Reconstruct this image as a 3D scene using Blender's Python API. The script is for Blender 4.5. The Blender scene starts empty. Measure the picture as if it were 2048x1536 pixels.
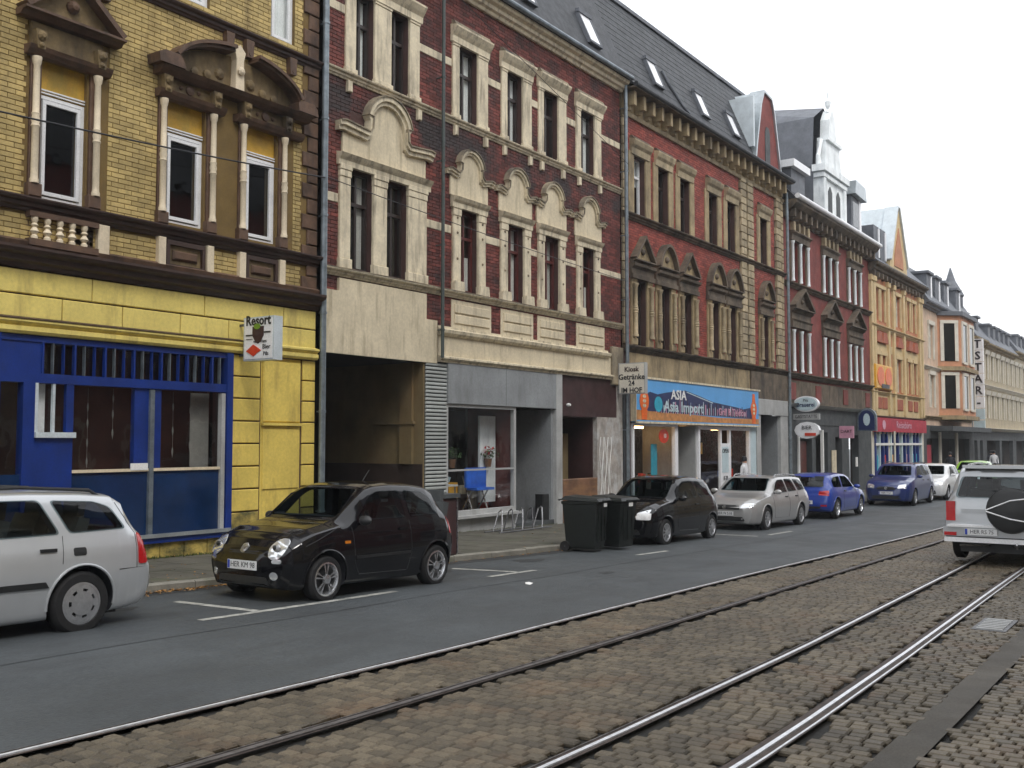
import bpy, bmesh, math, random
import numpy as np
from mathutils import Vector, Matrix
random.seed(7)
SC = bpy.context.scene
COL = SC.collection
# ------------------------------------------------------------------ camera
FPX, HOR, VPX, HC = 2050.0, 885.0, 2426.0, 1.75
PIT = math.atan((HOR-768)/FPX); TH = math.atan((VPX-1024)/FPX*math.cos(PIT))
CF = Vector((math.cos(PIT)*math.cos(TH), math.cos(PIT)*math.sin(TH), math.sin(PIT)))
CR = Vector((math.sin(TH), -math.cos(TH), 0)); CU = CR.cross(CF)
cam = bpy.data.cameras.new('camera'); camo = bpy.data.objects.new('camera', cam); COL.objects.link(camo)
camo.matrix_world = Matrix(((CR.x, CU.x, -CF.x, 0), (CR.y, CU.y, -CF.y, 0), (CR.z, CU.z, -CF.z, HC), (0, 0, 0, 1)))
cam.sensor_width = 36; cam.lens = 36*FPX/2048; cam.clip_start = .1; cam.clip_end = 3000
SC.camera = camo
# ------------------------------------------------------------------ sky, sun, exposure
SUN_AZ, SUN_EL = math.radians(205), math.radians(52)
wd = bpy.data.worlds.new('World'); SC.world = wd; wd.use_nodes = True
nt = wd.node_tree; nt.nodes.clear()
sky = nt.nodes.new('ShaderNodeTexSky'); sky.sky_type = 'NISHITA'; sky.sun_disc = False
sky.sun_elevation = SUN_EL; sky.sun_rotation = SUN_AZ; sky.air_density = 1.0; sky.dust_density = 4.0; sky.ozone_density = 1.0
mx = nt.nodes.new('ShaderNodeMix'); mx.data_type = 'RGBA'; mx.inputs[0].default_value = .88
bg = nt.nodes.new('ShaderNodeBackground'); bg.inputs[1].default_value = .13
wo = nt.nodes.new('ShaderNodeOutputWorld')
# unbroken bright cloud: the clear sky only tints an even pale layer
mx.inputs[7].default_value = (8.1, 8.25, 8.5, 1); nt.links.new(sky.outputs[0], mx.inputs[6])
nt.links.new(mx.outputs[2], bg.inputs[0]); nt.links.new(bg.outputs[0], wo.inputs[0])
sl = bpy.data.lights.new('sun', 'SUN'); sl.energy = .8; sl.angle = math.radians(14); sl.color = (1, .97, .92)
so = bpy.data.objects.new('sun', sl); COL.objects.link(so)
sd = Vector((math.sin(SUN_AZ)*math.cos(SUN_EL), math.cos(SUN_AZ)*math.cos(SUN_EL), math.sin(SUN_EL)))
so.rotation_euler = sd.to_track_quat('Z', 'Y').to_euler(); so.location = (0, -5, 30)
vs = SC.view_settings; vs.view_transform = 'Standard'; vs.look = 'None'; vs.exposure = 0.60; vs.gamma = 1; vs.use_curve_mapping = False
# ------------------------------------------------------------------ materials
MT = {}
def _n(nt, t, **k):
    n = nt.nodes.new(t)
    for a, b in k.items(): setattr(n, a, b)
    return n
def pm(name, col, rough=.8, var=.18, scale=3.0, bump=.15, bscale=60., stain=None, samt=.5, sscale=(.9, .9, .25), metal=0., coat=0., local=False, per=0., spec=.5, grain=.08, soot=None):
    """procedural surface: broad colour drift, grain, run-off stains, fine relief"""
    m = bpy.data.materials.new(name); m.use_nodes = True; nt = m.node_tree; L = nt.links; b = nt.nodes['Principled BSDF']
    b.inputs['Roughness'].default_value = rough; b.inputs['Metallic'].default_value = metal; b.inputs['Coat Weight'].default_value = coat
    b.inputs['Coat Roughness'].default_value = .04; b.inputs['Specular IOR Level'].default_value = spec
    if local: src = _n(nt, 'ShaderNodeTexCoord').outputs['Object']
    else: src = _n(nt, 'ShaderNodeNewGeometry').outputs['Position']
    def noise(sc, det=4, vec=src, rg=.55):
        q = _n(nt, 'ShaderNodeTexNoise'); q.inputs['Scale'].default_value = sc; q.inputs['Detail'].default_value = det; q.inputs['Roughness'].default_value = rg
        L.new(vec, q.inputs['Vector']); return q.outputs['Fac']
    def mixc(f, a, bb):
        q = _n(nt, 'ShaderNodeMix', data_type='RGBA'); q.inputs[0].default_value = 1
        if hasattr(f, 'node'): L.new(f, q.inputs[0])
        else: q.inputs[0].default_value = f
        for i, v in ((6, a), (7, bb)):
            if hasattr(v, 'node'): L.new(v, q.inputs[i])
            else: q.inputs[i].default_value = (*v, 1)
        return q.outputs[2]
    def rng(f, a, bb, c=0., d=1.):
        q = _n(nt, 'ShaderNodeMapRange'); q.inputs[1].default_value = a; q.inputs[2].default_value = bb; q.inputs[3].default_value = c; q.inputs[4].default_value = d
        L.new(f, q.inputs[0]); return q.outputs[0]
    lo = tuple(max(0, c*(1-var)) for c in col); hi = tuple(min(1, c*(1+var)) for c in col)
    c = mixc(rng(noise(scale), .3, .7), lo, hi)
    if grain:
        hg = _n(nt, 'ShaderNodeHueSaturation'); L.new(c, hg.inputs['Color']); L.new(rng(noise(bscale*.6, 2), .3, .7, 1-grain, 1+grain), hg.inputs['Value']); c = hg.outputs[0]
    if per:
        at = _n(nt, 'ShaderNodeAttribute'); at.attribute_name = 'rnd'; oi = _n(nt, 'ShaderNodeObjectInfo')
        ad = _n(nt, 'ShaderNodeMath', operation='ADD'); L.new(at.outputs['Fac'], ad.inputs[0]); L.new(oi.outputs['Random'], ad.inputs[1])
        fr = _n(nt, 'ShaderNodeMath', operation='FRACT'); L.new(ad.outputs[0], fr.inputs[0])
        pw = _n(nt, 'ShaderNodeMath', operation='MULTIPLY_ADD'); L.new(fr.outputs[0], pw.inputs[0]); pw.inputs[1].default_value = 2*per; pw.inputs[2].default_value = 1-per
        hs = _n(nt, 'ShaderNodeHueSaturation'); L.new(c, hs.inputs['Color']); L.new(pw.outputs[0], hs.inputs['Value']); c = hs.outputs[0]
    if stain:
        mp = _n(nt, 'ShaderNodeMapping'); mp.inputs['Scale'].default_value = sscale; L.new(src, mp.inputs['Vector'])
        f = rng(noise(2.2, 6, mp.outputs[0], .65), .62-.25*samt, .78-.1*samt, 0, min(1, .35+samt)); c = mixc(f, c, stain)
    if soot:     # city soot baked on in ragged clouds about one height
        zc, zh, am = soot; sp = _n(nt, 'ShaderNodeSeparateXYZ'); L.new(src, sp.inputs[0]); d1 = _n(nt, 'ShaderNodeMath', operation='SUBTRACT'); L.new(sp.outputs[2], d1.inputs[0]); d1.inputs[1].default_value = zc
        d2 = _n(nt, 'ShaderNodeMath', operation='ABSOLUTE'); L.new(d1.outputs[0], d2.inputs[0]); fz = rng(d2.outputs[0], 0, zh, 1, 0); fn = rng(noise(1.1, 5, rg=.6), .38, .62, 0, 1)
        d3 = _n(nt, 'ShaderNodeMath', operation='MULTIPLY'); L.new(fz, d3.inputs[0]); L.new(fn, d3.inputs[1]); c = mixc(rng(d3.outputs[0], .05, .6, 0, am), c, (.03, .026, .026))
    L.new(c, b.inputs['Base Color'])
    if bump:
        bn = _n(nt, 'ShaderNodeBump'); bn.inputs['Strength'].default_value = bump; bn.inputs['Distance'].default_value = .01
        L.new(noise(bscale, 3), bn.inputs['Height']); L.new(bn.outputs[0], b.inputs['Normal'])
        L.new(rng(noise(scale*2.3, 3), .3, .7, max(.02, rough-.08), min(1, rough+.08)), b.inputs['Roughness'])
    MT[name] = m; return m
def glassm(name, tint=(.97, .985, .985), refl=.05, rough=.02, body=(.01, .01, .012), op=0.0, wob=.12):
    m = bpy.data.materials.new(name); m.use_nodes = True; nt = m.node_tree; nt.nodes.clear(); L = nt.links
    o = _n(nt, 'ShaderNodeOutputMaterial'); tr = _n(nt, 'ShaderNodeBsdfTransparent'); tr.inputs[0].default_value = (*tint, 1)
    gl = _n(nt, 'ShaderNodeBsdfGlossy'); gl.inputs['Roughness'].default_value = rough
    pr = _n(nt, 'ShaderNodeBsdfDiffuse'); pr.inputs[0].default_value = (*body, 1)
    m1 = _n(nt, 'ShaderNodeMixShader'); m1.inputs[0].default_value = op; L.new(tr.outputs[0], m1.inputs[1]); L.new(pr.outputs[0], m1.inputs[2])
    lw = _n(nt, 'ShaderNodeFresnel'); lw.inputs[0].default_value = 1.5
    ad = _n(nt, 'ShaderNodeMath', operation='ADD', use_clamp=True); L.new(lw.outputs[0], ad.inputs[0]); ad.inputs[1].default_value = refl
    bf = _n(nt, 'ShaderNodeNewGeometry'); iv = _n(nt, 'ShaderNodeMath', operation='SUBTRACT'); iv.inputs[0].default_value = 1; L.new(bf.outputs['Backfacing'], iv.inputs[1])
    a2 = _n(nt, 'ShaderNodeMath', operation='MULTIPLY'); L.new(ad.outputs[0], a2.inputs[0]); L.new(iv.outputs[0], a2.inputs[1]); ad = a2
    # old panes are never quite flat
    nz = _n(nt, 'ShaderNodeTexNoise'); nz.inputs['Scale'].default_value = 1.6; gp = _n(nt, 'ShaderNodeNewGeometry'); L.new(gp.outputs['Position'], nz.inputs['Vector'])
    bp = _n(nt, 'ShaderNodeBump'); bp.inputs['Strength'].default_value = wob; bp.inputs['Distance'].default_value = .05; L.new(nz.outputs[0], bp.inputs['Height']); L.new(bp.outputs[0], gl.inputs['Normal'])
    m2 = _n(nt, 'ShaderNodeMixShader'); L.new(ad.outputs[0], m2.inputs[0]); L.new(m1.outputs[0], m2.inputs[1]); L.new(gl.outputs[0], m2.inputs[2])
    L.new(m2.outputs[0], o.inputs[0]); MT[name] = m; return m
K = (.02, .017, .014)
pm('yellow_paint', (.70, .53, .115), .6, .14, 1.2, .15, 30, stain=(.33, .22, .06), samt=.42, sscale=(1.4, 1.4, .35))
pm('yellow_paint_light', (.74, .60, .17), .55, .12, 1.2, .15, 30, stain=(.34, .25, .08), samt=.45, sscale=(1.6, 1.6, .4))
pm('yellow_brick', (.46, .345, .135), .75, .2, 1.5, .2, 50, per=.2, stain=(.15, .105, .04), samt=.42)
pm('yellow_mortar', (.17, .11, .035), .9)
pm('ochre_board', (.46, .27, .03), .6, .35, 2.5, .1, stain=(.2, .2, .05), samt=.4)
pm('brown_stone', (.105, .058, .034), .65, .35, 4, .2, 40, stain=(.02, .012, .01), samt=.5)
pm('olive_stone', (.17, .12, .055), .75, .35, 4, .25, 40, stain=(.03, .02, .012), samt=.6)
pm('cream_column', (.68, .58, .42), .6, .12, 3, .1, stain=(.25, .18, .1), samt=.3)
pm('dark_cornice', (.045, .024, .018), .5, .3, 4, .1)
pm('cream_stucco', (.62, .54, .385), .75, .12, 1.6, .2, 30, stain=(.26, .215, .14), samt=.45, sscale=(2.6, 2.6, .3))
pm('cream_trim', (.66, .58, .42), .7, .14, 3, .2, 30, stain=(.15, .12, .085), samt=.55, sscale=(3.2, 3.2, .35))
pm('sooty_trim', (.30, .25, .17), .8, .4, 2.5, .2, 30, stain=(.035, .03, .03), samt=.9)
pm('red_brick_dark', (.150, .038, .029), .75, .25, 2, .2, 50, per=.45, soot=(8.55, .75, .9), stain=(.028, .018, .018), samt=.62, sscale=(.6, .6, .7))
pm('red_brick', (.265, .058, .042), .75, .2, 2, .2, 50, per=.3, stain=(.09, .03, .025), samt=.25, sscale=(.5, .5, .5))
pm('red_brick_far', (.19, .045, .038), .8, .25, 2, .2, 50, stain=(.06, .025, .02), samt=.35)
pm('dark_mortar', (.07, .035, .03), .9)
pm('sandstone', (.33, .255, .145), .8, .25, 2.5, .25, 30, stain=(.06, .05, .035), samt=.55)
pm('sandstone_light', (.37, .30, .19), .8, .25, 4, .25, 30, per=.3, stain=(.08, .07, .05), samt=.5)
pm('sandstone_dark', (.13, .10, .070), .8, .35, 3, .25, 30, stain=(.03, .025, .02), samt=.7)
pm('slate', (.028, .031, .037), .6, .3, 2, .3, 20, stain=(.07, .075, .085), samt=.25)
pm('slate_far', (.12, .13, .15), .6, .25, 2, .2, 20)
pm('zinc', (.42, .46, .48), .35, .15, 3, .05, metal=.6)
pm('zinc_light', (.58, .64, .67), .45, .12, 3, .05, metal=.2)
pm('pipe_zinc', (.20, .235, .26), .38, .3, 5, .05, metal=.5)
pm('pipe_dark', (.05, .065, .06), .5, .2, 5, .05)
pm('frame_white', (.78, .79, .80), .35, .05, 3, 0)
pm('frame_brown', (.035, .025, .022), .4, .2, 5, .05)
pm('frame_red', (.10, .025, .022), .4, .2, 5, .05)
pm('blue_paint', (.005, .028, .185), .4, .2, 2, .05, stain=(.01, .02, .09), samt=.3)
pm('blue_panel', (.006, .026, .085), .12, .3, 1.5, .02, coat=.3)
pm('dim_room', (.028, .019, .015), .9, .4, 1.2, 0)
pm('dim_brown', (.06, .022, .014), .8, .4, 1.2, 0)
pm('curtain', (.60, .58, .54), .85, .1, 4, .1)
pm('curtain_pale', (.80, .80, .78), .85, .06, 4, .1)
pm('grey_render', (.25, .265, .275), .75, .14, 1.2, .12, 40, stain=(.12, .12, .115), samt=.35)
pm('blind_grey', (.22, .21, .19), .8, .2, 3, .1)
pm('grey_light', (.38, .385, .38), .6, .15, 2, .1, stain=(.2, .19, .17), samt=.35)
pm('grey_slat', (.36, .38, .365), .6, .12, 2, .08, per=.12)
pm('grey_dark', (.065, .072, .076), .7, .25, 2, .1)
pm('passage_wall', (.19, .142, .068), .7, .25, 1.4, .1, stain=(.17, .11, .05), samt=.5)
pm('passage_dado', (.045, .03, .024), .6, .3, 1.5, .05)
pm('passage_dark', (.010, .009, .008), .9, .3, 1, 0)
pm('maroon', (.045, .018, .018), .6, .3, 2, .05)
pm('graffiti_wall', (.33, .30, .27), .7, .35, 3, .1, stain=(.55, .56, .56), samt=.6, sscale=(2, 2, 1.2))
pm('brown_board', (.17, .085, .045), .6, .35, 3, .1, stain=(.28, .15, .06), samt=.5, sscale=(.6, .6, 3))
pm('white_paint', (.78, .78, .76), .5, .06, 3, .05)
pm('white_gloss', (.82, .83, .85), .25, .04, 3, 0)
pm('white_stucco', (.82, .86, .87), .6, .12, 2, .1, stain=(.4, .45, .48), samt=.35)
pm('black_plastic', (.018, .019, .020), .45, .2, 6, .05)
pm('rubber', (.010, .010, .011), .75, .2, 8, .2, 80, local=True)
pm('bin_green', (.005, .008, .007), .5, .3, 4, .1, 60, local=True, stain=(.04, .045, .04), samt=.2)
pm('dark_steel', (.10, .10, .105), .45, .2, 6, .05, metal=.5)
pm('steel', (.45, .45, .46), .3, .15, 6, .05, metal=.9)
pm('rail_head', (.80, .82, .85), .5, .08, 9, .3, 30, metal=.75)
pm('rail_worn', (.16, .15, .15), .45, .3, 9, .3, 30, metal=.6)
pm('strip_tar', (.070, .062, .050), .75, .25, 1.5, .5, 120, grain=.25)
pm('rail_rust', (.045, .03, .024), .7, .4, 9, .2)
pm('asphalt', (.055, .063, .068), .58, .22, .55, .8, 45, stain=(.036, .040, .043), samt=.5, sscale=(.22, .8, 1), grain=.2)
pm('asphalt_dark', (.027, .030, .032), .6, .25, 1, .5, 120, grain=.2)
pm('sett_stone', (.094, .076, .050), .6, .28, 1.2, .6, 90, per=.34, grain=.25, stain=(.15, .088, .045), samt=.35, sscale=(.6, .6, 1))
pm('sett_joint', (.013, .012, .010), .9, .3, 5, .3)
pm('pavement', (.085, .080, .062), .75, .25, 1.1, .3, 60, stain=(.055, .065, .03), samt=.45, sscale=(.6, .9, 1), per=.1)
pm('kerb_stone', (.20, .19, .16), .75, .25, 3, .3, 60, stain=(.09, .10, .05), samt=.4)
pm('road_paint', (.36, .36, .33), .6, .35, 7, .2, 60, stain=(.10, .11, .11), samt=.5, sscale=(3, 3, 3))
pm('leaf_litter', (.30, .16, .05), .8, .6, 12, .3)
pm('green_moss', (.07, .085, .02), .95, .5, 6, .4)
pm('relief_brown', (.36, .11, .06), .7, .2, 3, .1)
pm('yellow_dirty', (.50, .37, .09), .75, .3, 3, .2, 30, stain=(.055, .06, .022), samt=.95, sscale=(1.5, 1.5, 2.2))
pm('orange_stucco', (.46, .20, .105), .7, .18, 2, .1, stain=(.40, .15, .06), samt=.3)
pm('gold_stucco', (.60, .46, .25), .7, .14, 2, .1, stain=(.4, .28, .12), samt=.3)
pm('peach_stucco', (.55, .27, .155), .75, .14, 1.5, .1, stain=(.35, .19, .12), samt=.3)
pm('pale_peach', (.62, .46, .34), .75, .14, 1.5, .1, stain=(.35, .26, .2), samt=.3)
pm('beige_stucco', (.43, .37, .255), .75, .14, 1.5, .1, stain=(.3, .25, .18), samt=.35)
pm('offwhite', (.68, .64, .55), .65, .1, 2, .08)
pm('awning_red', (.42, .035, .06), .7, .15, 2, .1)
pm('sign_blue', (.10, .36, .72), .35, .1, 1, 0)
pm('sign_navy', (.012, .025, .10), .35, .2, 3, 0)
pm('sign_sand', (.50, .22, .07), .4, .35, 5, 0)
pm('sign_red', (.60, .05, .02), .35, .15, 3, 0)
pm('sign_orange', (.75, .13, .01), .35, .15, 3, 0)
pm('sign_gold', (.70, .36, .03), .35, .15, 3, 0)
pm('sign_cyan', (.02, .36, .50), .35, .15, 3, 0)
pm('sign_green', (.16, .30, .02), .35, .15, 3, 0)
pm('sign_pink', (.60, .30, .40), .35, .15, 3, 0)
pm('ink', (.012, .012, .016), .4, 0, 3, 0)
pm('sign_paleblue', (.50, .62, .66), .35, .08, 3, 0)
pm('lamp_red', (.45, .010, .012), .15, .1, 3, 0, coat=.6)
pm('lamp_clear', (.75, .77, .78), .08, .05, 3, 0, metal=.7, coat=.8)
pm('lamp_amber', (.6, .18, .01), .15, .1, 3, 0, coat=.6)
pm('plate_white', (.70, .71, .72), .4, .03, 3, 0)
pm('plate_blue', (.01, .04, .35), .4, .03, 3, 0)
pm('car_glass', (.004, .005, .006), .03, .1, 3, 0, spec=.55)
pm('alloy', (.62, .63, .65), .25, .1, 8, 0, metal=.9)
pm('hubcap', (.45, .46, .48), .35, .1, 8, 0, metal=.7)
pm('skin', (.45, .26, .18), .6, .08, 8, 0)
pm('cloth_dark', (.02, .022, .03), .9, .2, 8, .1)
pm('cloth_white', (.65, .66, .68), .9, .1, 8, .1)
pm('plant', (.035, .08, .02), .7, .5, 12, .2)
pm('flower_red', (.5, .02, .03), .6, .3, 12, .1)
pm('bright_blue', (.02, .13, .60), .5, .25, 4, .05)
for nm, c in dict(paint_black=(.004, .004, .0055), paint_suv=(.42, .435, .45), paint_silver=(.53, .55, .57), paint_blue=(.006, .040, .30), paint_navy=(.006, .022, .13), paint_white=(.72, .73, .74), paint_green=(.22, .46, .03), paint_pewter=(.40, .40, .40)).items():
    pm(nm, c, .28 if nm != 'paint_black' else .12, .04, 3, 0, coat=.9 if nm != 'paint_black' else .4, metal=.4 if nm in ('paint_silver', 'paint_pewter', 'paint_suv') else .0, spec=.5 if nm != 'paint_black' else .35, grain=0)
glassm('glass'); glassm('auto_glass', tint=(.46, .52, .53), refl=.0, wob=0); 
def lampm(name, col, e):
    m = bpy.data.materials.new(name); m.use_nodes = True; b = m.node_tree.nodes['Principled BSDF']; b.inputs['Emission Color'].default_value = (*col, 1); b.inputs['Emission Strength'].default_value = e; b.inputs['Base Color'].default_value = (.8, .8, .8, 1); MT[name] = m
lampm('lamp_warm', (1, .55, .2), 14.); glassm('glass_bright', refl=.3); glassm('glass_dim', tint=(.55, .58, .6), refl=.05); glassm('glass_shop', tint=(.97, .98, .98), refl=.0)
# ------------------------------------------------------------------ mesh builder
class M:
    def __init__(s): s.v = []; s.f = []; s.m = []; s.r = []; s.cm = 0; s.cr = 0.
    def face(s, idx): s.f.append(tuple(idx)); s.m.append(s.cm); s.r.append(s.cr)
    def add(s, vs, fs):
        o = len(s.v); s.v += [tuple(v) for v in vs]
        for f in fs: s.face([o+i for i in f])
    def box(s, x0, x1, y0, y1, z0, z1):
        if x1 < x0: x0, x1 = x1, x0
        if y1 < y0: y0, y1 = y1, y0
        if z1 < z0: z0, z1 = z1, z0
        s.add([(x0, y0, z0), (x1, y0, z0), (x1, y1, z0), (x0, y1, z0), (x0, y0, z1), (x1, y0, z1), (x1, y1, z1), (x0, y1, z1)],
              [(0, 1, 5, 4), (1, 2, 6, 5), (2, 3, 7, 6), (3, 0, 4, 7), (4, 5, 6, 7), (3, 2, 1, 0)]); return s
    def cbox(s, x0, x1, y0, y1, z0, z1, c=.01):
        """box whose four edges on the street side (low y) are chamfered"""
        s.add([(x0, y0+c, z0), (x1, y0+c, z0), (x1, y0+c, z1), (x0, y0+c, z1), (x0+c, y0, z0+c), (x1-c, y0, z0+c), (x1-c, y0, z1-c), (x0+c, y0, z1-c), (x0, y1, z0), (x1, y1, z0), (x1, y1, z1), (x0, y1, z1)],
              [(4, 5, 6, 7), (0, 1, 5, 4), (1, 2, 6, 5), (2, 3, 7, 6), (3, 0, 4, 7), (0, 8, 9, 1), (1, 9, 10, 2), (2, 10, 11, 3), (3, 11, 8, 0)]); return s
    def prism(s, pts, y0, y1):
        """polygon in x,z given counter-clockwise seen from the street, extruded from y0 (front) to y1"""
        n = len(pts); a = sum(pts[i][0]*pts[(i+1) % n][1]-pts[(i+1) % n][0]*pts[i][1] for i in range(n))
        if a < 0: pts = pts[::-1]
        s.add([(x, y0, z) for x, z in pts]+[(x, y1, z) for x, z in pts],
              [tuple(range(n)), tuple(range(2*n-1, n-1, -1))]+[(i, n+i, n+(i+1) % n, (i+1) % n) for i in range(n)]); return s
    def mould(s, x0, x1, prof, Y):
        """profile [(depth towards the street, z)...] run along x"""
        pts = [(Y-d, z) for d, z in prof]; n = len(pts)
        a = sum(pts[i][0]*pts[(i+1) % n][1]-pts[(i+1) % n][0]*pts[i][1] for i in range(n))
        if a < 0: pts = pts[::-1]
        s.add([(x0, y, z) for y, z in pts]+[(x1, y, z) for y, z in pts],
              [tuple(range(n-1, -1, -1)), tuple(range(n, 2*n))]+[(i, (i+1) % n, n+(i+1) % n, n+i) for i in range(n)]); return s
    def strip(s, path, t, y0, y1):
        """band of width t standing outside a path in x,z"""
        n = len(path); out = []
        for i in range(n):
            a = Vector(path[max(0, i-1)]); b = Vector(path[min(n-1, i+1)]); d = (b-a).normalized() if (b-a).length > 1e-6 else Vector((1, 0))
            out.append((path[i][0]-d.y*t, path[i][1]+d.x*t))
        for i in range(n-1):
            s.prism([path[i], path[i+1], out[i+1], out[i]], y0, y1)
        return s
    def tube(s, pts, r, n=8, cap=True):
        pts = [Vector(p) for p in pts]; k = len(pts); vs = []; rr = r if isinstance(r, (list, tuple)) else [r]*k
        up = None
        for i, p in enumerate(pts):
            d = (pts[min(k-1, i+1)]-pts[max(0, i-1)]).normalized()
            if up is None: up = Vector((0, 0, 1)) if abs(d.z) < .9 else Vector((1, 0, 0))
            a = d.cross(up).normalized(); b = a.cross(d).normalized(); up = b
            vs += [p+a*(rr[i]*math.cos(2*math.pi*j/n))+b*(rr[i]*math.sin(2*math.pi*j/n)) for j in range(n)]
        fs = [(i*n+j, i*n+(j+1) % n, (i+1)*n+(j+1) % n, (i+1)*n+j) for i in range(k-1) for j in range(n)]
        if cap: fs += [tuple(range(n-1, -1, -1)), tuple((k-1)*n+j for j in range(n))]
        s.add(vs, fs); return s
    def lathe(s, prof, c=(0, 0, 0), n=12, axis='z'):
        vs = []; k = len(prof)
        for r, h in prof:
            for j in range(n):
                a = 2*math.pi*j/n; u, v = r*math.cos(a), r*math.sin(a)
                p = (u, v, h) if axis == 'z' else (u, -h, v) if axis == 'y' else (-h, u, v)
                vs.append((p[0]+c[0], p[1]+c[1], p[2]+c[2]))
        s.add(vs, [(i*n+j, i*n+(j+1) % n, (i+1)*n+(j+1) % n, (i+1)*n+j) for i in range(k-1) for j in range(n)]+[tuple(range(n-1, -1, -1)), tuple((k-1)*n+j for j in range(n))]); return s
    def disc(s, cx, cz, rx, rz, y0, y1, n=28):
        return s.prism([(cx+rx*math.cos(2*math.pi*i/n), cz+rz*math.sin(2*math.pi*i/n)) for i in range(n)], y0, y1)
ROOT = {}
def mesh_of(name, mb, mats):
    me = bpy.data.meshes.new(name); me.from_pydata(mb.v, [], mb.f)
    if not isinstance(mats, (list, tuple)): mats = [mats]
    for q in mats: me.materials.append(MT[q])
    if any(mb.m): me.polygons.foreach_set('material_index', mb.m)
    if any(mb.r):
        at = me.attributes.new('rnd', 'FLOAT', 'FACE'); at.data.foreach_set('value', mb.r)
    me.update(); return me
def mk(name, mb, mats, parent=None, smooth=False, kind=None, label=None):
    me = mesh_of(name, mb, mats) if isinstance(mb, M) else mb
    o = bpy.data.objects.new(name, me); COL.objects.link(o)
    if parent is not None:
        o.parent = parent
        if parent.name in ROOT: o.matrix_parent_inverse = ROOT[parent.name]
    if smooth:
        me.polygons.foreach_set('use_smooth', [True]*len(me.polygons)); me.set_sharp_from_angle(angle=math.radians(38))
    if kind: o['kind'] = kind
    if label: o['label'] = label
    return o
def tag(o, label, cat, group=None):
    o['label'] = label; o['category'] = cat
    if group: o['group'] = group
    return o
def root(name, loc, label, cat, group=None, world=True, rz=0.):
    o = bpy.data.objects.new(name, None); COL.objects.link(o); o.location = loc; o.rotation_euler = (0, 0, rz); o.empty_display_size = .3
    if world: ROOT[o.name] = Matrix.Translation(-Vector(loc))
    return tag(o, label, cat, group)
def copy_tree(o, parent=None):
    c = o.copy(); COL.objects.link(c); c.parent = parent
    if parent is not None: c.matrix_parent_inverse = o.matrix_parent_inverse.copy()
    for ch in list(o.children): copy_tree(ch, c)
    return c
def gz(x):
    """height of the road surface: the street falls gently away"""
    if x <= 20: return -.02*x
    d = min(x-20, 25); return -.4-.02*d+.02*d*d/50
D = 14.2
def text(s, size, mat, parent, loc, face='y', name='lettering', sx=1., ext=.004, align='CENTER', bold=0., label=None):
    cu = bpy.data.curves.new('t', 'FONT'); cu.body = s; cu.size = size; cu.extrude = ext; cu.align_x = align; cu.align_y = 'CENTER'; cu.resolution_u = 2; cu.offset = bold
    to = bpy.data.objects.new('t', cu); COL.objects.link(to); dg = bpy.context.evaluated_depsgraph_get(); dg.update()
    me = bpy.data.meshes.new_from_object(to.evaluated_get(dg)); COL.objects.unlink(to); bpy.data.objects.remove(to); me.name = name
    R3 = {'y': Matrix(((1, 0, 0), (0, 0, -1), (0, 1, 0))), 'x': Matrix(((0, 0, -1), (-1, 0, 0), (0, 1, 0)))}[face]
    R3 = R3 @ Matrix.Diagonal((sx, 1, 1)); me.transform(Matrix.Translation(Vector(loc)) @ R3.to_4x4())
    me.materials.clear(); me.materials.append(MT[mat]); return mk(name, me, None, parent, label=label)
# ================================================================== facade helpers
def wall(x0, x1, z0, z1, holes, mat, parent, name='wall', Y=D, th=.32):
    mb = M(); xs = sorted({x0, x1, *[min(max(h[i], x0), x1) for h in holes for i in (0, 1)]}); zs = sorted({z0, z1, *[min(max(h[i], z0), z1) for h in holes for i in (2, 3)]})
    inh = lambda x, z: any(h[0] < x < h[1] and h[2] < z < h[3] for h in holes)
    for i in range(len(xs)-1):
        for j in range(len(zs)-1):
            if not inh((xs[i]+xs[i+1])/2, (zs[j]+zs[j+1])/2):
                a, b, c, d = xs[i], xs[i+1], zs[j], zs[j+1]
                mb.add([(a, Y, c), (b, Y, c), (b, Y, d), (a, Y, d)], [(0, 1, 2, 3)])
    for a, b, c, d in holes:
        y = Y+th
        mb.add([(a, Y, c), (b, Y, c), (b, Y, d), (a, Y, d), (a, y, c), (b, y, c), (b, y, d), (a, y, d)], [(0, 4, 5, 1), (1, 5, 6, 2), (2, 6, 7, 3), (3, 7, 4, 0)])
    mb.add([(x0, Y, z1), (x1, Y, z1), (x1, Y+th, z1), (x0, Y+th, z1)], [(0, 1, 2, 3)])
    return mk(name, mb, mat, parent)
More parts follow.
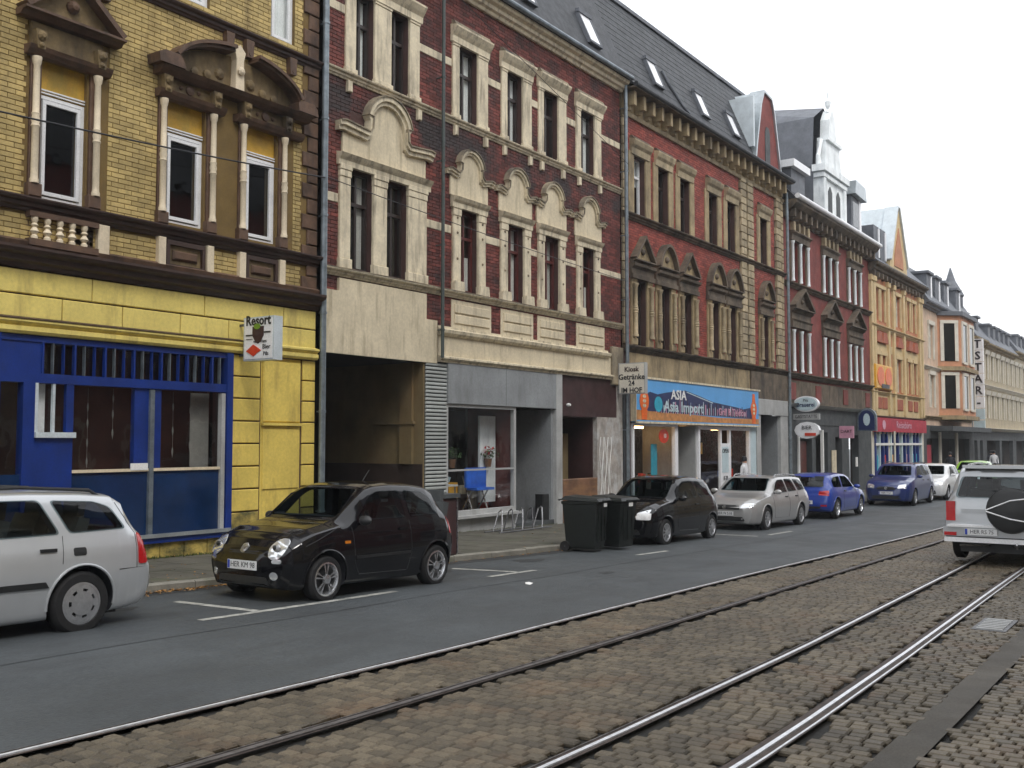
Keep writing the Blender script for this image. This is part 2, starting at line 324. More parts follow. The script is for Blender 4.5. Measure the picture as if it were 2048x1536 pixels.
def bricks(x0, x1, z0, z1, holes, mat, parent, L=.245, H=.078, gap=.011, proud=.012, Y=D, single=0, xv=(-99, 999)):
    """running bond laid as real bricks; the first `single` whole ones (largest in view) are parts of their own"""
    row = 0; z = z0; rest = M(); whole = []
    while z+H*.6 < z1:
        zt = min(z+H-gap, z1); zc = (z+zt)/2; cuts = sorted((h[0], h[1]) for h in holes if h[2] < zc < h[3]); iv = []; a = x0
        for c0, c1 in cuts:
            if c0 > a: iv.append((a, min(c0, x1)))
            a = max(a, c1)
        if a < x1: iv.append((a, x1))
        for a, b in iv:
            k = math.floor((a-x0)/L)-1; off = (row % 2)*L/2
            while True:
                p = x0+k*L+off; q = p+L-gap; k += 1
                if p >= b: break
                u, w = max(p, a), min(q, b)
                if w-u < .03: continue
                if w-u > L-gap-.002 and single and xv[0] < u < xv[1]: whole.append((u, z))
                else:
                    rest.cr = random.random(); pr = proud+random.uniform(-.002, .002)
                    rest.cbox(u, w, Y-pr, Y+.004, z, zt, .003)
        row += 1; z += H
    whole.sort(key=lambda p: (round(p[0], 1), abs(p[1]-6))); 
    for u, z in whole[single:]:
        rest.cr = random.random(); rest.cbox(u, u+L-gap, Y-proud, Y+.004, z, z+H-gap, .003)
    rest.cr = 0
    if rest.f: mk('brickwork', rest, mat, parent, kind='stuff')
    if whole[:single]:
        me = mesh_of('brick', M().cbox(0, L-gap, -proud, .004, 0, H-gap, .003), mat)
        for u, z in whole[:single]:
            o = mk('brick', me, None, parent); o.location = (u, Y-random.uniform(0, .003), z)
def window(par, x0, x1, z0, z1, fm='frame_white', style='T', rec=.14, fw=.055, glass='glass', cur=None, Y=D, label=None, tr=.70, cm='curtain', blind=0.):
    y = Y+rec; f = M()
    f.box(x0, x0+fw, y-.03, y+.05, z0, z1); f.box(x1-fw, x1, y-.03, y+.05, z0, z1)
    f.box(x0+fw, x1-fw, y-.03, y+.05, z0, z0+fw); f.box(x0+fw, x1-fw, y-.03, y+.05, z1-fw, z1)
    w = mk('window', f, fm, par, label=label)
    a, b, c, d = x0+fw, x1-fw, z0+fw, z1-fw; xm = (x0+x1)/2; zt = c+(d-c)*tr; cells = [(a, b, c, d)]
    if style in 'TX':
        mk('transom', M().box(a, b, y-.035, y+.045, zt-.035, zt+.035), fm, w)
        cells = [(a, b, c, zt-.035), (a, b, zt+.035, d)]
        nc = []
        for q in cells: 
            mk('mullion', M().box(xm-.028, xm+.028, y-.028, y+.04, q[2], q[3]), fm, w); nc += [(a, xm-.028, q[2], q[3]), (xm+.028, b, q[2], q[3])]
        cells = nc
    elif style == 'H':
        mk('transom', M().box(a, b, y-.035, y+.045, zt-.03, zt+.03), fm, w); cells = [(a, b, c, zt-.03), (a, b, zt+.03, d)]
    if style == 'D':     # doubled plastic sash
        s = M()
        for (p, q, r, t) in ((a+.02, a+.075, c+.02, d-.02), (b-.075, b-.02, c+.02, d-.02), (a+.075, b-.075, c+.02, c+.075), (a+.075, b-.075, d-.075, d-.02)): s.box(p, q, y-.055, y-.01, r, t)
        mk('sash', s, fm, w); cells = [(a+.06, b-.06, c+.06, d-.06)]
    for q in cells: mk('pane', M().box(q[0], q[1], y+.008, y+.014, q[2], q[3]), glass, w)
    if cur:
        mb = M(); n = 26
        def sheet(p, q, r, t, ph):
            vs = []; 
            for i in range(n+1):
                u = p+(q-p)*i/n; vs += [(u, y+.075+.018*math.sin(i*1.9+ph), r), (u, y+.075+.018*math.sin(i*1.9+ph), t)]
            mb.add(vs, [(2*i, 2*i+2, 2*i+3, 2*i+1) for i in range(n)])
        if cur == 'full': sheet(a, b, c, d, x0)
        elif cur == 'sides': sheet(a, a+(b-a)*.3, c, d, x0); sheet(b-(b-a)*.3, b, c, d, x0+1)
        elif cur == 'left': sheet(a, a+(b-a)*.42, c, d, x0)
        elif cur == 'top': sheet(a, b, c+(d-c)*.55, d, x0)
        elif cur == 'low': sheet(a, b, c, c+(d-c)*.45, x0)
        mk('curtain', mb, cm, w)
    if blind: mk('roller_blind', M().box(a, b, y+.06, y+.07, d-(d-c)*blind, d), cm, w)
    return w
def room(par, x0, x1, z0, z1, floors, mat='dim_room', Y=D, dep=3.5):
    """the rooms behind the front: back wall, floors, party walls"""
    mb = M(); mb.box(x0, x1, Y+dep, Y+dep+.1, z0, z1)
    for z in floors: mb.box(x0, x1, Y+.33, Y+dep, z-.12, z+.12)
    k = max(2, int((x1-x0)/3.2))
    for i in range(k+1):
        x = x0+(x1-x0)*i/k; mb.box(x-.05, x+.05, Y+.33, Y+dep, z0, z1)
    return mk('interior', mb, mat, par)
def cornice(par, x0, x1, z0, z1, d, mat, name='cornice', Y=D, teeth=None):
    h = z1-z0; pr = [(0, z0), (.25*d, z0), (.35*d, z0+.2*h), (.55*d, z0+.3*h), (.6*d, z0+.55*h), (.9*d, z0+.65*h), (d, z0+.8*h), (d, z1-.02), (.3*d, z1), (0, z1)]
    o = mk(name, M().mould(x0, x1, pr, Y), mat, par)
    if teeth:
        step, wd_, hh, dd = teeth; x = x0+.1
        me = mesh_of('corbel', M().prism([(0, 0), (wd_, 0), (wd_, hh), (0, hh)], -dd, 0), mat); n = 0
        while x < x1-.1:
            q = mk('corbel', me, None, o); q.location = (x, Y, z0-hh+.01); x += step; n += 1
    return o
def pilaster(par, x0, x1, z0, z1, d, mat, name='pilaster', Y=D, cap=.16, base=.2):
    m_ = M(); m_.cbox(x0, x1, Y-d, Y, z0+base, z1-cap, .012); m_.cbox(x0-.025, x1+.025, Y-d-.035, Y, z0, z0+base, .015); m_.cbox(x0-.02, x1+.02, Y-d-.03, Y, z1-cap*.45, z1, .01); m_.cbox(x0-.008, x1+.008, Y-d-.015, Y, z1-cap, z1-cap*.45, .01)
    # sunk field
    return mk(name, m_, mat, par)
def colonnette(par, x, z0, z1, r, mat, Y=D, ring=True):
    y = Y-r*.7; h = z1-z0; p = [(r*1.25, z0), (r*1.25, z0+.05), (r*1.05, z0+.08), (r, z0+.14)]
    if ring: p += [(r, z0+h*.44), (r*1.25, z0+h*.45), (r*1.0, z0+h*.47), (r*1.25, z0+h*.50), (r*1.0, z0+h*.53), (r*1.2, z0+h*.55), (r*.95, z0+h*.56)]
    p += [(r*.9, z1-.13), (r*1.15, z1-.1), (r*1.35, z1-.03), (r*1.35, z1)]
    return mk('colonnette', M().lathe(p, (x, y, 0), 12), mat, par, smooth=True)
def quoins(par, x0, x1, z0, z1, mat, h=.34, d=.04, Y=D, alt=.12, side=1):
    z = z0; i = 0
    while z < z1-.05:
        a, b = (x0, x1) if i % 2 == 0 else ((x0+alt, x1) if side > 0 else (x0, x1-alt))
        mk('quoin_stone', M().cbox(a, b, Y-d-random.uniform(0, .01), Y, z+.012, min(z+h, z1)-.012, .015), mat, par); z += h; i += 1
def downpipe(x, z0, z1, mat, label, r=.05, Y=None, hopper=True):
    Y = Y or D-.14; o = root('downpipe', (x, Y, z0), label, 'downpipe')
    mk('pipe', M().tube([(x, Y, z0), (x, Y, z1)], r, 12), mat, o, smooth=True)
    z = z0+.6
    while z < z1:
        mk('bracket', M().lathe([(r+.012, 0), (r+.012, .045)], (x, Y, z), 12).box(x-.012, x+.012, Y, D, z+.01, z+.035), mat, o); z += 1.9
    return o
def baroque_hood(par, xc, w, z0, zs, zp, mat, wl=.0, dep=.14):
    """cream field with a shouldered, arched drip moulding over it"""
    rr = (zp-zs)*.62; ww = w/2; path = [(xc-ww, zs), (xc-ww+.12, zs+.03), (xc-rr-.12, zs-.03), (xc-rr-.02, zs+.06)]
    for i in range(13):
        a = math.pi*(1-i/12); path.append((xc+rr*math.cos(a), zp-rr+rr*math.sin(a)))
    path += [(xc+rr+.02, zs+.06), (xc+rr+.12, zs-.03), (xc+ww-.12, zs+.03), (xc+ww, zs)]
    field = [(xc-ww+.17, z0), (xc+ww-.17, z0), (xc+ww-.17, zs), (xc+rr, zs)]+[(xc+rr*math.cos(math.pi*i/12), zp-rr+rr*math.sin(math.pi*i/12)) for i in range(13)]+[(xc-rr, zs), (xc-ww+.17, zs)]
    o = mk('hood', M().prism(field, D-.05, D), 'cream_stucco', par)
    t = .055+.03*(rr > .5)
    mk('hood_moulding', M().strip(path, t, D-dep*.7, D), mat, o)
    p2 = [(x, z+t+.004) if abs(x-xc) > rr else (xc+(x-xc)*(rr+t)/rr, zp-rr+(z-(zp-rr))*(rr+t)/rr) for x, z in path]
    mk('hood_moulding', M().strip(p2, t*1.1, D-dep, D), mat, o)
    sh = [(x, z+2*t+.0) if abs(x-xc) > rr else (xc+(x-xc)*(rr+2.1*t)/rr, zp-rr+(z-(zp-rr))*(rr+2.1*t)/rr) for x, z in path]
    mk('hood_capping', M().strip(sh, .03, D-dep-.03, D), 'sooty_trim', o)
    return o
def pediment(par, x0, x1, z0, zp, mat, kind='tri', d=.22, t=.09, Y=D, fm=None):
    xc = (x0+x1)/2; fm = fm or mat
    if kind == 'tri': top = [(x0, z0), (xc, zp), (x1, z0)]
    else: top = [(x0+(x1-x0)*i/14, z0+(zp-z0)*math.sin(math.pi*i/14)**.75) for i in range(15)]
    o = mk('pediment', M().prism([(p[0], p[1]) for p in top], Y-d*.35, Y), fm, par)
    mk('raking_moulding', M().strip(top, t, Y-d, Y), mat, o)
    mk('bed_moulding', M().mould(x0-.06, x1+.06, [(0, z0-t), (d*.5, z0-t), (d*.7, z0-t*.4), (d, z0-t*.3), (d, z0+.01), (0, z0+.01)], Y), mat, o)
    if kind != 'tri' or True:
        mk('rosette', M().lathe([(.001, -d*.8), (.06, -d*.75), (.09, -d*.5), (.1, -d*.2)][::-1] if False else [(.1, d*.2), (.1, d*.5), (.06, d*.7), (.01, d*.75)], (xc, Y, z0+(zp-z0)*.42), 10, 'y'), mat, o)
    return o
# ================================================================== ground, street, tracks
def interp(P, x):
    if x <= P[0][0]: return P[0][1]
    for (a, u), (b, v) in zip(P, P[1:]):
        if x <= b: return u+(v-u)*(x-a)/(b-a)
    return P[-1][1]
KERB = [(-30, 11.5), (4, 11.5), (7.8, 11.36), (9.3, 11.22), (13.9, 10.76), (16.8, 10.54), (18.6, 10.5), (19.4, 11.35), (46, 11.4), (140, 11.4)]
RAILS = [[(-30, 5.8), (4, 5.86), (7.5, 5.86), (10.5, 5.95), (15.6, 6.05), (28.8, 6.1), (60, 6.3), (140, 6.6)],
         [(-30, 4.78), (4.6, 4.83), (8.6, 4.87), (12.6, 4.95), (25.4, 5.2), (60, 5.35), (140, 5.6)],
         [(-30, 3.15), (5.9, 3.21), (9.6, 3.27), (17.3, 3.55), (25, 3.85), (60, 4.1), (140, 4.4)],
         [(-30, 2.3), (6.5, 2.33), (9.9, 2.42), (15.8, 2.62), (25, 2.9), (60, 3.1), (140, 3.4)]]
XS = [-30, -20, -10, -5]+[i*1.0 for i in range(0, 50)]+[55, 60, 70, 80, 95, 110, 125, 140]
def ribbon(name, fa, fb, dz, mat, x0=-30, x1=140, th=0., parent=None, label=None):
    xs = sorted({x0, x1, *[x for x in XS if x0 < x < x1]}); mb = M(); vs = []
    for x in xs: vs += [(x, fa(x), gz(x)+dz), (x, fb(x), gz(x)+dz)]
    mb.add(vs, [(2*i, 2*i+2, 2*i+3, 2*i+1) for i in range(len(xs)-1)])
    if th:
        n = len(mb.v); mb.add([(x, y, z-th) for x, y, z in vs[0::2]]+[v for v in vs[0::2]], [(i, i+1, len(xs)+i+1, len(xs)+i) for i in range(len(xs)-1)])
    return mk(name, mb, mat, parent, kind=None if parent else 'structure', label=label)
g = M(); gx = [-70]+XS+[200, 380]; vs = []
for x in gx: vs += [(x, -120, gz(max(-30, x))-.09), (x, 140, gz(max(-30, x))-.09)]
g.add(vs, [(2*i, 2*i+2, 2*i+3, 2*i+1) for i in range(len(gx)-1)]); mk('ground', g, 'asphalt_dark', kind='structure')
YN = -1.2
ribbon('road', lambda x: interp(RAILS[0], x)+.05, lambda x: interp(KERB, x), 0, 'asphalt')
ribbon('near_pavement', lambda x: -6.2, lambda x: YN, .05, 'pavement', th=0)
bed = ribbon('tram_track_bed', lambda x: YN, lambda x: interp(RAILS[0], x)+.05, -.035, 'sett_joint')
# paving setts laid in rows across the tracks
def railhit(x, y): return any(abs(y-interp(R, x)) < .075 for R in RAILS)
def edge_strip(x): return 1.50+.005*(x-7), 1.74+.005*(x-7)
setts = M(); lone = []; x = 2.5; row = 0; SL, SW = .132, .102
def sett(mb, u, v, w, l, z, tilt=0.):
    c = .010; h = .012
    P = [(u, v, z-.03), (u+w, v, z-.03), (u+w, v+l, z-.03), (u, v+l, z-.03), (u, v, z-h), (u+w, v, z-h-tilt), (u+w, v+l, z-h-tilt), (u, v+l, z-h), (u+c, v+c, z), (u+w-c, v+c, z-tilt), (u+w-c, v+l-c, z-tilt), (u+c, v+l-c, z)]
    mb.add(P, [(8, 9, 10, 11), (4, 5, 9, 8), (5, 6, 10, 9), (6, 7, 11, 10), (7, 4, 8, 11), (0, 1, 5, 4), (1, 2, 6, 5), (2, 3, 7, 6), (3, 0, 4, 7)])
while x < 34:
    y = YN+.05+(row % 2)*SL/2+random.uniform(-.01, .01); yt = interp(RAILS[0], x)-.04
    lane_end = yt
    while y < lane_end-.05:
        l = SL+random.uniform(-.010, .009)
        a, b = edge_strip(x)
        if not (railhit(x, y+.02) or railhit(x, y+l-.02) or railhit(x, y+l/2) or (a-.02 < y+l*.5 < b+.02)):
            # only what lies near or inside the picture
            dx = Vector((x, y, -HC-.02*x)); f = dx.dot(CF); sx = dx.dot(CR)/f if f > .1 else 9
            if f > 2.2 and -.72 < sx < .75: lone.append((f, x, y, SW-.011+random.uniform(-.004, .003), l-.012, gz(x)+random.uniform(-.002, .001), random.uniform(-.001, .001), sx, dx.dot(CU)/f))
        y += l
    x += SW; row += 1
inframe = sorted([q for q in lone if abs(q[7]) < .5 and -.375 < q[8]], key=lambda q: q[0])[:300]; ids = set(map(id, inframe))
proto = M(); sett(proto, 0, 0, SW-.012, SL-.013, 0)
pme = mesh_of('sett', proto, 'sett_stone')
for q in lone:
    if id(q) in ids:
        o = mk('sett', pme, None, bed); o.location = (q[1], q[2], q[5]); o.scale = (q[3]/(SW-.012), q[4]/(SL-.013), 1); o.rotation_euler = (0, 0, random.uniform(-.05, .05))
    else:
        setts.cr = random.random(); sett(setts, q[1], q[2], q[3], q[4], q[5], q[6])
mk('paving_setts', setts, 'sett_stone', bed, kind='stuff')
ribbon('far_setts', lambda x: YN, lambda x: interp(RAILS[0], x)-.03, -.006, 'sett_stone', x0=34, x1=140, parent=bed)
ribbon('joint_strip', lambda x: edge_strip(x)[0], lambda x: edge_strip(x)[1], -.004, 'strip_tar', x0=2, x1=60, parent=bed)
for i, R in enumerate(RAILS):
    r = ribbon('tram_rail', lambda x, R=R: interp(R, x)-(.095 if R is RAILS[3] else .045), lambda x, R=R: interp(R, x)+.065, .002, 'rail_rust')
    tag(r, ['grooved steel tram rail running along the edge of the asphalt lane', 'dark grooved tram rail second from the asphalt lane', 'bright polished tram rail that passes under the silver off-roader', 'bright double-edged tram rail nearest the camera'][i], 'tram rail', 'tram rails in the cobbled street'); del r['kind']
    s_ = .02 if i in (0, 2) else -.02
    for nm, a, b, z in (('rail_head', [-.018, -.028, -.018, -.022][i], [.012, .018, .012, .008][i], .012), ('rail_lip', [.050, .050, .050, -.085][i], [.060, .062, .060, -.070][i], .008)):
        mb = M(); vs = []; xs = XS[3:]
        for x in xs:
            y = interp(R, x); vs += [(x, y+a, gz(x)), (x, y+a, gz(x)+z), (x, y+b, gz(x)+z), (x, y+b, gz(x))]
        mb.add(vs, [(4*k+j, 4*k+4+j, 4*k+5+j, 4*k+1+j) for k in range(len(xs)-1) for j in range(3)]); mk(nm, mb, 'rail_worn' if i == 1 or (nm == 'rail_lip' and i != 3) else 'rail_head', r)
# parking bay paint
pl = M()
def paint(x0, y0, x1, y1, w=.055):
    a, b = Vector((x0, y0)), Vector((x1, y1)); n = (b-a).normalized(); n = Vector((-n.y, n.x))*w
    pl.add([(*(a-n), gz(x0)+.004), (*(b-n), gz(x1)+.004), (*(b+n), gz(x1)+.004), (*(a+n), gz(x0)+.004)], [(0, 1, 2, 3)])
paint(7.25, 8.98, 9.1, 8.95); paint(8.0, 10.35, 8.08, 9.03); paint(9.1, 8.95, 10.4, 8.95); paint(12.55, 8.98, 13.75, 8.95); paint(13.1, 10.1, 13.35, 9.03); paint(17.2, 8.92, 18.4, 8.88); paint(24.0, 8.9, 25.6, 8.9); paint(23.3, 10.6, 23.4, 8.95)
mk('bay_markings', pl, 'road_paint', kind='structure')
# asphalt repair and gutter strip
ribbon('gutter', lambda x: interp(KERB, x)-.30, lambda x: interp(KERB, x)-.0, .003, 'asphalt_dark', x0=-30, x1=140)
# repairs and spills on the asphalt
def blob(x, y, r, n=14, sx=1.8): return [(x+sx*r*(1+.25*math.sin(3*a+x)+random.uniform(-.1, .1))*math.cos(a), y+r*(1+.2*math.sin(2*a+y))*math.sin(a)) for a in [2*math.pi*i/n for i in range(n)]]
sp_ = M()
for x, y, r in ((9.9, 10.0, .22), (5.0, 10.1, .3), (12.6, 10.0, .18), (7.2, 10.3, .12), (15.0, 9.9, .2), (21.5, 10.2, .25), (11.2, 10.4, .1), (14.2, 7.9, .10)):
    q = blob(x, y, r); sp_.add([(a, b, gz(a)+.0035) for a, b in q], [tuple(range(len(q)))])
mk('oil_spills', sp_, 'asphalt_dark', kind='structure')
sm = M()
def seam(pts, w=.012):
    for (x0, y0), (x1, y1) in zip(pts, pts[1:]):
        a, b = Vector((x0, y0)), Vector((x1, y1)); n = (b-a).normalized(); n = Vector((-n.y, n.x))*w; sm.add([(*(a-n), gz(x0)+.003), (*(b-n), gz(x1)+.003), (*(b+n), gz(x1)+.003), (*(a+n), gz(x0)+.003)], [(0, 1, 2, 3)])
seam([(x, 8.35+.03*math.sin(x*1.3)) for x in np.arange(0, 60, .7)], .009)
for x0, y0, n_, st in ((19.0, 7.0, 8, .25),):
    pts = [(x0, y0)]
    for i in range(n_): pts.append((pts[-1][0]+random.uniform(-.12, .22), pts[-1][1]+st+random.uniform(-.08, .08)))
    seam(pts, .006)
mk('tar_seams', sm, 'asphalt_dark', kind='structure')
# kerb and pavement
KH = .09
pav = ribbon('pavement', lambda x: interp(KERB, x)+.12, lambda x: D+.4, KH, 'sett_joint')
slabs = M(); x = 5.0; row = 0
while x < 42:
    y = interp(KERB, x)+.13+(row % 2)*.2
    if y > interp(KERB, x)+.2: slabs.cr = random.random(); z = gz(x)+KH; slabs.box(x+.004, x+.346, interp(KERB, x)+.125, y-.008, z-.03, z+.008)
    while y < D-.02:
        w = min(.4, D+.02-y); slabs.cr = random.random(); z = gz(x+.17)+KH+.008+random.uniform(-.002, .002)
        slabs.add([(x+.004, y, z-.03), (x+.346, y, z-.03), (x+.346, y+w-.008, z-.03), (x+.004, y+w-.008, z-.03), (x+.004, y, z), (x+.346, y, z-.007), (x+.346, y+w-.008, z-.007), (x+.004, y+w-.008, z)], [(0, 1, 5, 4), (1, 2, 6, 5), (2, 3, 7, 6), (3, 0, 4, 7), (4, 5, 6, 7)])
        y += w
    x += .35; row += 1
mk('paving_slabs', slabs, 'pavement', pav, kind='stuff')
ribbon('far_paving', lambda x: interp(KERB, x)+.12, lambda x: D+.02, KH+.006, 'pavement', x0=42, x1=140, parent=pav)
x = 0.
while x < 60:
    a, b = x+.006, x+.994; y0, y1 = interp(KERB, a), interp(KERB, b); mb = M(); j = random.uniform(-.006, .006)
    z0, z1 = gz(a), gz(b); t = KH+.012+j
    mb.add([(a, y0, z0-.05), (b, y1, z1-.05), (a, y0, z0+t-.02), (b, y1, z1+t-.02), (a, y0+.02, z0+t), (b, y1+.02, z1+t), (a, y0+.13, z0+t), (b, y1+.13, z1+t), (a, y0+.13, z0-.05), (b, y1+.13, z1-.05)], [(0, 1, 3, 2), (2, 3, 5, 4), (4, 5, 7, 6), (6, 7, 9, 8), (0, 2, 4, 6, 8), (9, 7, 5, 3, 1)])
    mk('kerb_stone', mb, 'kerb_stone', pav); x += 1.
# fallen leaves along the kerb, moss at the foot of the yellow wall
lf = M()
for i in range(900):
    x = random.uniform(6.5, 9.6) if i < 620 else random.uniform(9.6, 24); e = interp(KERB, x)
    y = e-abs(random.gauss(0, .10))-.01 if random.random() < .85 else random.uniform(e, D); z = gz(x)+.008+(KH+.012 if y > e else 0); a = random.uniform(0, 6.3); s_ = random.uniform(.014, .034); c, q = math.cos(a)*s_, math.sin(a)*s_; h = random.uniform(.004, .02)
    lf.cr = random.random(); lf.add([(x-c, y-q, z), (x+q*.6, y-c*.6, z+h), (x+c, y+q, z+.004), (x-q*.6, y+c*.6, z+h*.5)], [(0, 1, 2, 3)])
lv = mk('fallen_leaves', lf, 'leaf_litter', kind='stuff'); tag(lv, 'brown fallen leaves gathered in the gutter along the kerb', 'leaves')
ms = M()
for i in range(1400):
    x = random.uniform(7, 12.1) if random.random() < .75 else random.uniform(14, 23); y = D-.02-abs(random.gauss(0, .06)); z = gz(x)+KH; a = random.uniform(0, 6.3); s_ = random.uniform(.01, .025); h = random.uniform(.015, .05)
    ms.add([(x-s_, y, z), (x+s_, y+.005, z), (x+math.cos(a)*.02, y+math.sin(a)*.02, z+h)], [(0, 1, 2)])
mo = mk('moss', ms, 'green_moss', kind='stuff'); tag(mo, 'green moss and weeds along the foot of the house walls', 'moss')
pp = M(); pp.add([(0, 0, .0), (.10, .02, .012), (.12, .09, .004), (.05, .12, .02), (-.02, .07, .006), (.05, .06, .03)], [(0, 1, 5), (1, 2, 5), (2, 3, 5), (3, 4, 5), (4, 0, 5)])
po = mk('paper_scrap', pp, 'white_paint'); po.location = (12.1, 7.95, gz(12.1)+.006); tag(po, 'crumpled scrap of white paper lying on the asphalt lane', 'litter')
# drain cover between the setts at the right
dc = root('drain_cover', (12.2, 2.1, gz(12.2)), 'worn metal drain cover set in the cobbles beside the nearest rail', 'drain cover')
mb = M(); mb.box(11.9, 12.75, 1.86, 2.2, gz(12.3)-.03, gz(12.3)+.012); mk('frame', mb, 'dark_steel', dc)
for k in range(7): mk('bar', M().box(11.96+k*.11, 12.02+k*.11, 1.9, 2.16, gz(12.3)+.012, gz(12.3)+.02), 'grey_light', dc)
# ================================================================== yellow house with the blue shop front
B = root('yellow_house', (8, D, 0), 'yellow brick house with brown stone window surrounds over a blue shop front', 'house')
X0, X1 = 3.6, 14.08
def hole(a): return a
W1 = [(8.39-4.2, 9.15-4.2, 5.36, 7.45), (8.39, 9.15, 5.36, 7.45), (10.61, 11.39, 5.40, 7.45), (12.30, 13.04, 5.40, 7.45)]
UP = [(8.39-4.2, 9.15-4.2, 9.3, 11.3), (8.39, 9.15, 9.3, 11.3), (10.75, 11.45, 9.25, 11.3), (12.85, 13.45, 9.25, 11.3)]
wl = wall(X0, X1, 4.28, 12.6, W1+UP, 'yellow_mortar', B)
trim = [(8.16, 9.52, 5.1, 8.3), (3.96, 5.32, 5.1, 8.3), (10.42, 13.45, 5.1, 8.0), (13.66, 14.1, 4, 13), (3.6, 14.1, 4.2, 4.62), (3.6, 14.1, 5.05, 5.32), (3.6, 14.1, 8.95, 9.15)]
bricks(X0, X1, 4.3, 12.6, W1+UP+trim, 'yellow_brick', wl, single=300, xv=(7.6, 99))
room(B, X0, X1, 3.3, 12.6, [4.4, 8.5, 12.5])
# long courses
cornice(B, X0, X1+.0, 4.28, 4.58, .30, 'dark_cornice')
mk('string_course', M().mould(X0, X1, [(0, 4.6), (.10, 4.6), (.12, 4.66), (.05, 4.7), (0, 4.7)], D), 'brown_stone', B)
cornice(B, X0, X1, 5.12, 5.33, .20, 'dark_cornice', 'sill_course')
cornice(B, X0, X1, 8.96, 9.14, .16, 'dark_cornice', 'sill_course', teeth=None)
for x in (8.3, 9.3, 11.75, 12.2, 13.25):
    mk('bracket', M().prism([(x, 8.66), (x+.14, 8.66), (x+.16, 8.98), (x-.02, 8.98)], D-.13, D).lathe([(.03, 0), (.07, .06), (.03, .14)], (x+.07, D, 8.72), 8, 'y'), 'brown_stone', B)
# windows with ochre boards over plastic sashes
for i, (a, b, c, d) in enumerate(W1):
    w = window(B, a, b, c, 6.93, 'frame_white', 'D', rec=.10, fw=.05, glass='glass')
    mk('blind_box', M().box(a, b, D+.08, D+.16, 6.935, 7.45), 'ochre_board', B)
    for z in (6.955, 7.0): mk('box_strip', M().box(a, b, D+.05, D+.078, z, z+.02), 'frame_white', w)
for i, (a, b, c, d) in enumerate(UP): window(B, a, b, c, d, 'frame_white', 'D', rec=.1, fw=.05, cur='full', cm='curtain_pale')
def brown_surround(a, b, z0, zt, par):
    for (p, q, cc) in ((a-.20, a-.01, a-.115), (b+.01, b+.20, b+.125)):
        mk('jamb', M().cbox(p+.02, q, D-.05, D, z0, zt, .01), 'brown_stone', par)
        mk('pedestal', M().cbox(p-.01, q+.01, D-.12, D, z0, z0+.2, .015), 'brown_stone', par)
        colonnette(par, cc, z0+.2, zt-.02, .052, 'cream_column', Y=D-.05)
        mk('console', M().prism([(cc-.06, zt+.08), (cc+.06, zt+.08), (cc+.09, zt+.36), (cc-.09, zt+.36)], D-.2, D).lathe([(.05, 0), (.075, .04), (.03, .08)], (cc, D-.18, zt+.27), 8, 'y').lathe([(.03, 0), (.045, .03), (.02, .06)], (cc, D-.18, zt+.13), 8, 'y'), 'olive_stone', par)
for off in (-4.2, 0.):
    a, b = 8.39+off, 9.15+off
    s_ = mk('window_surround', M().mould(a-.28, b+.32, [(0, 7.44), (.12, 7.44), (.17, 7.5), (.2, 7.56), (0, 7.58)], D), 'brown_stone', B)
    brown_surround(a, b, 5.34, 7.44, B)
    mk('frieze', M().box(a-.2, b+.2, D-.08, D, 7.58, 7.94), 'olive_stone', B)
    pediment(B, a-.36, b+.42, 8.06, 8.72, 'brown_stone', 'tri', d=.3, fm='olive_stone')
s_ = mk('window_surround', M().mould(10.36, 11.72, [(0, 7.44), (.12, 7.44), (.17, 7.5), (.2, 7.56), (0, 7.58)], D).mould(12.0, 13.58, [(0, 7.44), (.12, 7.44), (.17, 7.5), (.2, 7.56), (0, 7.58)], D), 'brown_stone', B)
for (a, b, c, d) in W1[2:]:
    brown_surround(a, b, 5.34, 7.44, B); mk('frieze', M().box(a-.2, b+.22, D-.08, D, 7.58, 7.8), 'olive_stone', B)
    mk('frieze_ornament', M().lathe([(.09, .08), (.08, .11), (.02, .12)], ((a+b)/2, D, 7.69), 10, 'y').lathe([(.04, .08), (.03, .11), (.01, .12)], ((a+b)/2-.18, D, 7.69), 8, 'y').lathe([(.04, .08), (.03, .11), (.01, .12)], ((a+b)/2+.18, D, 7.69), 8, 'y'), 'brown_stone', B)
# broken segmental gable over the coupled windows
arc = [(11.98+1.42*math.sin(a), 7.93+.66*math.cos(a)) for a in [(-1.32+2.64*i/22) for i in range(23)]]
pd = mk('pediment', M().prism([(10.6, 7.9)]+[(x, z-.02) for x, z in arc]+[(13.4, 7.9)], D-.06, D), 'olive_stone', B)
mk('bed_moulding', M().mould(10.32, 13.68, [(0, 7.8), (.18, 7.8), (.26, 7.86), (.32, 7.92), (0, 7.96)], D), 'brown_stone', pd)
mk('segment_moulding', M().strip(arc[:11], .05, D-.28, D).strip([(x, z+.052) for x, z in arc[:11]], .06, D-.34, D), 'brown_stone', pd)
mk('segment_moulding', M().strip(arc[13:], .05, D-.28, D).strip([(x, z+.052) for x, z in arc[13:]], .06, D-.34, D), 'brown_stone', pd)
for a, b in ((10.22, 10.72), (13.28, 13.78)): mk('corner_block', M().prism([(a, 7.93), (b, 7.93), (b-.05, 8.08), (b-.12, 8.14), (a+.1, 8.14), (a-.02, 8.08)], D-.34, D), 'brown_stone', pd)
mk('finial', M().prism([(11.88, 7.95), (12.08, 7.95), (12.06, 8.5), (12.1, 8.66), (11.98, 8.78), (11.86, 8.66), (11.9, 8.5)], D-.2, D).lathe([(.06, .2), (.08, .24), (.03, .27)], (11.98, D, 8.3), 8, 'y'), 'cream_column', pd)
for sx in (-1, 1):
    for k in range(3): mk('relief', M().lathe([(.11-.02*k, .06), (.08, .10), (.02, .12)], (11.98+sx*(.35+.27*k), D, 8.12-.03*k+.06*(k == 0)), 10, 'y'), 'olive_stone', pd)
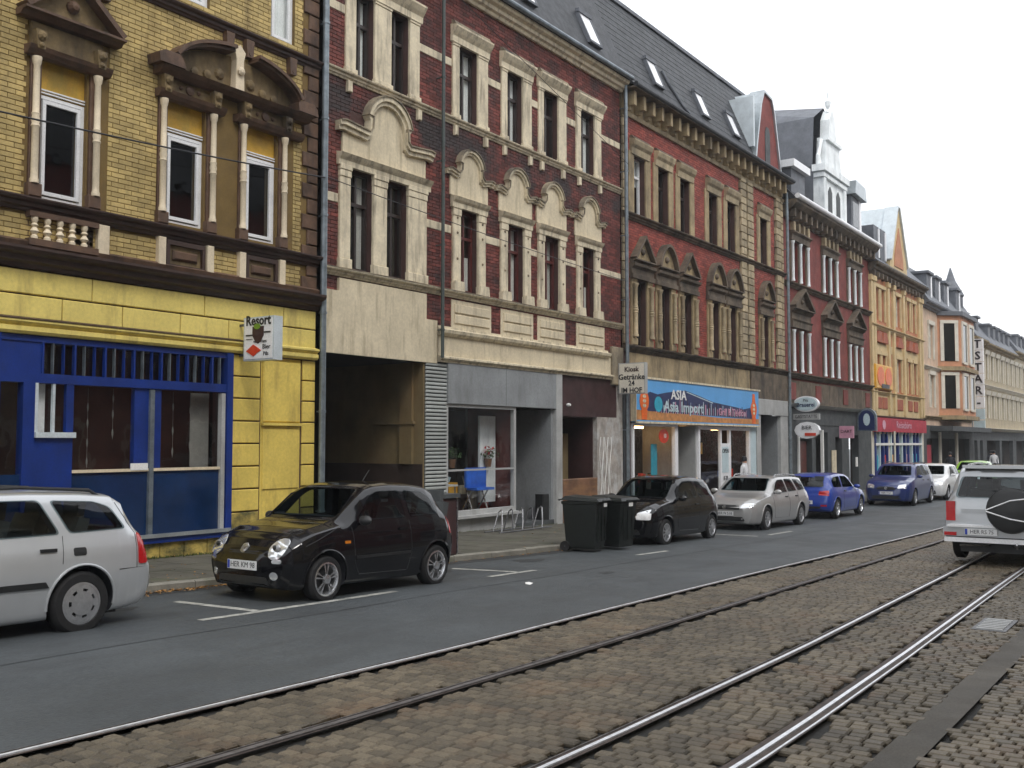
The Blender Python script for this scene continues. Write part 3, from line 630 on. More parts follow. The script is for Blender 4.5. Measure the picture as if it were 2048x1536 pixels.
# parapet zone under the sills: balusters at the left, framed panels at the right
for off in (-4.2, 0.):
    mk('balustrade_recess', M().box(8.22+off, 9.3+off, D-.012, D, 4.62, 5.12), 'brown_stone', B)
    bal = mk('balustrade', M().box(8.2+off, 9.32+off, D-.14, D, 4.62, 4.72).box(8.2+off, 9.32+off, D-.14, D, 5.04, 5.12), 'brown_stone', B)
    for k in range(5): mk('baluster', M().lathe([(.05, 4.72), (.05, 4.76), (.03, 4.78), (.065, 4.83), (.03, 4.89), (.055, 4.92), (.03, 4.95), (.05, 4.99), (.05, 5.04)], (8.3+off+k*.2, D-.09, 0), 10), 'cream_column', bal, smooth=True)
    mk('panel_pier', M().cbox(9.34+off, 9.54+off, D-.1, D, 4.62, 5.12, .015), 'cream_column', B)
for a, b in ((10.61, 11.39), (12.30, 13.04)):
    p_ = mk('parapet_panel', M().box(a, b, D-.02, D, 4.64, 5.1), 'olive_stone', B)
    mk('panel_frame', M().box(a, b, D-.08, D-.02, 5.02, 5.1).box(a, b, D-.08, D-.02, 4.64, 4.7).box(a, a+.06, D-.08, D-.02, 4.7, 5.02).box(b-.06, b, D-.08, D-.02, 4.7, 5.02), 'dark_cornice', p_)
    mk('panel_boss', M().cbox(a+.14, b-.14, D-.07, D-.02, 4.78, 4.94, .03), 'brown_stone', p_)
    for q in (a-.17, b+.03): mk('panel_pier', M().cbox(q, q+.14, D-.11, D, 4.62, 5.12, .015), 'cream_column', B)
quoins(B, 13.68, 14.07, 4.62, 12.6, 'brown_stone', h=.30, alt=.13)
# yellow ground floor: smooth blocks with recessed joints
def blocks(x0, x1, z0, z1, n, mat='yellow_paint', d=.035, nm='stone_block', holes=()):
    w = (x1-x0)/n
    for i in range(n): mk(nm, M().cbox(x0+i*w+.008, x0+(i+1)*w-.008, D-d, D, z0+.012, z1-.012, .012), mat, B)
wg = wall(X0, X1, -.4, 4.28, [(7.75, 12.03, .18, 3.3)], 'dark_mortar', B, 'ground_floor_wall', th=.45)
for i, x in enumerate([3.62, 5.2, 7.2, 9.3, 11.43, 13.24]): 
    x2 = [5.2, 7.2, 9.3, 11.43, 13.24, 14.07][i]; blocks(x, x2, 3.9, 4.27, 1, 'yellow_paint_light')
for i, x in enumerate([3.62, 5.4, 6.6, 7.7, 8.81, 9.84, 10.94, 11.96, 13.0]):
    x2 = [5.4, 6.6, 7.7, 8.81, 9.84, 10.94, 11.96, 13.0, 14.07][i]; blocks(x, x2, 3.5, 3.9, 1, 'yellow_paint_light')
mk('weathered_moulding', M().mould(X0, 14.05, [(0, 3.32), (.10, 3.32), (.13, 3.36), (.13, 3.42), (.09, 3.44), (.16, 3.49), (.16, 3.52), (.03, 3.56), (0, 3.56)], D-.0), 'yellow_paint_light', B)
mk('moulding_dirt', M().mould(X0, 12.2, [(.1, 3.535), (.17, 3.523), (.17, 3.535), (.03, 3.575), (.0, 3.575)], D), 'dark_cornice', B)
zb = [-.38, .12, .53, .93, 1.33, 1.73, 2.13, 2.53, 2.92, 3.31]
for a, b in zip(zb, zb[1:]):
    mm_ = 'yellow_paint' if a > .5 else 'yellow_dirty'; blocks(12.05, 12.70, a, b, 1, mm_); blocks(13.73, 14.07, a, b, 1, mm_)
    blocks(3.62, 5.6, a, b, 1); blocks(5.6, 7.72, a, b, 1)
pn = mk('recessed_panel', M().cbox(12.73, 13.70, D-.008, D, -.38, 3.30, .004), 'yellow_paint', B)
mk('upper_panel', M().cbox(12.76, 13.68, D-.05, D-.008, 2.12, 3.24, .02), 'yellow_paint', pn); mk('panel_ledge', M().box(12.74, 13.7, D-.08, D-.008, 2.06, 2.11), 'yellow_paint', pn)
mk('lower_panel', M().cbox(12.78, 13.66, D-.03, D-.008, .9, 2.0, .012), 'yellow_paint', pn)
for i in range(9): mk('plinth_stone', M().cbox(7.77+i*.475, 7.77+(i+1)*.475-.012, D-.04, D, -.4, .155, .01), 'yellow_dirty', B)
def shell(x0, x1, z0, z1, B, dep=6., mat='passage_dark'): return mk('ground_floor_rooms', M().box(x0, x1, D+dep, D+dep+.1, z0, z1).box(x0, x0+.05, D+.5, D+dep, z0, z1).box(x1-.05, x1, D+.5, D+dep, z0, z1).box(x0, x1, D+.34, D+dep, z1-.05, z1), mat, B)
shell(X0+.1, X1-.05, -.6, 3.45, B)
# blue timber shop front
SH = mk('shop_front', M().box(7.76, 12.02, D-.10, D+.12, .13, .25).box(11.90, 12.03, D-.09, D+.1, .25, 3.31).box(7.76, 7.86, D-.09, D+.1, .25, 3.31).box(7.86, 11.9, D-.06, D+.1, 2.62, 2.76).box(7.86, 11.9, D-.05, D+.1, 3.22, 3.31), 'blue_paint', B)
mk('sill_ledge', M().box(9.1, 11.98, D-.14, D-.10, .22, .28), 'zinc', SH)
for i in range(20):
    x = 8.5+i*.172
    if x < 11.85: mk('glazing_bar', M().box(x, x+(.03 if i % 3 == 0 else .012), D-.05, D+.02, 2.76, 3.22), 'blue_paint' if i % 3 != 1 else 'pipe_zinc', SH)
mk('upper_panel', M().box(7.86, 8.5, D-.03, D+.02, 2.76, 3.22), 'blue_paint', SH)
mk('fanlight_pane', M().box(8.5, 11.9, D+.03, D+.036, 2.76, 3.22), 'glass_shop', SH)
mk('side_post', M().box(8.22, 8.40, D-.06, D+.1, .25, 2.62).box(8.40, 9.02, D-.04, D+.1, .25, 1.84), 'blue_paint', SH); mk('left_lower_panel', M().box(7.86, 8.22, D-.012, D+.03, .25, 1.29), 'blue_panel', SH); mk('pane', M().box(7.86, 8.22, D+.01, D+.016, 1.29, 2.62), 'glass_shop', SH)
cw = mk('corner_window', M().box(8.40, 8.45, D-.06, D, 1.88, 2.62).box(8.40, 9.04, D-.1, D, 1.82, 1.9).box(8.68, 8.72, D-.05, D, 1.9, 2.62), 'zinc_light', SH); mk('blue_post', M().box(8.90, 9.02, D-.05, D+.02, 1.9, 2.62), 'blue_paint', SH)
mk('pane', M().box(8.45, 8.93, D+.01, D+.016, 1.9, 2.62), 'glass_shop', SH)
mk('inner_curtain', M().box(8.47, 8.66, D+.12, D+.14, 1.9, 2.62), 'curtain_pale', SH)
for x in (10.36, 11.80): mk('metal_post', M().box(x, x+.08, D-.07, D+.03, .25, 2.6), 'pipe_zinc' if x < 11 else 'grey_light', SH)
mk('blue_post', M().box(10.10, 10.36, D-.02, D+.08, 1.34, 2.62).box(10.44, 10.60, D-.02, D+.08, 1.34, 2.62), 'blue_paint', SH)
mk('shop_rail', M().box(9.02, 10.36, D-.05, D, 1.29, 1.335).box(10.44, 11.8, D-.05, D, 1.29, 1.335), 'cream_column', SH)
mk('notice', M().box(10.02, 10.34, D-.06, D-.05, 1.31, 1.42), 'white_paint', SH)
for a, b in ((9.02, 10.36), (10.44, 11.8)):
    mk('lower_panel', M().box(a, b, D-.012, D+.03, .25, 1.29), 'blue_panel', SH); mk('pane', M().box(a, b, D+.01, D+.016, 1.335, 2.62), 'glass_shop', SH)
mk('shop_interior', M().box(7.9, 12.0, D+.9, D+.95, 0, 3.3).box(11.95, 12.0, D+.5, D+.9, 0, 3.3).box(7.8, 12, D+.46, D+.9, 3.28, 3.32).box(7.9, 12, D+.46, D+.9, 1.1, 1.14), 'dim_brown', B)
mk('side_curtain', M().box(11.4, 11.78, D+.25, D+.27, 1.3, 2.6), 'blind_grey', SH)
for k, (x, zz) in enumerate([(9.42, (1.45, 1.75, 2.05, 2.3)), (9.86, (1.9, 2.2, 2.45)), (11.0, (1.6, 1.95, 2.35)), (11.35, (1.7, 2.3))]):
    m_ = M()
    for z in zz: m_.lathe([(.003, z-.08), (.014, z-.02), (.014, z+.02), (.003, z+.07)], (x, D+.2, 0), 8)
    m_.tube([(x, D+.2, zz[0]-.1), (x, D+.2, 2.6)], .003, 4); mk('hanging_string', m_, 'blind_grey', SH)
downpipe(14.15, gz(14)+.1, 12.6, 'pipe_zinc', 'tall grey zinc downpipe between the yellow house and the red brick house', .065)
cornice(B, X0, X1, 12.6, 13.0, .45, 'brown_stone')
rf = M(); rf.add([(X0, D-.3, 13.0), (X1, D-.3, 13.0), (X1, D+4, 17), (X0, D+4, 17), (X1, D+10, 13), (X0, D+10, 13)], [(0, 1, 2, 3), (3, 2, 4, 5), (1, 4, 2), (0, 3, 5)]); mk('roof', rf, 'slate', B)
# ================================================================== dark red brick house with cream stucco
B = root('red_brick_house', (20, D, 0), 'dark red brick house with cream stucco arches, an open carriage passage and a grey shop', 'house')
X0, X1 = 14.22, 26.42
LW = [(14.97, 15.65), (16.07, 16.75), (18.63, 19.31), (20.54, 21.27), (22.22, 22.96), (24.16, 24.85)]
UW = [(15.10, 15.66), (16.19, 16.78), (18.57, 19.30), (20.53, 21.22), (22.21, 22.93), (24.11, 24.88)]
H = [(a, b, 5.24, 7.26 if b < 17 else 7.13) for a, b in LW]+[(a, b, 9.24, 10.98) for a, b in UW]
wl = wall(X0, X1, 3.55, 12.3, H, 'dark_mortar', B)
tr = [(a-.24, b+.24, 5.1, 8.0) for a, b in LW]+[(a-.2, b+.2, 9.0, 11.2) for a, b in UW]
bricks(X0, X1, 3.56, 12.3, H+tr+[(14.2, 17.9, 3.5, 4.45), (17.8, 25.7, 3.5, 4.3), (14.65, 17.4, 4.4, 5.1), (15, 16.8, 8, 8.5)], 'red_brick_dark', wl)
room(B, X0, X1, 3.6, 12.3, [4.6, 8.5, 12.2])
for i, (a, b) in enumerate(LW): window(B, a, b, 5.24, H[i][3], 'frame_brown' if i < 2 else 'frame_red', 'T', rec=.16, cur=['sides', 'left', 'low', 'full', 'sides', 'low'][i], tr=.68)
for i, (a, b) in enumerate(UW): window(B, a, b, 9.24, 10.98, 'frame_brown', 'T', rec=.16, cur=['full', 'left', 'full', 'full', 'left', 'full'][i], tr=.66, cm='curtain_pale')
# surrounds
for i, (a, b) in enumerate(LW):
    if i >= 2:
        for p, q in ((a-.29, a-.005), (b+.005, b+.29)):
            pilaster(B, p, q, 5.2, 7.24, .07, 'cream_trim', cap=.3); mk('scroll_foot', M().prism([(p-.05, 5.19), (q+.05, 5.19), (q+.02, 5.42), (p-.02, 5.42)], D-.15, D-.09), 'cream_trim', B)
            for z in (6.9, 6.55, 5.95): mk('stud', M().lathe([(.035, .07), (.02, .095), (.004, .1)], ((p+q)/2, D, z), 8, 'y'), 'sooty_trim', B)
        mk('lintel', M().mould(a-.34, b+.34, [(0, 7.13), (.09, 7.13), (.1, 7.24), (.15, 7.29), (.19, 7.36), (0, 7.4)], D), 'cream_trim', B)
        baroque_hood(B, (a+b)/2, 1.80, 7.4, 7.84, 8.44, 'cream_trim')
for p, q in ((14.66, 14.965), (15.655, 16.065), (16.755, 17.38)): pilaster(B, p, q, 5.2, 7.3, .07, 'cream_trim', cap=.25)
mk('lintel', M().mould(14.6, 17.48, [(0, 7.27), (.09, 7.27), (.1, 7.38), (.15, 7.44), (.19, 7.5), (0, 7.54)], D), 'cream_trim', B)
baroque_hood(B, 16.04, 2.95, 7.54, 7.95, 8.80, 'cream_trim', dep=.18)
for i, (a, b) in enumerate(UW):
    if i >= 2:
        for p, q in ((a-.25, a-.005), (b+.005, b+.40 if i < 5 else b+.36)): pilaster(B, p, q, 9.2, 11.0, .06, 'cream_trim', cap=.1, base=.1)
        mk('window_hood', M().mould(a-.3, b+.45, [(0, 10.98), (.07, 10.98), (.08, 11.12), (.14, 11.2), (.2, 11.3), (.2, 11.34), (0, 11.38)], D), 'cream_trim', B)
        mk('hood_capping', M().mould(a-.26, b+.41, [(0, 11.38), (.14, 11.38), (.1, 11.46), (0, 11.5)], D), 'sooty_trim', B)
for p, q in ((14.8, 15.095), (15.665, 16.185), (16.785, 17.12)): pilaster(B, p, q, 9.2, 11.0, .06, 'cream_trim', cap=.1, base=.1)
mk('window_hood', M().mould(14.7, 17.2, [(0, 10.98), (.07, 10.98), (.08, 11.12), (.14, 11.2), (.2, 11.3), (.2, 11.34), (0, 11.38)], D), 'cream_trim', B)
# bands
for z0, z1, segs in ((10.38, 10.56, [(14.22, 14.79), (17.13, 18.3), (19.72, 20.26), (21.64, 21.94), (23.35, 23.84), (25.26, 26.4)]), (6.50, 6.68, [(14.22, 14.64), (17.4, 18.3), (19.64, 20.22), (21.6, 21.9), (23.28, 23.84), (25.17, 26.4)])):
    for a, b in segs: mk('stucco_band', M().cbox(a, b, D-.03, D, z0, z1, .008), 'cream_trim', B)
c_ = cornice(B, X0, X1, 9.04, 9.20, .14, 'cream_trim', 'sill_course')
for x in (14.85, 17.05, 18.38, 19.55, 20.35, 21.5, 22.05, 23.1, 23.95, 25.1): mk('corbel', M().cbox(x, x+.13, D-.09, D, 8.80, 9.03, .015), 'cream_trim', c_)
c_ = cornice(B, X0, X1, 5.04, 5.19, .16, 'cream_trim', 'sill_course')
mk('wet_edge', M().mould(X0, X1, [(.0, 5.19), (.165, 5.175), (.165, 5.195), (0, 5.215)], D), 'sooty_trim', c_)
cornice(B, X0, X1+.05, 12.1, 12.42, .34, 'cream_trim', teeth=None)
mk('gutter', M().tube([(X0, D-.42, 12.46), (X1+.05, D-.42, 12.46)], .07, 10), 'pipe_zinc', B)
# panels below the sills, frieze
for a, b in ((18.32, 19.88), (20.28, 21.72), (21.92, 23.28), (23.86, 25.42)):
    p_ = mk('apron_panel', M().cbox(a, b, D-.03, D, 4.34, 5.0, .01), 'cream_stucco', B)
    mk('apron_field', M().cbox(a+.1, b-.1, D-.06, D-.03, 4.46, 4.66, .012).cbox(a+.1, b-.1, D-.06, D-.03, 4.7, 4.9, .012), 'cream_stucco', p_)
mk('frieze', M().box(17.82, 25.75, D-.04, D, 3.62, 4.16), 'cream_stucco', B)
mk('frieze_moulding', M().mould(17.82, 25.6, [(0, 4.14), (.08, 4.14), (.14, 4.2), (.16, 4.27), (.04, 4.31), (.04, 4.36), (0, 4.36)], D), 'cream_trim', B)
mk('sooty_corner', M().cbox(25.75, 26.42, D-.10, D, 3.4, 4.5, .02), 'sooty_trim', B)
mk('shop_cornice', M().mould(17.82, 25.7, [(0, 3.54), (.1, 3.54), (.1, 3.58), (.18, 3.62), (.18, 3.66), (0, 3.7)], D), 'cream_trim', B)
mk('blank_sign_board', M().prism([(14.26, 3.5), (17.76, 3.5), (17.76, 4.45), (17.38, 4.45), (17.38, 5.0), (14.66, 5.0), (14.66, 4.74), (14.26, 4.74)], D-.07, D), 'cream_stucco', B)
# passage
PS = mk('carriage_passage', M().box(17.34, 17.38, D-.02, D+14, -.6, 3.55), 'passage_wall', B)
mk('dado', M().box(17.325, 17.34, D-.01, D+14, -.6, 1.28), 'passage_dado', PS); mk('passage_pilaster', M().box(17.27, 17.338, D+.25, D+.6, 1.28, 3.5).box(17.25, 17.338, D+.2, D+1.4, 2.15, 2.22), 'passage_wall', PS)
mk('passage_shell', M().box(14.24, 14.3, D, D+14, -.6, 3.55).box(14.3, 17.34, D+.05, D+14, 3.5, 3.6).box(14.3, 17.34, D+13.9, D+14, -.6, 3.5), 'passage_dark', PS)
mk('passage_floor', M().box(14.3, 17.34, D+.3, D+14, -.6, gz(16)+.09), 'asphalt_dark', PS)
# left lower edge pier, ribbed pier
gs = mk('ribbed_pier', M().box(17.40, 18.12, D-.03, D+.5, -.5, 3.58), 'grey_dark', B)
z = -.3; rb = M()
while z < 3.5: rb.cr = random.random(); rb.cbox(17.39, 18.13, D-.06, D-.03, z, z+.058, .012); z += .085
mk('slats', rb, 'grey_slat', gs, kind='stuff')
mk('shop_fascia', M().cbox(18.13, 22.70, D-.10, D, 2.62, 3.53, .01), 'grey_render', B)
mk('fascia_seam', M().box(20.4, 20.41, D-.102, D-.1, 2.64, 3.52), 'grey_dark', B)
sw = mk('shop_window', M().box(18.13, 18.19, D-.05, D+.06, .1, 2.62).box(20.82, 20.9, D-.05, D+.06, .1, 2.62).box(18.19, 20.82, D-.05, D+.06, 2.55, 2.62).box(18.19, 20.82, D-.1, D+.06, .08, .2).box(18.19, 20.82, D-.04, D+.02, 1.10, 1.14), 'grey_light', B)
for a, b in ((.2, 1.1), (1.14, 2.55)): mk('pane', M().box(18.19, 20.82, D+.0, D+.006, a, b), 'glass_shop', sw)
mk('window_sill', M().box(18.1, 20.9, D-.22, D-.05, .03, .09), 'grey_light', sw)
mk('shop_base', M().box(18.13, 20.9, D-.04, D+.02, -.5, .03), 'grey_light', B)
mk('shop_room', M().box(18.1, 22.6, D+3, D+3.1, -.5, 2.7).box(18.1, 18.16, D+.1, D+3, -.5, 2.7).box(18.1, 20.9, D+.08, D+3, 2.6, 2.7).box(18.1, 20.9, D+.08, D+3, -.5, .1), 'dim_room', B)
mk('white_cabinet', M().box(20.15, 20.8, D+.5, D+.56, .3, 2.4), 'white_stucco', B)
rc = mk('shop_entrance', M().box(22.60, 22.7, D, D+1.4, -.5, 2.62), 'grey_render', B)
mk('entrance_door', M().box(20.9, 21.5, D+1.3, D+1.36, -.4, 2.4), 'frame_red', rc); mk('door_side', M().box(20.86, 20.95, D+.06, D+1.4, -.5, 2.62), 'frame_red', rc)
mk('entrance_back', M().box(20.9, 22.7, D+1.4, D+1.5, -.5, 2.7), 'grey_render', rc); mk('entrance_soffit', M().box(20.9, 22.6, D+.02, D+1.4, 2.6, 2.66), 'passage_dark', rc); mk('entrance_step', M().box(20.9, 22.7, D-.02, D+1.4, -.6, gz(22)+.20), 'grey_dark', rc)
mk('letter_box', M().cbox(22.30, 22.58, D+.05, D+.3, -.25, .42, .02), 'black_plastic', rc)
mk('white_pier', M().cbox(22.70, 23.0, D-.11, D+.4, -.5, 3.54, .015), 'grey_light', B)
mk('maroon_fascia', M().box(23.0, 26.1, D-.02, D+.1, 2.45, 3.54), 'maroon', B); mk('maroon_side', M().box(26.1, 26.42, D-.05, D+.4, -.6, 3.4), 'graffiti_wall', B)
mk('lamp_stub', M().lathe([(.03, 0), (.05, .05), (.03, .12)], (23.35, D-.02, 2.75), 10, 'y'), 'white_paint', B)
mk('recess_wall', M().box(23.0, 23.06, D+.1, D+1.2, -.6, 2.5).box(23.0, 25.0, D+1.15, D+1.2, -.6, 2.5).box(23, 25, D+.1, D+1.2, 2.42, 2.45), 'maroon', B)
mk('recess_door', M().cbox(23.35, 24.3, D+1.1, D+1.15, -.5, 1.75, .02), 'grey_dark', B); mk('recess_panel', M().box(23.2, 24.6, D+.7, D+.74, -.5, 2.0), 'passage_wall', B)
mk('boarded_counter', M().cbox(23.1, 24.95, D-.05, D+.1, -.5, .78, .02), 'brown_board', B)
gw = mk('graffiti_pier', M().box(24.95, 26.1, D-.04, D+.5, -.6, 2.46), 'graffiti_wall', B)
tg = M()
for k in range(5):
    pts = [(25.12+.14*k+.06*math.sin(k*2.1+j*1.3), D-.05, .3+.32*j) for j in range(6)]; tg.tube(pts, .012, 4)
mk('spray_paint', tg, 'white_paint', gw)
rf = M(); rf.add([(X0, D-.3, 12.5), (X1, D-.3, 12.5), (X1, D+1.2, 15.9), (X0, D+1.2, 15.9), (X1, D+6, 18), (X0, D+6, 18), (X0, D+12, 12.5), (X1, D+12, 12.5)], [(0, 1, 2, 3), (3, 2, 4, 5), (5, 4, 7, 6), (1, 7, 4, 2), (0, 3, 5, 6)]); mk('roof', rf, 'slate', B)
def roofs(x, z0, z1, yf, w=.7, pane='white_gloss', par=None):
    f = M()
    for u, v in ((x, x+.06), (x+w-.06, x+w)): f.add([(u, yf(z0), z0), (v, yf(z0), z0), (v, yf(z1), z1), (u, yf(z1), z1), (u, yf(z0)+.12, z0), (v, yf(z0)+.12, z0), (v, yf(z1)+.12, z1), (u, yf(z1)+.12, z1)], [(0, 1, 2, 3), (0, 3, 7, 4), (1, 5, 6, 2), (0, 4, 5, 1), (3, 2, 6, 7)])
    f.box(x, x+w, yf(z0)-.02, yf(z0)+.12, z0-.06, z0); f.box(x-.02, x+w+.02, yf(z1)-.03, yf(z1)+.1, z1, z1+.1)
    s_ = mk('skylight', f, 'slate_far', par); g_ = M(); g_.add([(x+.06, yf(z0)+.02, z0), (x+w-.06, yf(z0)+.02, z0), (x+w-.06, yf(z1)+.02, z1), (x+.06, yf(z1)+.02, z1)], [(0, 1, 2, 3)]); mk('pane', g_, pane, s_)
for x in (17.5, 21.0, 24.4): roofs(x, 13.0, 13.9, lambda z: D-.3+(z-12.5)*1.5/3.4-.12, par=B)
downpipe(17.78, 3.62, 12.4, 'pipe_dark', 'thin dark downpipe running down the red brick front beside the arched double window', .04, Y=D-.2)
downpipe(26.46, gz(26)+.1, 12.4, 'pipe_zinc', 'zinc downpipe between the dark red house and the sandstone trimmed house', .055, Y=D-.2)
# shop goods seen through the window
shell(17.5, 26.38, -.7, 3.6, B)
mk('shop_side_wall', M().box(22.5, 22.58, D+1.5, D+3, -.5, 2.7).box(20.9, 22.6, D+1.5, D+3, 2.62, 2.7), 'dim_room', B); mk('recess_ceiling', M().box(23.0, 26.1, D+.1, D+1.3, 2.46, 2.55).box(24.9, 24.95, D+.1, D+1.3, -.6, 2.46), 'maroon', B)
def goods():
    o = root('folding_chair', (20.0, D+.45, .12), 'bright blue folding chair standing in the grey shop window', 'chair')
    mk('seat', M().box(19.55, 20.25, D+.14, D+.44, .62, .68).box(19.5, 20.3, D+.42, D+.48, .68, 1.15), 'bright_blue', o)
    for x in (19.58, 20.2): mk('leg', M().tube([(x, D+.3, .12), (x, D+.6, .95)], .02, 6).tube([(x, D+.6, .12), (x, D+.3, .62)], .02, 6), 'steel', o)
    o = root('side_table', (18.7, D+.45, .12), 'small white table with bowls at the left of the grey shop window', 'table')
    mk('top', M().box(18.35, 18.95, D+.25, D+.7, .74, .78), 'white_paint', o)
    for x, y in ((18.4, .3), (18.9, .3), (18.4, .65), (18.9, .65)): mk('leg', M().tube([(x, D+y, .12), (x, D+y, .74)], .02, 6), 'steel', o)
    mk('bowl', M().lathe([(.05, .78), (.14, .84), (.18, .95), (.16, .95), (.03, .82)], (18.65, D+.45, 0), 14), 'sign_paleblue', o)
    for j, (x, z, m_, l) in enumerate([(18.9, 1.16, 'plant', 'leafy pot plant above the bar of the grey shop window at left'), (20.35, 1.16, 'flower_red', 'red flowering pot plant at the right of the grey shop window')]):
        o = root('pot_plant', (x, D+.4, z), l, 'plant'); mk('pot', M().lathe([(.07, z), (.1, z+.18), (.11, z+.2), (.09, z+.2)], (x, D+.4, 0), 10), 'brown_board', o)
        lm = M()
        for k in range(160):
            a, e, r = random.uniform(0, 6.28), random.uniform(.1, 1.5), random.uniform(.08, .28); c = Vector((x+r*math.cos(a)*math.cos(e), D+.4+r*math.sin(a)*math.cos(e), z+.22+r*math.sin(e))); s_ = .04; d = Vector((random.uniform(-1, 1), random.uniform(-1, 1), random.uniform(-1, 1))).normalized()*s_; n = d.cross(Vector((0, 0, 1))).normalized()*s_*.5
            lm.cm = 1 if (m_ == 'flower_red' and e > .9) else 0; lm.add([c-d, c-n, c+d, c+n], [(0, 1, 2, 3)])
        mk('foliage', lm, ['plant', 'flower_red'], o)
    o = root('picture_stack', (19.2, D+.8, .12), 'stack of red and brown boxes on the floor behind the shop window', 'boxes')
    for k in range(6): mk('box', M().box(18.4+k*.42, 18.75+k*.42, D+.75, D+1.1, .12, .4+.1*(k*7 % 5)), ['sign_red', 'brown_board', 'sign_gold', 'maroon', 'cream_trim', 'sign_red'][k], o)
goods()
# ================================================================== red brick and sandstone house with the mansard
B = root('sandstone_trimmed_house', (33, D, 0), 'red brick house with sandstone pilasters, slate mansard and a blue shop sign', 'house')
X0, X1 = 26.50, 40.30
CU_ = [27.65, 29.28, 30.90, 33.22, 34.86, 38.10]; CL_ = [27.70, 29.35, 31.02, 33.30, 34.86, 38.15]
H = [(c-.38, c+.38, 8.62, 10.42) for c in CU_]+[(c-.36, c+.36, 4.66, 6.64) for c in CL_]
wl = wall(X0, X1, 3.4, 11.62, H, 'dark_mortar', B)
bricks(X0, X1, 4.66, 11.5, H+[(c-.7, c+.7, 4.6, 7.2) for c in CL_]+[(c-.5, c+.5, 8.6, 10.7) for c in CU_]+[(35.62, 36.95, 4, 12), (39.3, 40.4, 4, 12), (26.4, 26.9, 4, 12)], 'red_brick', wl)
room(B, X0, X1, 3.4, 11.6, [4.3, 8.0, 11.5])
for i, c in enumerate(CL_): window(B, c-.36, c+.36, 4.66, 6.64, 'frame_brown', 'T' if i not in (4,) else 'H', rec=.2, glass='glass' if i else 'glass_bright', cur=['left', None, None, 'sides', 'full', 'sides'][i], cm='curtain_pale' if i == 4 else 'curtain', tr=.7)
for i, c in enumerate(CU_): window(B, c-.38, c+.38, 8.62, 10.42, 'frame_brown' if i else 'frame_white', 'T', rec=.2, cur=['top', 'left', 'left', 'left', 'left', 'low'][i], cm='curtain_pale', tr=.7)
for i, c in enumerate(CU_):
    for s in (-1, 1):
        mk('stone_jamb', M().cbox(*sorted((c+s*.385, c+s*.72)), D-.05, D, 8.6, 10.5, .01), 'sandstone', B)
    mk('window_head', M().mould(c-.62, c+.62, [(0, 10.43), (.08, 10.43), (.1, 10.62), (.16, 10.7), (.2, 10.82), (.2, 10.86), (0, 10.9)], D), 'sandstone_light', B)
    mk('hood_capping', M().mould(c-.58, c+.58, [(0, 10.9), (.14, 10.9), (.08, 10.98), (0, 11.0)], D), 'sandstone_dark', B)
kinds = ['tri', 'seg', 'tri', 'seg', 'seg', 'seg']
for i, c in enumerate(CL_):
    for s in (-1, 1):
        a, b = sorted((c+s*.365, c+s*.68)); pilaster(B, a, b, 4.66, 6.66, .06, 'sandstone', cap=.2); colonnette(B, (a+b)/2+s*.02, 4.9, 6.5, .07, 'sandstone_light', Y=D-.07)
    mk('entablature', M().mould(c-.74, c+.74, [(0, 6.65), (.14, 6.65), (.15, 6.78), (.1, 6.8), (.1, 6.95), (.2, 7.02), (.22, 7.1), (0, 7.12)], D), 'sandstone_dark', B)
    pediment(B, c-.62, c+.62, 7.22, 7.92, 'sandstone_dark', kinds[i], d=.24, t=.09, fm='sandstone')
for a, b in ((35.64, 36.2), (36.32, 36.92), (39.36, 39.9)): quoins(B, a, b, 4.66, 11.6, 'sandstone_light', h=.27, d=.09, alt=.07)
quoins(B, 26.52, 26.86, 4.66, 11.6, 'sandstone_light', h=.27, d=.05, alt=.12, side=-1)
quoins(B, 39.98, 40.28, 4.66, 11.6, 'sandstone_light', h=.27, d=.05, alt=.1)
cornice(B, X0, X1, 8.40, 8.60, .2, 'sandstone_dark', 'sill_course')
cornice(B, X0, X1, 4.44, 4.64, .24, 'sandstone_dark', 'sill_course')
mk('frieze', M().box(X0+.3, 36.4, D-.05, D, 3.66, 4.42), 'sandstone', B); mk('frieze', M().box(36.4, X1, D-.12, D, 3.4, 4.42), 'sandstone_dark', B)
for i in range(9): mk('frieze_block', M().cbox(26.82+i*1.06, 27.86+i*1.06, D-.07, D-.05, 3.7, 4.40, .01), 'sandstone', B)
mk('eave_band', M().mould(X0, X1, [(0, 11.5), (.08, 11.5), (.12, 11.6), (.04, 11.66), (0, 11.66)], D), 'sandstone_light', B)
ef = mk('eave_frieze', M().box(X0, X1, D-.02, D+.3, 11.62, 12.2), 'sandstone', B)
me = mesh_of('corbel', M().prism([(0, 0), (.16, .0), (.16, .42), (0, .42)], -.34, 0).prism([(.02, -.12), (.14, -.12), (.14, 0), (.02, 0)], -.18, 0), 'sandstone'); x = X0+.2
while x < X1-.2: o = mk('corbel', me, None, ef); o.location = (x, D-.02, 11.76); x += .62
mk('soffit_board', M().box(X0, X1, D-.52, D, 12.2, 12.26), 'sandstone_dark', ef)
mk('gutter', M().tube([(X0, D-.52, 12.3), (X1, D-.52, 12.3)], .08, 10), 'slate', B)
rf = M(); a, b, c, d, e = (D-.48, 12.32), (D-.05, 12.7), (D+1.3, 15.95), (D+5.5, 17.2), (D+12, 12)
for P, Q in ((a, b), (b, c), (c, d), (d, e)): rf.add([(X0, P[0], P[1]), (X1-.0, P[0], P[1]), (X1, Q[0], Q[1]), (X0, Q[0], Q[1])], [(0, 1, 2, 3)])
rf.add([(X1, *q) for q in (a, b, c, d, e)], [(4, 3, 2, 1, 0)]); rf.add([(X0, *q) for q in (a, b, c, d, e)], [(0, 1, 2, 3, 4)])
ro = mk('mansard_roof', rf, 'slate', B)
def roofy(z): return D-.05+(z-12.7)*(1.35/3.25)
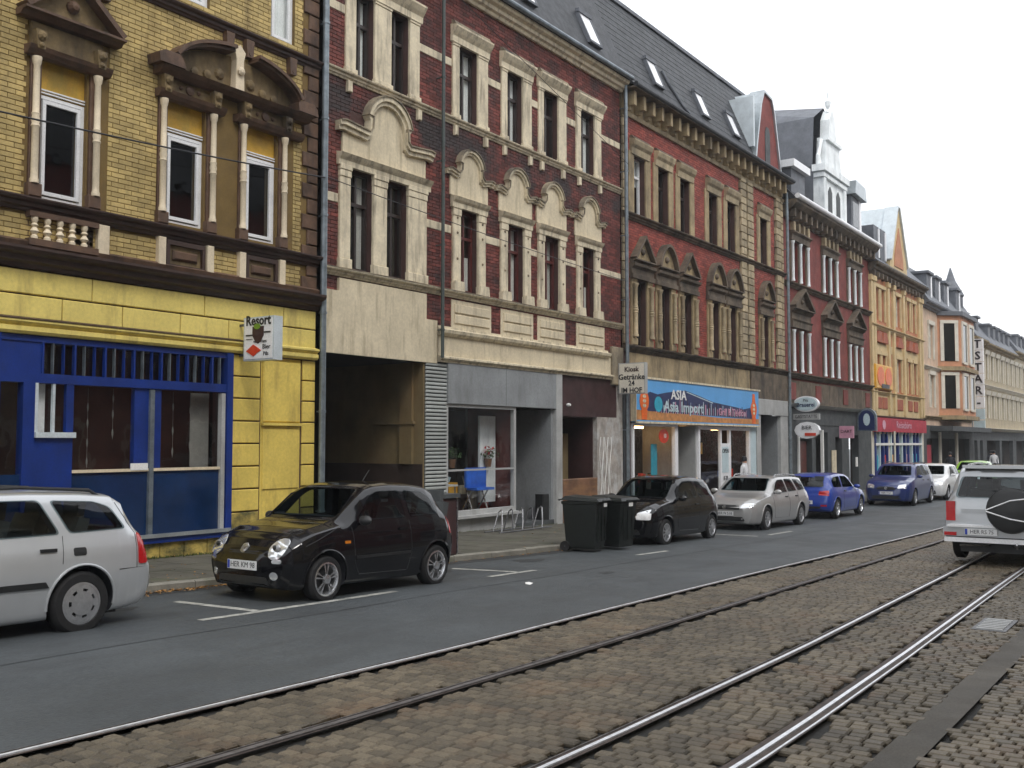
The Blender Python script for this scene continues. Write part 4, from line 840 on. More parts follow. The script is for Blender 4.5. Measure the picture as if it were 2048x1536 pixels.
# slate courses as real laps
sl_ = M(); z = 12.75
while z < 15.8:
    sl_.add([(X0, roofy(z)-.012, z), (X1, roofy(z)-.012, z), (X1, roofy(z+.24)-.004, z+.24), (X0, roofy(z+.24)-.004, z+.24), (X0, roofy(z), z), (X1, roofy(z), z)], [(0, 1, 2, 3), (4, 5, 1, 0)]); z += .24
mk('slate_courses', sl_, 'slate', ro, kind='stuff')
mk('ridge_flashing', M().box(X0, X1, roofy(15.9)-.08, roofy(15.9)+.1, 15.9, 16.02), 'slate_far', ro)
for x in (28.9, 32.6, 35.4): roofs(x, 13.15, 14.0, lambda z: roofy(z)-.12, .68, par=ro)
mk('roof_vent_pipe', M().tube([(30.2, roofy(14.0)-.06, 14.0), (30.35, roofy(13.6)-.05, 13.6), (30.9, roofy(12.9)-.05, 12.9), (31.3, roofy(12.75)-.06, 12.7)], .05, 8), 'slate_far', ro)
# stepped brick gable with zinc cheek
gb = mk('brick_gable', M().prism([(37.15, 12.2), (39.95, 12.2), (39.7, 13.2), (39.2, 14.9), (38.95, 15.35), (38.15, 15.45), (37.85, 14.9), (37.35, 13.2)], D-.06, D+.4), 'red_brick_far', B)
mk('gable_coping', M().strip([(37.15, 12.3), (37.35, 13.2), (37.85, 14.9), (38.15, 15.45), (38.95, 15.35), (39.2, 14.9), (39.7, 13.2), (39.95, 12.3)], .1, D-.14, D+.45), 'zinc', gb)
mk('gable_opening', M().prism([(38.3, 12.5), (38.8, 12.5), (38.8, 13.9), (38.68, 14.15), (38.42, 14.15), (38.3, 13.9)], D-.09, D-.06), 'grey_dark', gb)
mk('opening_sill', M().box(38.2, 38.9, D-.14, D-.06, 12.42, 12.5), 'sandstone_light', gb)
ck = M(); ck.add([(37.15, D, 12.4), (37.15, D+2.2, 12.4), (38.15, D+2.2, 15.5), (38.15, D, 15.5), (37.85, D, 14.95), (37.3, D, 13.2), (39, D+2.2, 15.5), (39, D, 15.5), (40, D+2.2, 12.4), (40, D, 12.4)], [(0, 5, 4, 3, 2, 1), (3, 7, 6, 2), (7, 9, 8, 6)])
mk('zinc_cheek', ck, 'zinc_light', gb); mk('cheek_panel', M().box(37.0, 37.14, D-.1, D+1.6, 13.05, 15.0), 'zinc_light', gb)
# ground floor: shop
mk('corner_post', M().box(26.62, 26.9, D-.06, D+.1, -.7, 3.4), 'maroon', B); mk('ground_pier', M().box(26.5, 26.62, D-.04, D+.3, -.7, 3.4), 'grey_dark', B)
SF = mk('shop_front', M().box(27.0, 27.12, D-.07, D+.05, -.6, 2.34).box(29.9, 30.12, D-.07, D+.05, -.6, 2.34).box(31.70, 31.84, D-.07, D+.05, -.6, 2.3).box(36.2, 36.34, D-.07, D+.05, -.6, 2.3).box(27.12, 29.9, D-.07, D+.05, 2.24, 2.34).box(31.84, 36.2, D-.07, D+.05, 2.18, 2.30), 'white_gloss', B)
mk('shop_door', M().box(33.56, 33.68, D-.06, D+.03, -.6, 2.18).box(34.36, 34.50, D-.06, D+.03, -.6, 2.18).box(33.68, 34.36, D-.04, D, -.2, 1.72), 'white_gloss', SF)
mk('door_poster', M().box(33.74, 34.3, D-.05, D-.042, .7, 1.6), 'sign_paleblue', SF)
for t_, z in (('OPEN', 1.45), ('8-20', .5)): text(t_, .22, 'ink', SF, (34.02, D-.055, z), 'y')
for a, b, z0, z1 in ((27.12, 29.9, -.3, 2.24), (31.84, 33.56, -.3, 2.18), (34.5, 36.2, -.3, 2.18)): mk('pane', M().box(a, b, D, D+.006, z0, z1), 'glass_shop', SF)
mk('stall_riser', M().box(27.12, 29.9, D-.04, D+.05, -.7, -.3).box(31.84, 33.56, D-.04, D+.05, -.7, -.3).box(34.5, 36.2, D-.04, D+.05, -.7, -.3), 'grey_light', SF)
mk('shop_recess', M().box(30.12, 30.2, D, D+1.2, -.6, 2.3).box(31.6, 31.7, D, D+1.2, -.6, 2.3).box(30.2, 31.6, D+1.1, D+1.2, -.6, 2.3), 'grey_light', SF)
mk('shop_room', M().box(27, 36.4, D+2.4, D+2.5, -.6, 2.4).box(27, 36.4, D+.1, D+2.4, 2.32, 2.4).box(26.9, 27, D+.1, D+2.4, -.6, 2.4).box(36.3, 36.4, D+.1, D+2.4, -.6, 2.4), 'dim_room', B)
sh_ = mk('shelving', M().box(27.1, 29.6, D+1.0, D+1.3, -.5, -.45), 'brown_board', B)
for k in range(8): mk('shelf', M().box(27.15, 28.6-.06*k, D+.9, D+1.2, .15+k*.21, .19+k*.21), 'sign_sand', sh_)
gi = M()
for k in range(60):
    gi.cm = k % 5; x = random.uniform(28.3, 29.7) if k < 40 else random.uniform(34.7, 36); z = random.choice([-.3, .1, .5]); gi.box(x, x+.16, D+.4+.1*(k % 5), D+.5+.1*(k % 5), z, z+random.uniform(.12, .3))
mk('stacked_goods', gi, ['sign_red', 'sign_cyan', 'plant', 'cream_trim', 'bright_blue'], B, kind='stuff')
mk('round_window_sign', M().disc(29.2, 1.95, .34, .22, D-.02, D-.005, 20), 'sign_red', SF); text('10', .2, 'white_paint', SF, (29.25, D-.03, 1.95), 'y')
mk('hanging_poster', M().box(28.75, 29.15, D+.2, D+.22, .5, 1.7), 'sign_cyan', B); mk('gold_display', M().box(32.1, 33.3, D+.5, D+.52, 1.35, 1.75).box(34.8, 35.9, D+.5, D+.52, 1.25, 1.65), 'sign_gold', B)
mk('lilac_pier', M().box(36.36, 36.9, D-.07, D+.2, -.7, 3.4), 'sign_paleblue', B)
# grey entrance at its right end
mk('grey_lintel', M().cbox(36.92, 40.28, D-.14, D, 2.8, 3.4, .01), 'grey_light', B); mk('entrance_pier', M().cbox(39.45, 40.28, D-.12, D+.3, -.75, 2.8, .01), 'grey_light', B); mk('entrance_pier', M().cbox(36.92, 37.35, D-.1, D+.3, -.75, 2.8, .01), 'grey_light', B)
mk('entrance_recess', M().box(39.4, 39.45, D+.0, D+1.2, -.7, 2.8).box(37.35, 39.4, D+1.2, D+1.25, -.7, 2.8), 'grey_render', B); mk('entrance_door', M().cbox(37.9, 38.9, D+1.12, D+1.2, -.6, 1.7, .02), 'grey_dark', B)
shell(26.7, 40.2, -.75, 3.3, B)
for x in (27.9, 29.1, 32.4, 35.2): mk('shop_lamp', M().box(x, x+.5, D+.9, D+1.0, 2.2, 2.28), 'lamp_warm', B)
# ---- fascia sign
S = root('shop_sign', (31.9, D-.1, 3), 'long painted sign with blue sky, mountains and two red lanterns above the white shop front', 'sign')
sy = D-.20
bd = M().box(26.98, 36.86, sy, D-.02, 2.36, 3.66); mk('board', bd, 'sign_blue', S)
mk('sand_band', M().prism([(26.99, 2.42), (36.85, 2.42), (36.85, 2.62), (33, 2.6), (30, 2.68), (26.99, 2.72)], sy-.004, sy), 'sign_sand', S)
mk('mountains', M().prism([(27.6, 2.70), (36.2, 2.62), (36.0, 3.02), (35.3, 2.94), (34.7, 3.0), (33.8, 3.05), (32.6, 3.12), (31.5, 3.28), (30.4, 3.42), (29.6, 3.36), (29.0, 3.30), (28.4, 3.22), (27.9, 3.28), (27.6, 3.2)], sy-.007, sy-.004) , 'sign_navy', S)
mk('snow_line', M().strip([(30.5, 3.36), (31.5, 3.22), (32.6, 3.07)], .03, sy-.010, sy-.007), 'sign_paleblue', S)
mk('sign_edge', M().box(26.96, 36.88, sy-.03, sy+.02, 2.32, 2.38).box(26.96, 37.0, sy-.03, sy+.02, 3.66, 3.72).box(26.94, 26.98, sy-.02, D-.02, 2.38, 3.66), 'cream_trim', S)
for x, h in ((27.5, 1.15), (36.35, 1.1)):
    l_ = mk('painted_lantern', M().disc(x, 2.44+h*.48, .30, .27*h, sy-.014, sy-.007, 20).prism([(x-.16, 2.44), (x+.16, 2.44), (x+.2, 2.44+h*.25), (x-.2, 2.44+h*.25)], sy-.013, sy-.007).prism([(x-.16, 2.44+h*.72), (x+.16, 2.44+h*.72), (x+.1, 2.44+h), (x-.1, 2.44+h)], sy-.013, sy-.007), 'sign_orange', S)
    for k in (-1, 0, 1): mk('lantern_mark', M().disc(x, 2.44+h*.48+k*.14, .11, .055, sy-.018, sy-.014, 10), 'cream_trim', l_)
mk('painted_figure', M().disc(28.45, 2.92, .28, .24, sy-.012, sy-.007, 14), 'sign_cyan', S)
text('ASIA', .42, 'white_paint', S, (29.9, sy-.014, 3.24), 'y', sx=1.3, bold=.008)
sk_ = M()
for k in range(90):
    x = 28.3+k*.083+random.uniform(-.02, .02); h = random.uniform(.12, .42)*(1.15-.5*(x-28.3)/7.5); sk_.cm = k % 4; sk_.box(x, x+random.uniform(.025, .06), sy-.0085-.001*(k % 3), sy-.007, 2.66, 2.74+h)
mk('painted_skyline', sk_, ['sign_pink', 'sign_navy', 'sign_paleblue', 'maroon'], S)
text('Asia Import', .46, 'sign_paleblue', S, (30.3, sy-.016, 2.86), 'y', sx=1.35, bold=.006); text('Grill & Telefon', .33, 'sign_pink', S, (34.3, sy-.018, 2.80), 'y', sx=1.25, bold=.004)
# ================================================================== dark brick house with the white gable
B = root('dark_brick_house', (46, D, 0), 'dark red brick house with paired windows, triangular pediments and a tall white roof gable', 'house')
X0, X1 = 40.34, 52.86
bays = [(42.25, 1.0), (46.35, 1.0), (50.2, 1.0)]; H = []
for c, _ in bays:
    for s in (-.5, .5): H += [(c+s-.32, c+s+.32, 4.68, 6.45), (c+s-.32, c+s+.32, 8.42, 10.12)]
wall(X0, X1, 3.3, 11.4, H, 'red_brick_far', B); room(B, X0, X1, 3.3, 11.4, [4.2, 7.9, 11.3])
for i, (a, b, c, d) in enumerate(H): window(B, a, b, c, d, 'frame_brown', 'H', rec=.2, glass='glass' if c < 7 else 'glass_bright', cur=[None, 'low', 'left', 'full'][i % 4], tr=.68)
for c, _ in bays:
    for z0, z1 in ((4.68, 6.4), (8.42, 10.1)):
        for x in (c-.98, c, c+.98): colonnette(B, x, z0, z1, .065, 'white_stucco', Y=D-.05, ring=False); mk('jamb', M().cbox(x-.14, x+.14, D-.05, D, z0, z1+.05, .01), 'sandstone_dark', B)
    mk('entablature', M().mould(c-1.2, c+1.2, [(0, 6.5), (.12, 6.5), (.14, 6.75), (.2, 6.82), (.1, 6.86), (.1, 7.1), (.26, 7.2), (0, 7.24)], D), 'sandstone_dark', B)
    pediment(B, c-1.2, c+1.2, 7.3, 8.08, 'sandstone_dark', 'tri', d=.3, t=.12, fm='sandstone_dark')
    mk('entablature', M().mould(c-1.15, c+1.15, [(0, 10.14), (.12, 10.14), (.14, 10.36), (.24, 10.44), (.24, 10.5), (0, 10.54)], D), 'sandstone_dark', B)
    for s in (-.9, -.3, .3, .9): mk('console', M().prism([(c+s-.08, 10.5), (c+s+.08, 10.5), (c+s+.12, 10.9), (c+s-.12, 10.9)], D-.18, D), 'sandstone_light', B)
cornice(B, X0, X1, 8.14, 8.36, .22, 'sandstone_dark', 'sill_course'); cornice(B, X0, X1, 4.4, 4.62, .26, 'sandstone_dark', 'sill_course')
mk('band', M().box(X0, X1, D-.08, D, 3.35, 4.3), 'sandstone_dark', B)
for x in (41.0, 44.3, 48.3, 52.0): mk('band_brick', M().cbox(x-.35, x+.35, D-.12, D-.08, 3.5, 4.2, .01), 'red_brick_far', B)
mk('eave_cornice', M().mould(X0, X1, [(0, 10.95), (.1, 10.95), (.2, 11.2), (.45, 11.35), (.6, 11.5), (.6, 11.62), (0, 11.66)], D), 'sandstone_dark', B)
x = X0+.3; me = mesh_of('corbel', M().prism([(0, 0), (.18, 0), (.18, .4), (0, .4)], -.42, 0), 'sandstone_dark')
while x < X1: o = mk('corbel', me, None, B); o.location = (x, D, 10.98); x += .7
mk('gutter', M().tube([(X0, D-.64, 11.74), (X1, D-.64, 11.66)], .11, 10), 'white_gloss', B)
rf = M(); q = [(D-.6, 11.66), (D+.3, 12.6), (D+1.3, 14.3), (D+5, 15.6), (D+11, 12)]
for P, Q in zip(q, q[1:]): rf.add([(X0, *P), (X1, *P), (X1, *Q), (X0, *Q)], [(0, 1, 2, 3)])
rf.add([(X1, *p) for p in q], [(4, 3, 2, 1, 0)]); rf.add([(X0, *p) for p in q], [(0, 1, 2, 3, 4)])
mk('mansard_roof', rf, 'slate', B)
# cross roof behind the white gable
gx0, gx1 = 44.7, 48.0
cr_ = M(); cr_.add([(gx0-.1, D+.1, 14.0), (gx1+.1, D+.1, 14.0), (gx1+.1, D+6.5, 14.0), (gx0-.1, D+6.5, 14.0), (46.35, D+.1, 17.1), (46.35, D+6.5, 18.0), (44.9, D+.1, 16.3), (44.9, D+6.5, 16.3), (47.8, D+.1, 16.3), (47.8, D+6.5, 16.3)], [(0, 3, 7, 6), (6, 7, 5, 4), (4, 5, 9, 8), (8, 9, 2, 1), (3, 2, 9, 5, 7)]); cr_.box(gx0-.05, gx1+.05, D+.1, D+6, 12, 14.0)
mk('cross_roof', cr_, 'slate_far', B)
gb = mk('white_gable', M().prism([(gx0, 11.7), (gx1, 11.7), (gx1, 14.0), (47.5, 14.2), (47.35, 15.3), (46.9, 15.5), (46.8, 16.4), (46.35, 16.95), (45.9, 16.4), (45.8, 15.5), (45.35, 15.3), (45.2, 14.2), (gx0, 14.0)], D-.3, D+.12), 'white_stucco', B)
mk('gable_cornice', M().box(gx0-.2, gx1+.2, D-.5, D+.1, 13.75, 14.05).box(gx0-.1, gx1+.1, D-.42, D+.05, 13.5, 13.68).box(45.3, 47.4, D-.42, D+.1, 15.3, 15.45), 'white_stucco', gb)
for sx in (-1, 1):
    mk('scroll', M().tube([(46.35+sx*1.5, D-.1, 14.1), (46.35+sx*1.55, D-.1, 14.5), (46.35+sx*1.3, D-.1, 14.9), (46.35+sx*1.15, D-.1, 15.3)], [.14, .1, .08, .12], 8), 'white_stucco', gb)
    mk('gable_pilaster', M().cbox(46.35+sx*1.5-.16, 46.35+sx*1.5+.16, D-.4, D-.3, 11.8, 13.5, .02), 'white_stucco', gb)
    mk('gable_window', M().prism([(46.35+sx*.6-.26, 12.0), (46.35+sx*.6+.26, 12.0), (46.35+sx*.6+.26, 13.0), (46.35+sx*.6, 13.25), (46.35+sx*.6-.26, 13.0)], D-.33, D-.3), 'grey_dark', gb)
mk('finial', M().lathe([(.14, 16.85), (.05, 17.0), (.12, 17.15), (.16, 17.35), (.05, 17.5), (.03, 17.8)], (46.35, D-.1, 0), 8), 'white_stucco', gb)
mk('flat_dormer', M().box(40.6, 42.3, D-.3, D+2.5, 12.0, 13.0), 'slate_far', B); mk('dormer_cap', M().box(40.4, 42.45, D-.5, D+2.6, 13.0, 13.3), 'white_gloss', B)
mk('dormer_cheek', M().box(42.6, 43.9, D+.3, D+2.6, 12.2, 13.9), 'slate_far', B); mk('dormer_trim', M().box(42.55, 42.75, D+.2, D+.3, 12.2, 13.8), 'white_gloss', B)
dm = mk('slate_dormer', M().box(49.1, 50.6, D-.3, D+2.2, 11.9, 13.6), 'slate_far', B); mk('dormer_hood', M().prism([(48.95, 13.6), (50.9, 13.5), (50.7, 14.15), (49.1, 14.25)], D-.55, D+2.3), 'zinc', dm); mk('dormer_frame', M().box(50.3, 50.62, D-.34, D-.3, 12.0, 13.5), 'white_gloss', dm); mk('pane', M().box(49.3, 50.25, D-.32, D-.3, 12.1, 13.3), 'glass', dm)
# ground floor: dark green-grey pub and shop
mk('dark_shop_wall', M().box(40.4, 52.8, D-.03, D+.2, 2.5, 3.34), 'grey_dark', B); wall(X0, X1, -.8, 2.5, [(41.9, 43.6, -.6, 1.9), (44.1, 45.8, -.6, 2.2), (46.9, 47.9, -.6, 2.0), (49.0, 50.6, -.6, 2.1)], 'grey_dark', B, 'ground_floor_wall')
mk('shop_room', M().box(41, 52, D+1.3, D+1.4, -.8, 2.5), 'dim_room', B)
mk('door_jamb', M().box(41.7, 41.88, D-.06, D+.05, -.7, 2.2), 'white_paint', B); mk('door_jamb', M().box(44.9, 45.05, D-.06, D+.05, -.7, 2.3), 'white_paint', B); mk('red_door', M().box(42.1, 43.3, D+.15, D+.2, -.6, 1.8), 'frame_red', B)
mk('cream_door', M().box(46.2, 46.85, D-.06, D-.03, -.6, 1.4), 'cream_trim', B); mk('small_notice', M().box(49.9, 50.15, D-.08, D-.03, .6, 1.05), 'white_paint', B); mk('shop_cornice', M().mould(X0, X1, [(0, 3.2), (.2, 3.25), (.3, 3.34), (0, 3.36)], D), 'grey_light', B)
downpipe(40.33, gz(40)+.1, 11.9, 'pipe_zinc', 'grey downpipe between the sandstone trimmed house and the dark brick house', .06, Y=D-.2)
# ================================================================== orange and gold house
B = root('orange_gold_house', (58, D, 0), 'orange house with golden yellow pilasters, a roof gable and a red shop fascia', 'house')
X0, X1 = 52.9, 64.2
cols = [(54.0, 55.6), (55.9, 56.6), (58.2, 59.3), (60.4, 61.2), (61.5, 62.3), (62.6, 63.3)]
H = [(a, b, z0, z1) for a, b in ((54.0, 54.7), (55.1, 55.8), (58.1, 59.1), (60.6, 61.3), (61.9, 62.6)) for z0, z1 in ((4.5, 6.3), (8.1, 9.8))]
wall(X0, X1, 2.9, 10.9, H, 'orange_stucco', B); room(B, X0, X1, 2.9, 10.9, [4, 7.6, 10.8])
for i, (a, b, c, d) in enumerate(H): window(B, a, b, c, d, 'offwhite', 'H', rec=.15, glass='glass_bright', cur='full' if i % 2 else 'sides', cm='curtain_pale')
for x in (52.95, 53.45, 56.2, 57.3, 59.5, 63.2, 63.8): mk('gold_pilaster', M().cbox(x, x+.36, D-.14, D, 3.2, 10.3, .02), 'gold_stucco', B); mk('capital', M().cbox(x-.06, x+.42, D-.2, D, 10.0, 10.3, .03), 'gold_stucco', B)
mk('gold_field', M().box(53.0, 64.1, D-.03, D-.0, 3.0, 4.3).box(53.2, 64, D-.03, D, 6.5, 6.9), 'gold_stucco', B)
for (a, b, c, d) in H:
    mk('gold_frame', M().box(a-.16, a-.01, D-.07, D, c, d).box(b+.01, b+.16, D-.07, D, c, d).box(a-.2, b+.2, D-.1, D, d+.01, d+.2), 'gold_stucco', B)
    if c < 6: mk('relief_panel', M().prism([(a-.2, 6.95), (b+.2, 6.95), ((a+b)/2+.3, 7.5), ((a+b)/2-.3, 7.5)], D-.16, D), 'relief_brown', B); mk('apron_relief', M().cbox(a-.1, b+.1, D-.08, D-.03, 3.5, 4.1, .02), 'relief_brown', B)
cornice(B, X0, X1, 7.6, 7.85, .22, 'gold_stucco', 'string_course'); cornice(B, X0, X1, 4.2, 4.4, .18, 'gold_stucco', 'string_course'); cornice(B, X0, X1, 2.95, 3.15, .2, 'sandstone_dark', 'shop_cornice')
cornice(B, X0, X1, 10.5, 10.95, .5, 'sandstone_dark', teeth=(.8, .2, .25, .3))
rf = M(); q = [(D-.5, 10.96), (D+1.6, 13.0), (D+5, 14.2), (D+10, 11)]
for P, Q in zip(q, q[1:]): rf.add([(X0, *P), (X1, *P), (X1, *Q), (X0, *Q)], [(0, 1, 2, 3)])
rf.add([(X1, *p) for p in q], [(3, 2, 1, 0)]); rf.add([(X0, *p) for p in q], [(0, 1, 2, 3)]); mk('roof', rf, 'slate_far', B)
gb = mk('gold_gable', M().prism([(55.6, 10.9), (59.4, 10.9), (59.2, 11.6), (57.7, 14.5), (57.3, 14.5), (55.8, 11.6)], D-.4, D+.1), 'gold_stucco', B)
mk('gable_panel', M().prism([(56.5, 11.2), (58.4, 11.2), (58.3, 11.8), (57.5, 13.4), (56.6, 11.8)], D-.44, D-.4), 'orange_stucco', gb); mk('gable_coping', M().strip([(55.7, 11.4), (57.35, 14.5), (57.65, 14.5), (59.3, 11.4)], .14, D-.5, D+.2), 'zinc_light', gb)
ck = M(); ck.add([(55.6, D, 10.9), (55.6, D+3, 10.9), (57.3, D+3, 14.55), (57.3, D, 14.55), (57.7, D, 14.55), (57.7, D+3, 14.55), (59.4, D+3, 10.9), (59.4, D, 10.9)], [(0, 3, 2, 1), (3, 4, 5, 2), (4, 7, 6, 5)]); mk('zinc_cheek', ck, 'zinc_light', gb)
for x in (53.3, 54.6): mk('dormer', M().box(x, x+1.0, D-.2, D+2, 11.2, 12.9), 'slate_far', B); mk('dormer_frame', M().box(x+.8, x+1.0, D-.25, D-.2, 11.3, 12.8), 'white_gloss', B)
wall(X0, X1, -.8, 2.95, [(53.4, 56.2, -.4, 2.2), (56.7, 59.6, -.4, 2.2), (60.0, 63.4, -.4, 2.2)], 'offwhite', B, 'ground_floor_wall'); mk('shop_room', M().box(53, 64, D+1, D+1.1, -.8, 2.4), 'dim_room', B)
for k in range(14):
    x = 53.4+k*.76; mk('blue_mullion', M().box(x, x+.14, D-.08, D+.1, -.6, 2.3), 'sign_paleblue' if k % 3 == 1 else 'blue_paint', B)
for k in range(6): mk('window_poster', M().box(53.7+k*1.6, 54.5+k*1.6, D+.02, D+.04, .1+.2*(k % 2), 1.1), ['sign_cyan', 'sign_red', 'sign_gold', 'plant', 'sign_pink', 'sign_cyan'][k], B); 
mk('window_head_strip', M().box(53.4, 63.4, D-.1, D-.02, 1.6, 1.72), 'white_paint', B)
S = root('red_fascia_sign', (58, D-.3, 2.7), 'long red shop fascia with pale lettering under the orange and gold house', 'sign')
mk('board', M().box(53.0, 63.9, D-.24, D-.04, 2.30, 3.02), 'awning_red', S); text('Reisebüro', .55, 'sign_pink', S, (58.6, D-.25, 2.68), 'y', sx=1.5); mk('emblem', M().disc(54.4, 2.66, .3, .24, D-.26, D-.24, 14), 'sign_pink', S)
S = root('orange_sign', (54.6, D-.7, 4.7), 'orange and gold illuminated sign box high on the orange house front', 'sign')
mk('box', M().cbox(53.1, 56.4, D-.24, D-.03, 4.5, 5.75, .04), 'sign_gold', S); mk('red_lobe', M().disc(54.0, 5.15, .65, .5, D-.26, D-.24, 16).disc(55.5, 5.15, .65, .5, D-.26, D-.24, 16), 'sign_orange', S); mk('black_bar', M().box(54.1, 55.6, D-.27, D-.24, 4.56, 4.76), 'ink', S); 
# ================================================================== peach house with the oriel
B = root('peach_oriel_house', (71, D, 0), 'peach coloured house with a pale framed oriel and slate dormers', 'house')
X0, X1 = 64.25, 79.0
H = [(a, b, z0, z1) for a, b in ((66.0, 67.2), (76.6, 77.8)) for z0, z1 in ((3.9, 5.9), (6.9, 9.0))]
wall(X0, X1, 2.8, 10.1, H, 'pale_peach', B); room(B, X0, X1, 2.8, 10.1, [3.7, 6.5, 10])
for i, (a, b, c, d) in enumerate(H): window(B, a, b, c, d, 'offwhite', 'H', cur='full'); mk('window_surround', M().box(a-.2, a, D-.08, D, c, d).box(b, b+.2, D-.08, D, c, d).box(a-.25, b+.25, D-.12, D, d, d+.25), 'offwhite', B)
OY = D-1.15; orl = M(); pl_ = [(68.6, D), (69.6, OY), (74.2, OY), (75.3, D)]
for (a, ya), (b, yb) in zip(pl_, pl_[1:]):
    orl.add([(a, ya, 3.3), (b, yb, 3.3), (b, yb, 10.0), (a, ya, 10.0)], [(0, 1, 2, 3)])
orl.add([(a, y, 3.3) for a, y in pl_], [(0, 1, 2, 3)]); orl.add([(a, y, 10.0) for a, y in pl_], [(3, 2, 1, 0)])
ob = mk('oriel', orl, 'peach_stucco', B)
for z0, z1 in ((3.9, 6.0), (6.9, 9.3)):
    for a, b in ((70.2, 71.4), (72.4, 73.6)):
        w_ = mk('window', M().box(a-.25, a, OY-.08, OY, z0-.1, z1+.2).box(b, b+.25, OY-.08, OY, z0-.1, z1+.2).box(a, b, OY-.1, OY, z1, z1+.2).box(a, b, OY-.1, OY, z0-.15, z0), 'offwhite', ob); mk('pane', M().box(a, b, OY-.03, OY-.02, z0, z1), 'car_glass', w_)
    # window on the canted face towards the camera
    q = M(); dx, dy = 1.0, -1.15; L_ = math.hypot(dx, dy); nx, ny = dy/L_, -dx/L_
    for (u0, u1, w0, w1, off) in ((.1, .26, z0, z1, .06), (.74, .9, z0, z1, .06), (.1, .9, z1, z1+.2, .08)):
        A = Vector((68.6+dx*u0+nx*off, D+dy*u0+ny*off)); Bv = Vector((68.6+dx*u1+nx*off, D+dy*u1+ny*off)); q.add([(A.x, A.y, w0), (Bv.x, Bv.y, w0), (Bv.x, Bv.y, w1), (A.x, A.y, w1)], [(0, 1, 2, 3)])
    w_ = mk('window', q, 'offwhite', ob); q = M(); A = Vector((68.6+dx*.26+nx*.03, D+dy*.26+ny*.03)); Bv = Vector((68.6+dx*.74+nx*.03, D+dy*.74+ny*.03)); q.add([(A.x, A.y, z0), (Bv.x, Bv.y, z0), (Bv.x, Bv.y, z1), (A.x, A.y, z1)], [(0, 1, 2, 3)]); mk('pane', q, 'car_glass', w_)
for z in (3.2, 6.3, 9.8):
    q = M(); r_ = [(68.4, D), (69.5, OY-.2), (74.4, OY-.2), (75.6, D)]; q.add([(a, y, z) for a, y in r_]+[(a, y, z+.26) for a, y in r_], [(0, 1, 5, 4), (1, 2, 6, 5), (2, 3, 7, 6), (0, 3, 2, 1), (4, 5, 6, 7)]); mk('oriel_cornice', q, 'sandstone' if z < 9 else 'slate_far', ob)
cornice(B, X0, X1, 9.9, 10.3, .45, 'slate_far'); cornice(B, X0, X1, 6.2, 6.42, .2, 'offwhite', 'string_course'); cornice(B, X0, X1, 3.15, 3.38, .22, 'sandstone', 'string_course')
rf = M(); q = [(D-.45, 10.3), (D+1.0, 12.6), (D+4, 13.6), (D+10, 10)]
for P, Q in zip(q, q[1:]): rf.add([(X0, *P), (X1, *P), (X1, *Q), (X0, *Q)], [(0, 1, 2, 3)])
rf.add([(X1, *p) for p in q], [(3, 2, 1, 0)]); rf.add([(X0, *p) for p in q], [(0, 1, 2, 3)]); mk('mansard_roof', rf, 'slate_far', B)
for x in (65.0, 67.3, 69.8, 73.5): mk('dormer', M().box(x, x+1.2, D-.2, D+1.8, 10.5, 12.0).box(x-.15, x+1.35, D-.35, D+1.8, 12.0, 12.15), 'slate_far', B); mk('dormer_frame', M().box(x+.95, x+1.2, D-.25, D-.2, 10.6, 11.9), 'white_gloss', B)
mk('turret', M().lathe([(.8, 10.2), (.8, 12.0), (.9, 12.15), (.35, 13.2), (.04, 14.2)], (77.6, D+.9, 0), 8), 'slate_far', B)
wall(X0, X1, -.8, 2.8, [(65, 68, -.5, 2.0), (69, 73, -.5, 2.0), (74, 78, -.5, 2.0)], 'grey_dark', B, 'ground_floor_wall'); mk('shop_room', M().box(64.5, 79, D+1, D+1.1, -.8, 2.4), 'dim_room', B)
mk('canopy', M().box(66.0, 79, D-1.3, D, 2.45, 2.75), 'grey_dark', B); mk('shop_posts', M().box(68.2, 68.6, D-.1, D, -.6, 2.4).box(73.2, 73.7, D-.1, D, -.6, 2.4), 'offwhite', B); mk('red_display', M().box(65.3, 66.6, D+.1, D+.15, 0, 1.6), 'awning_red', B)
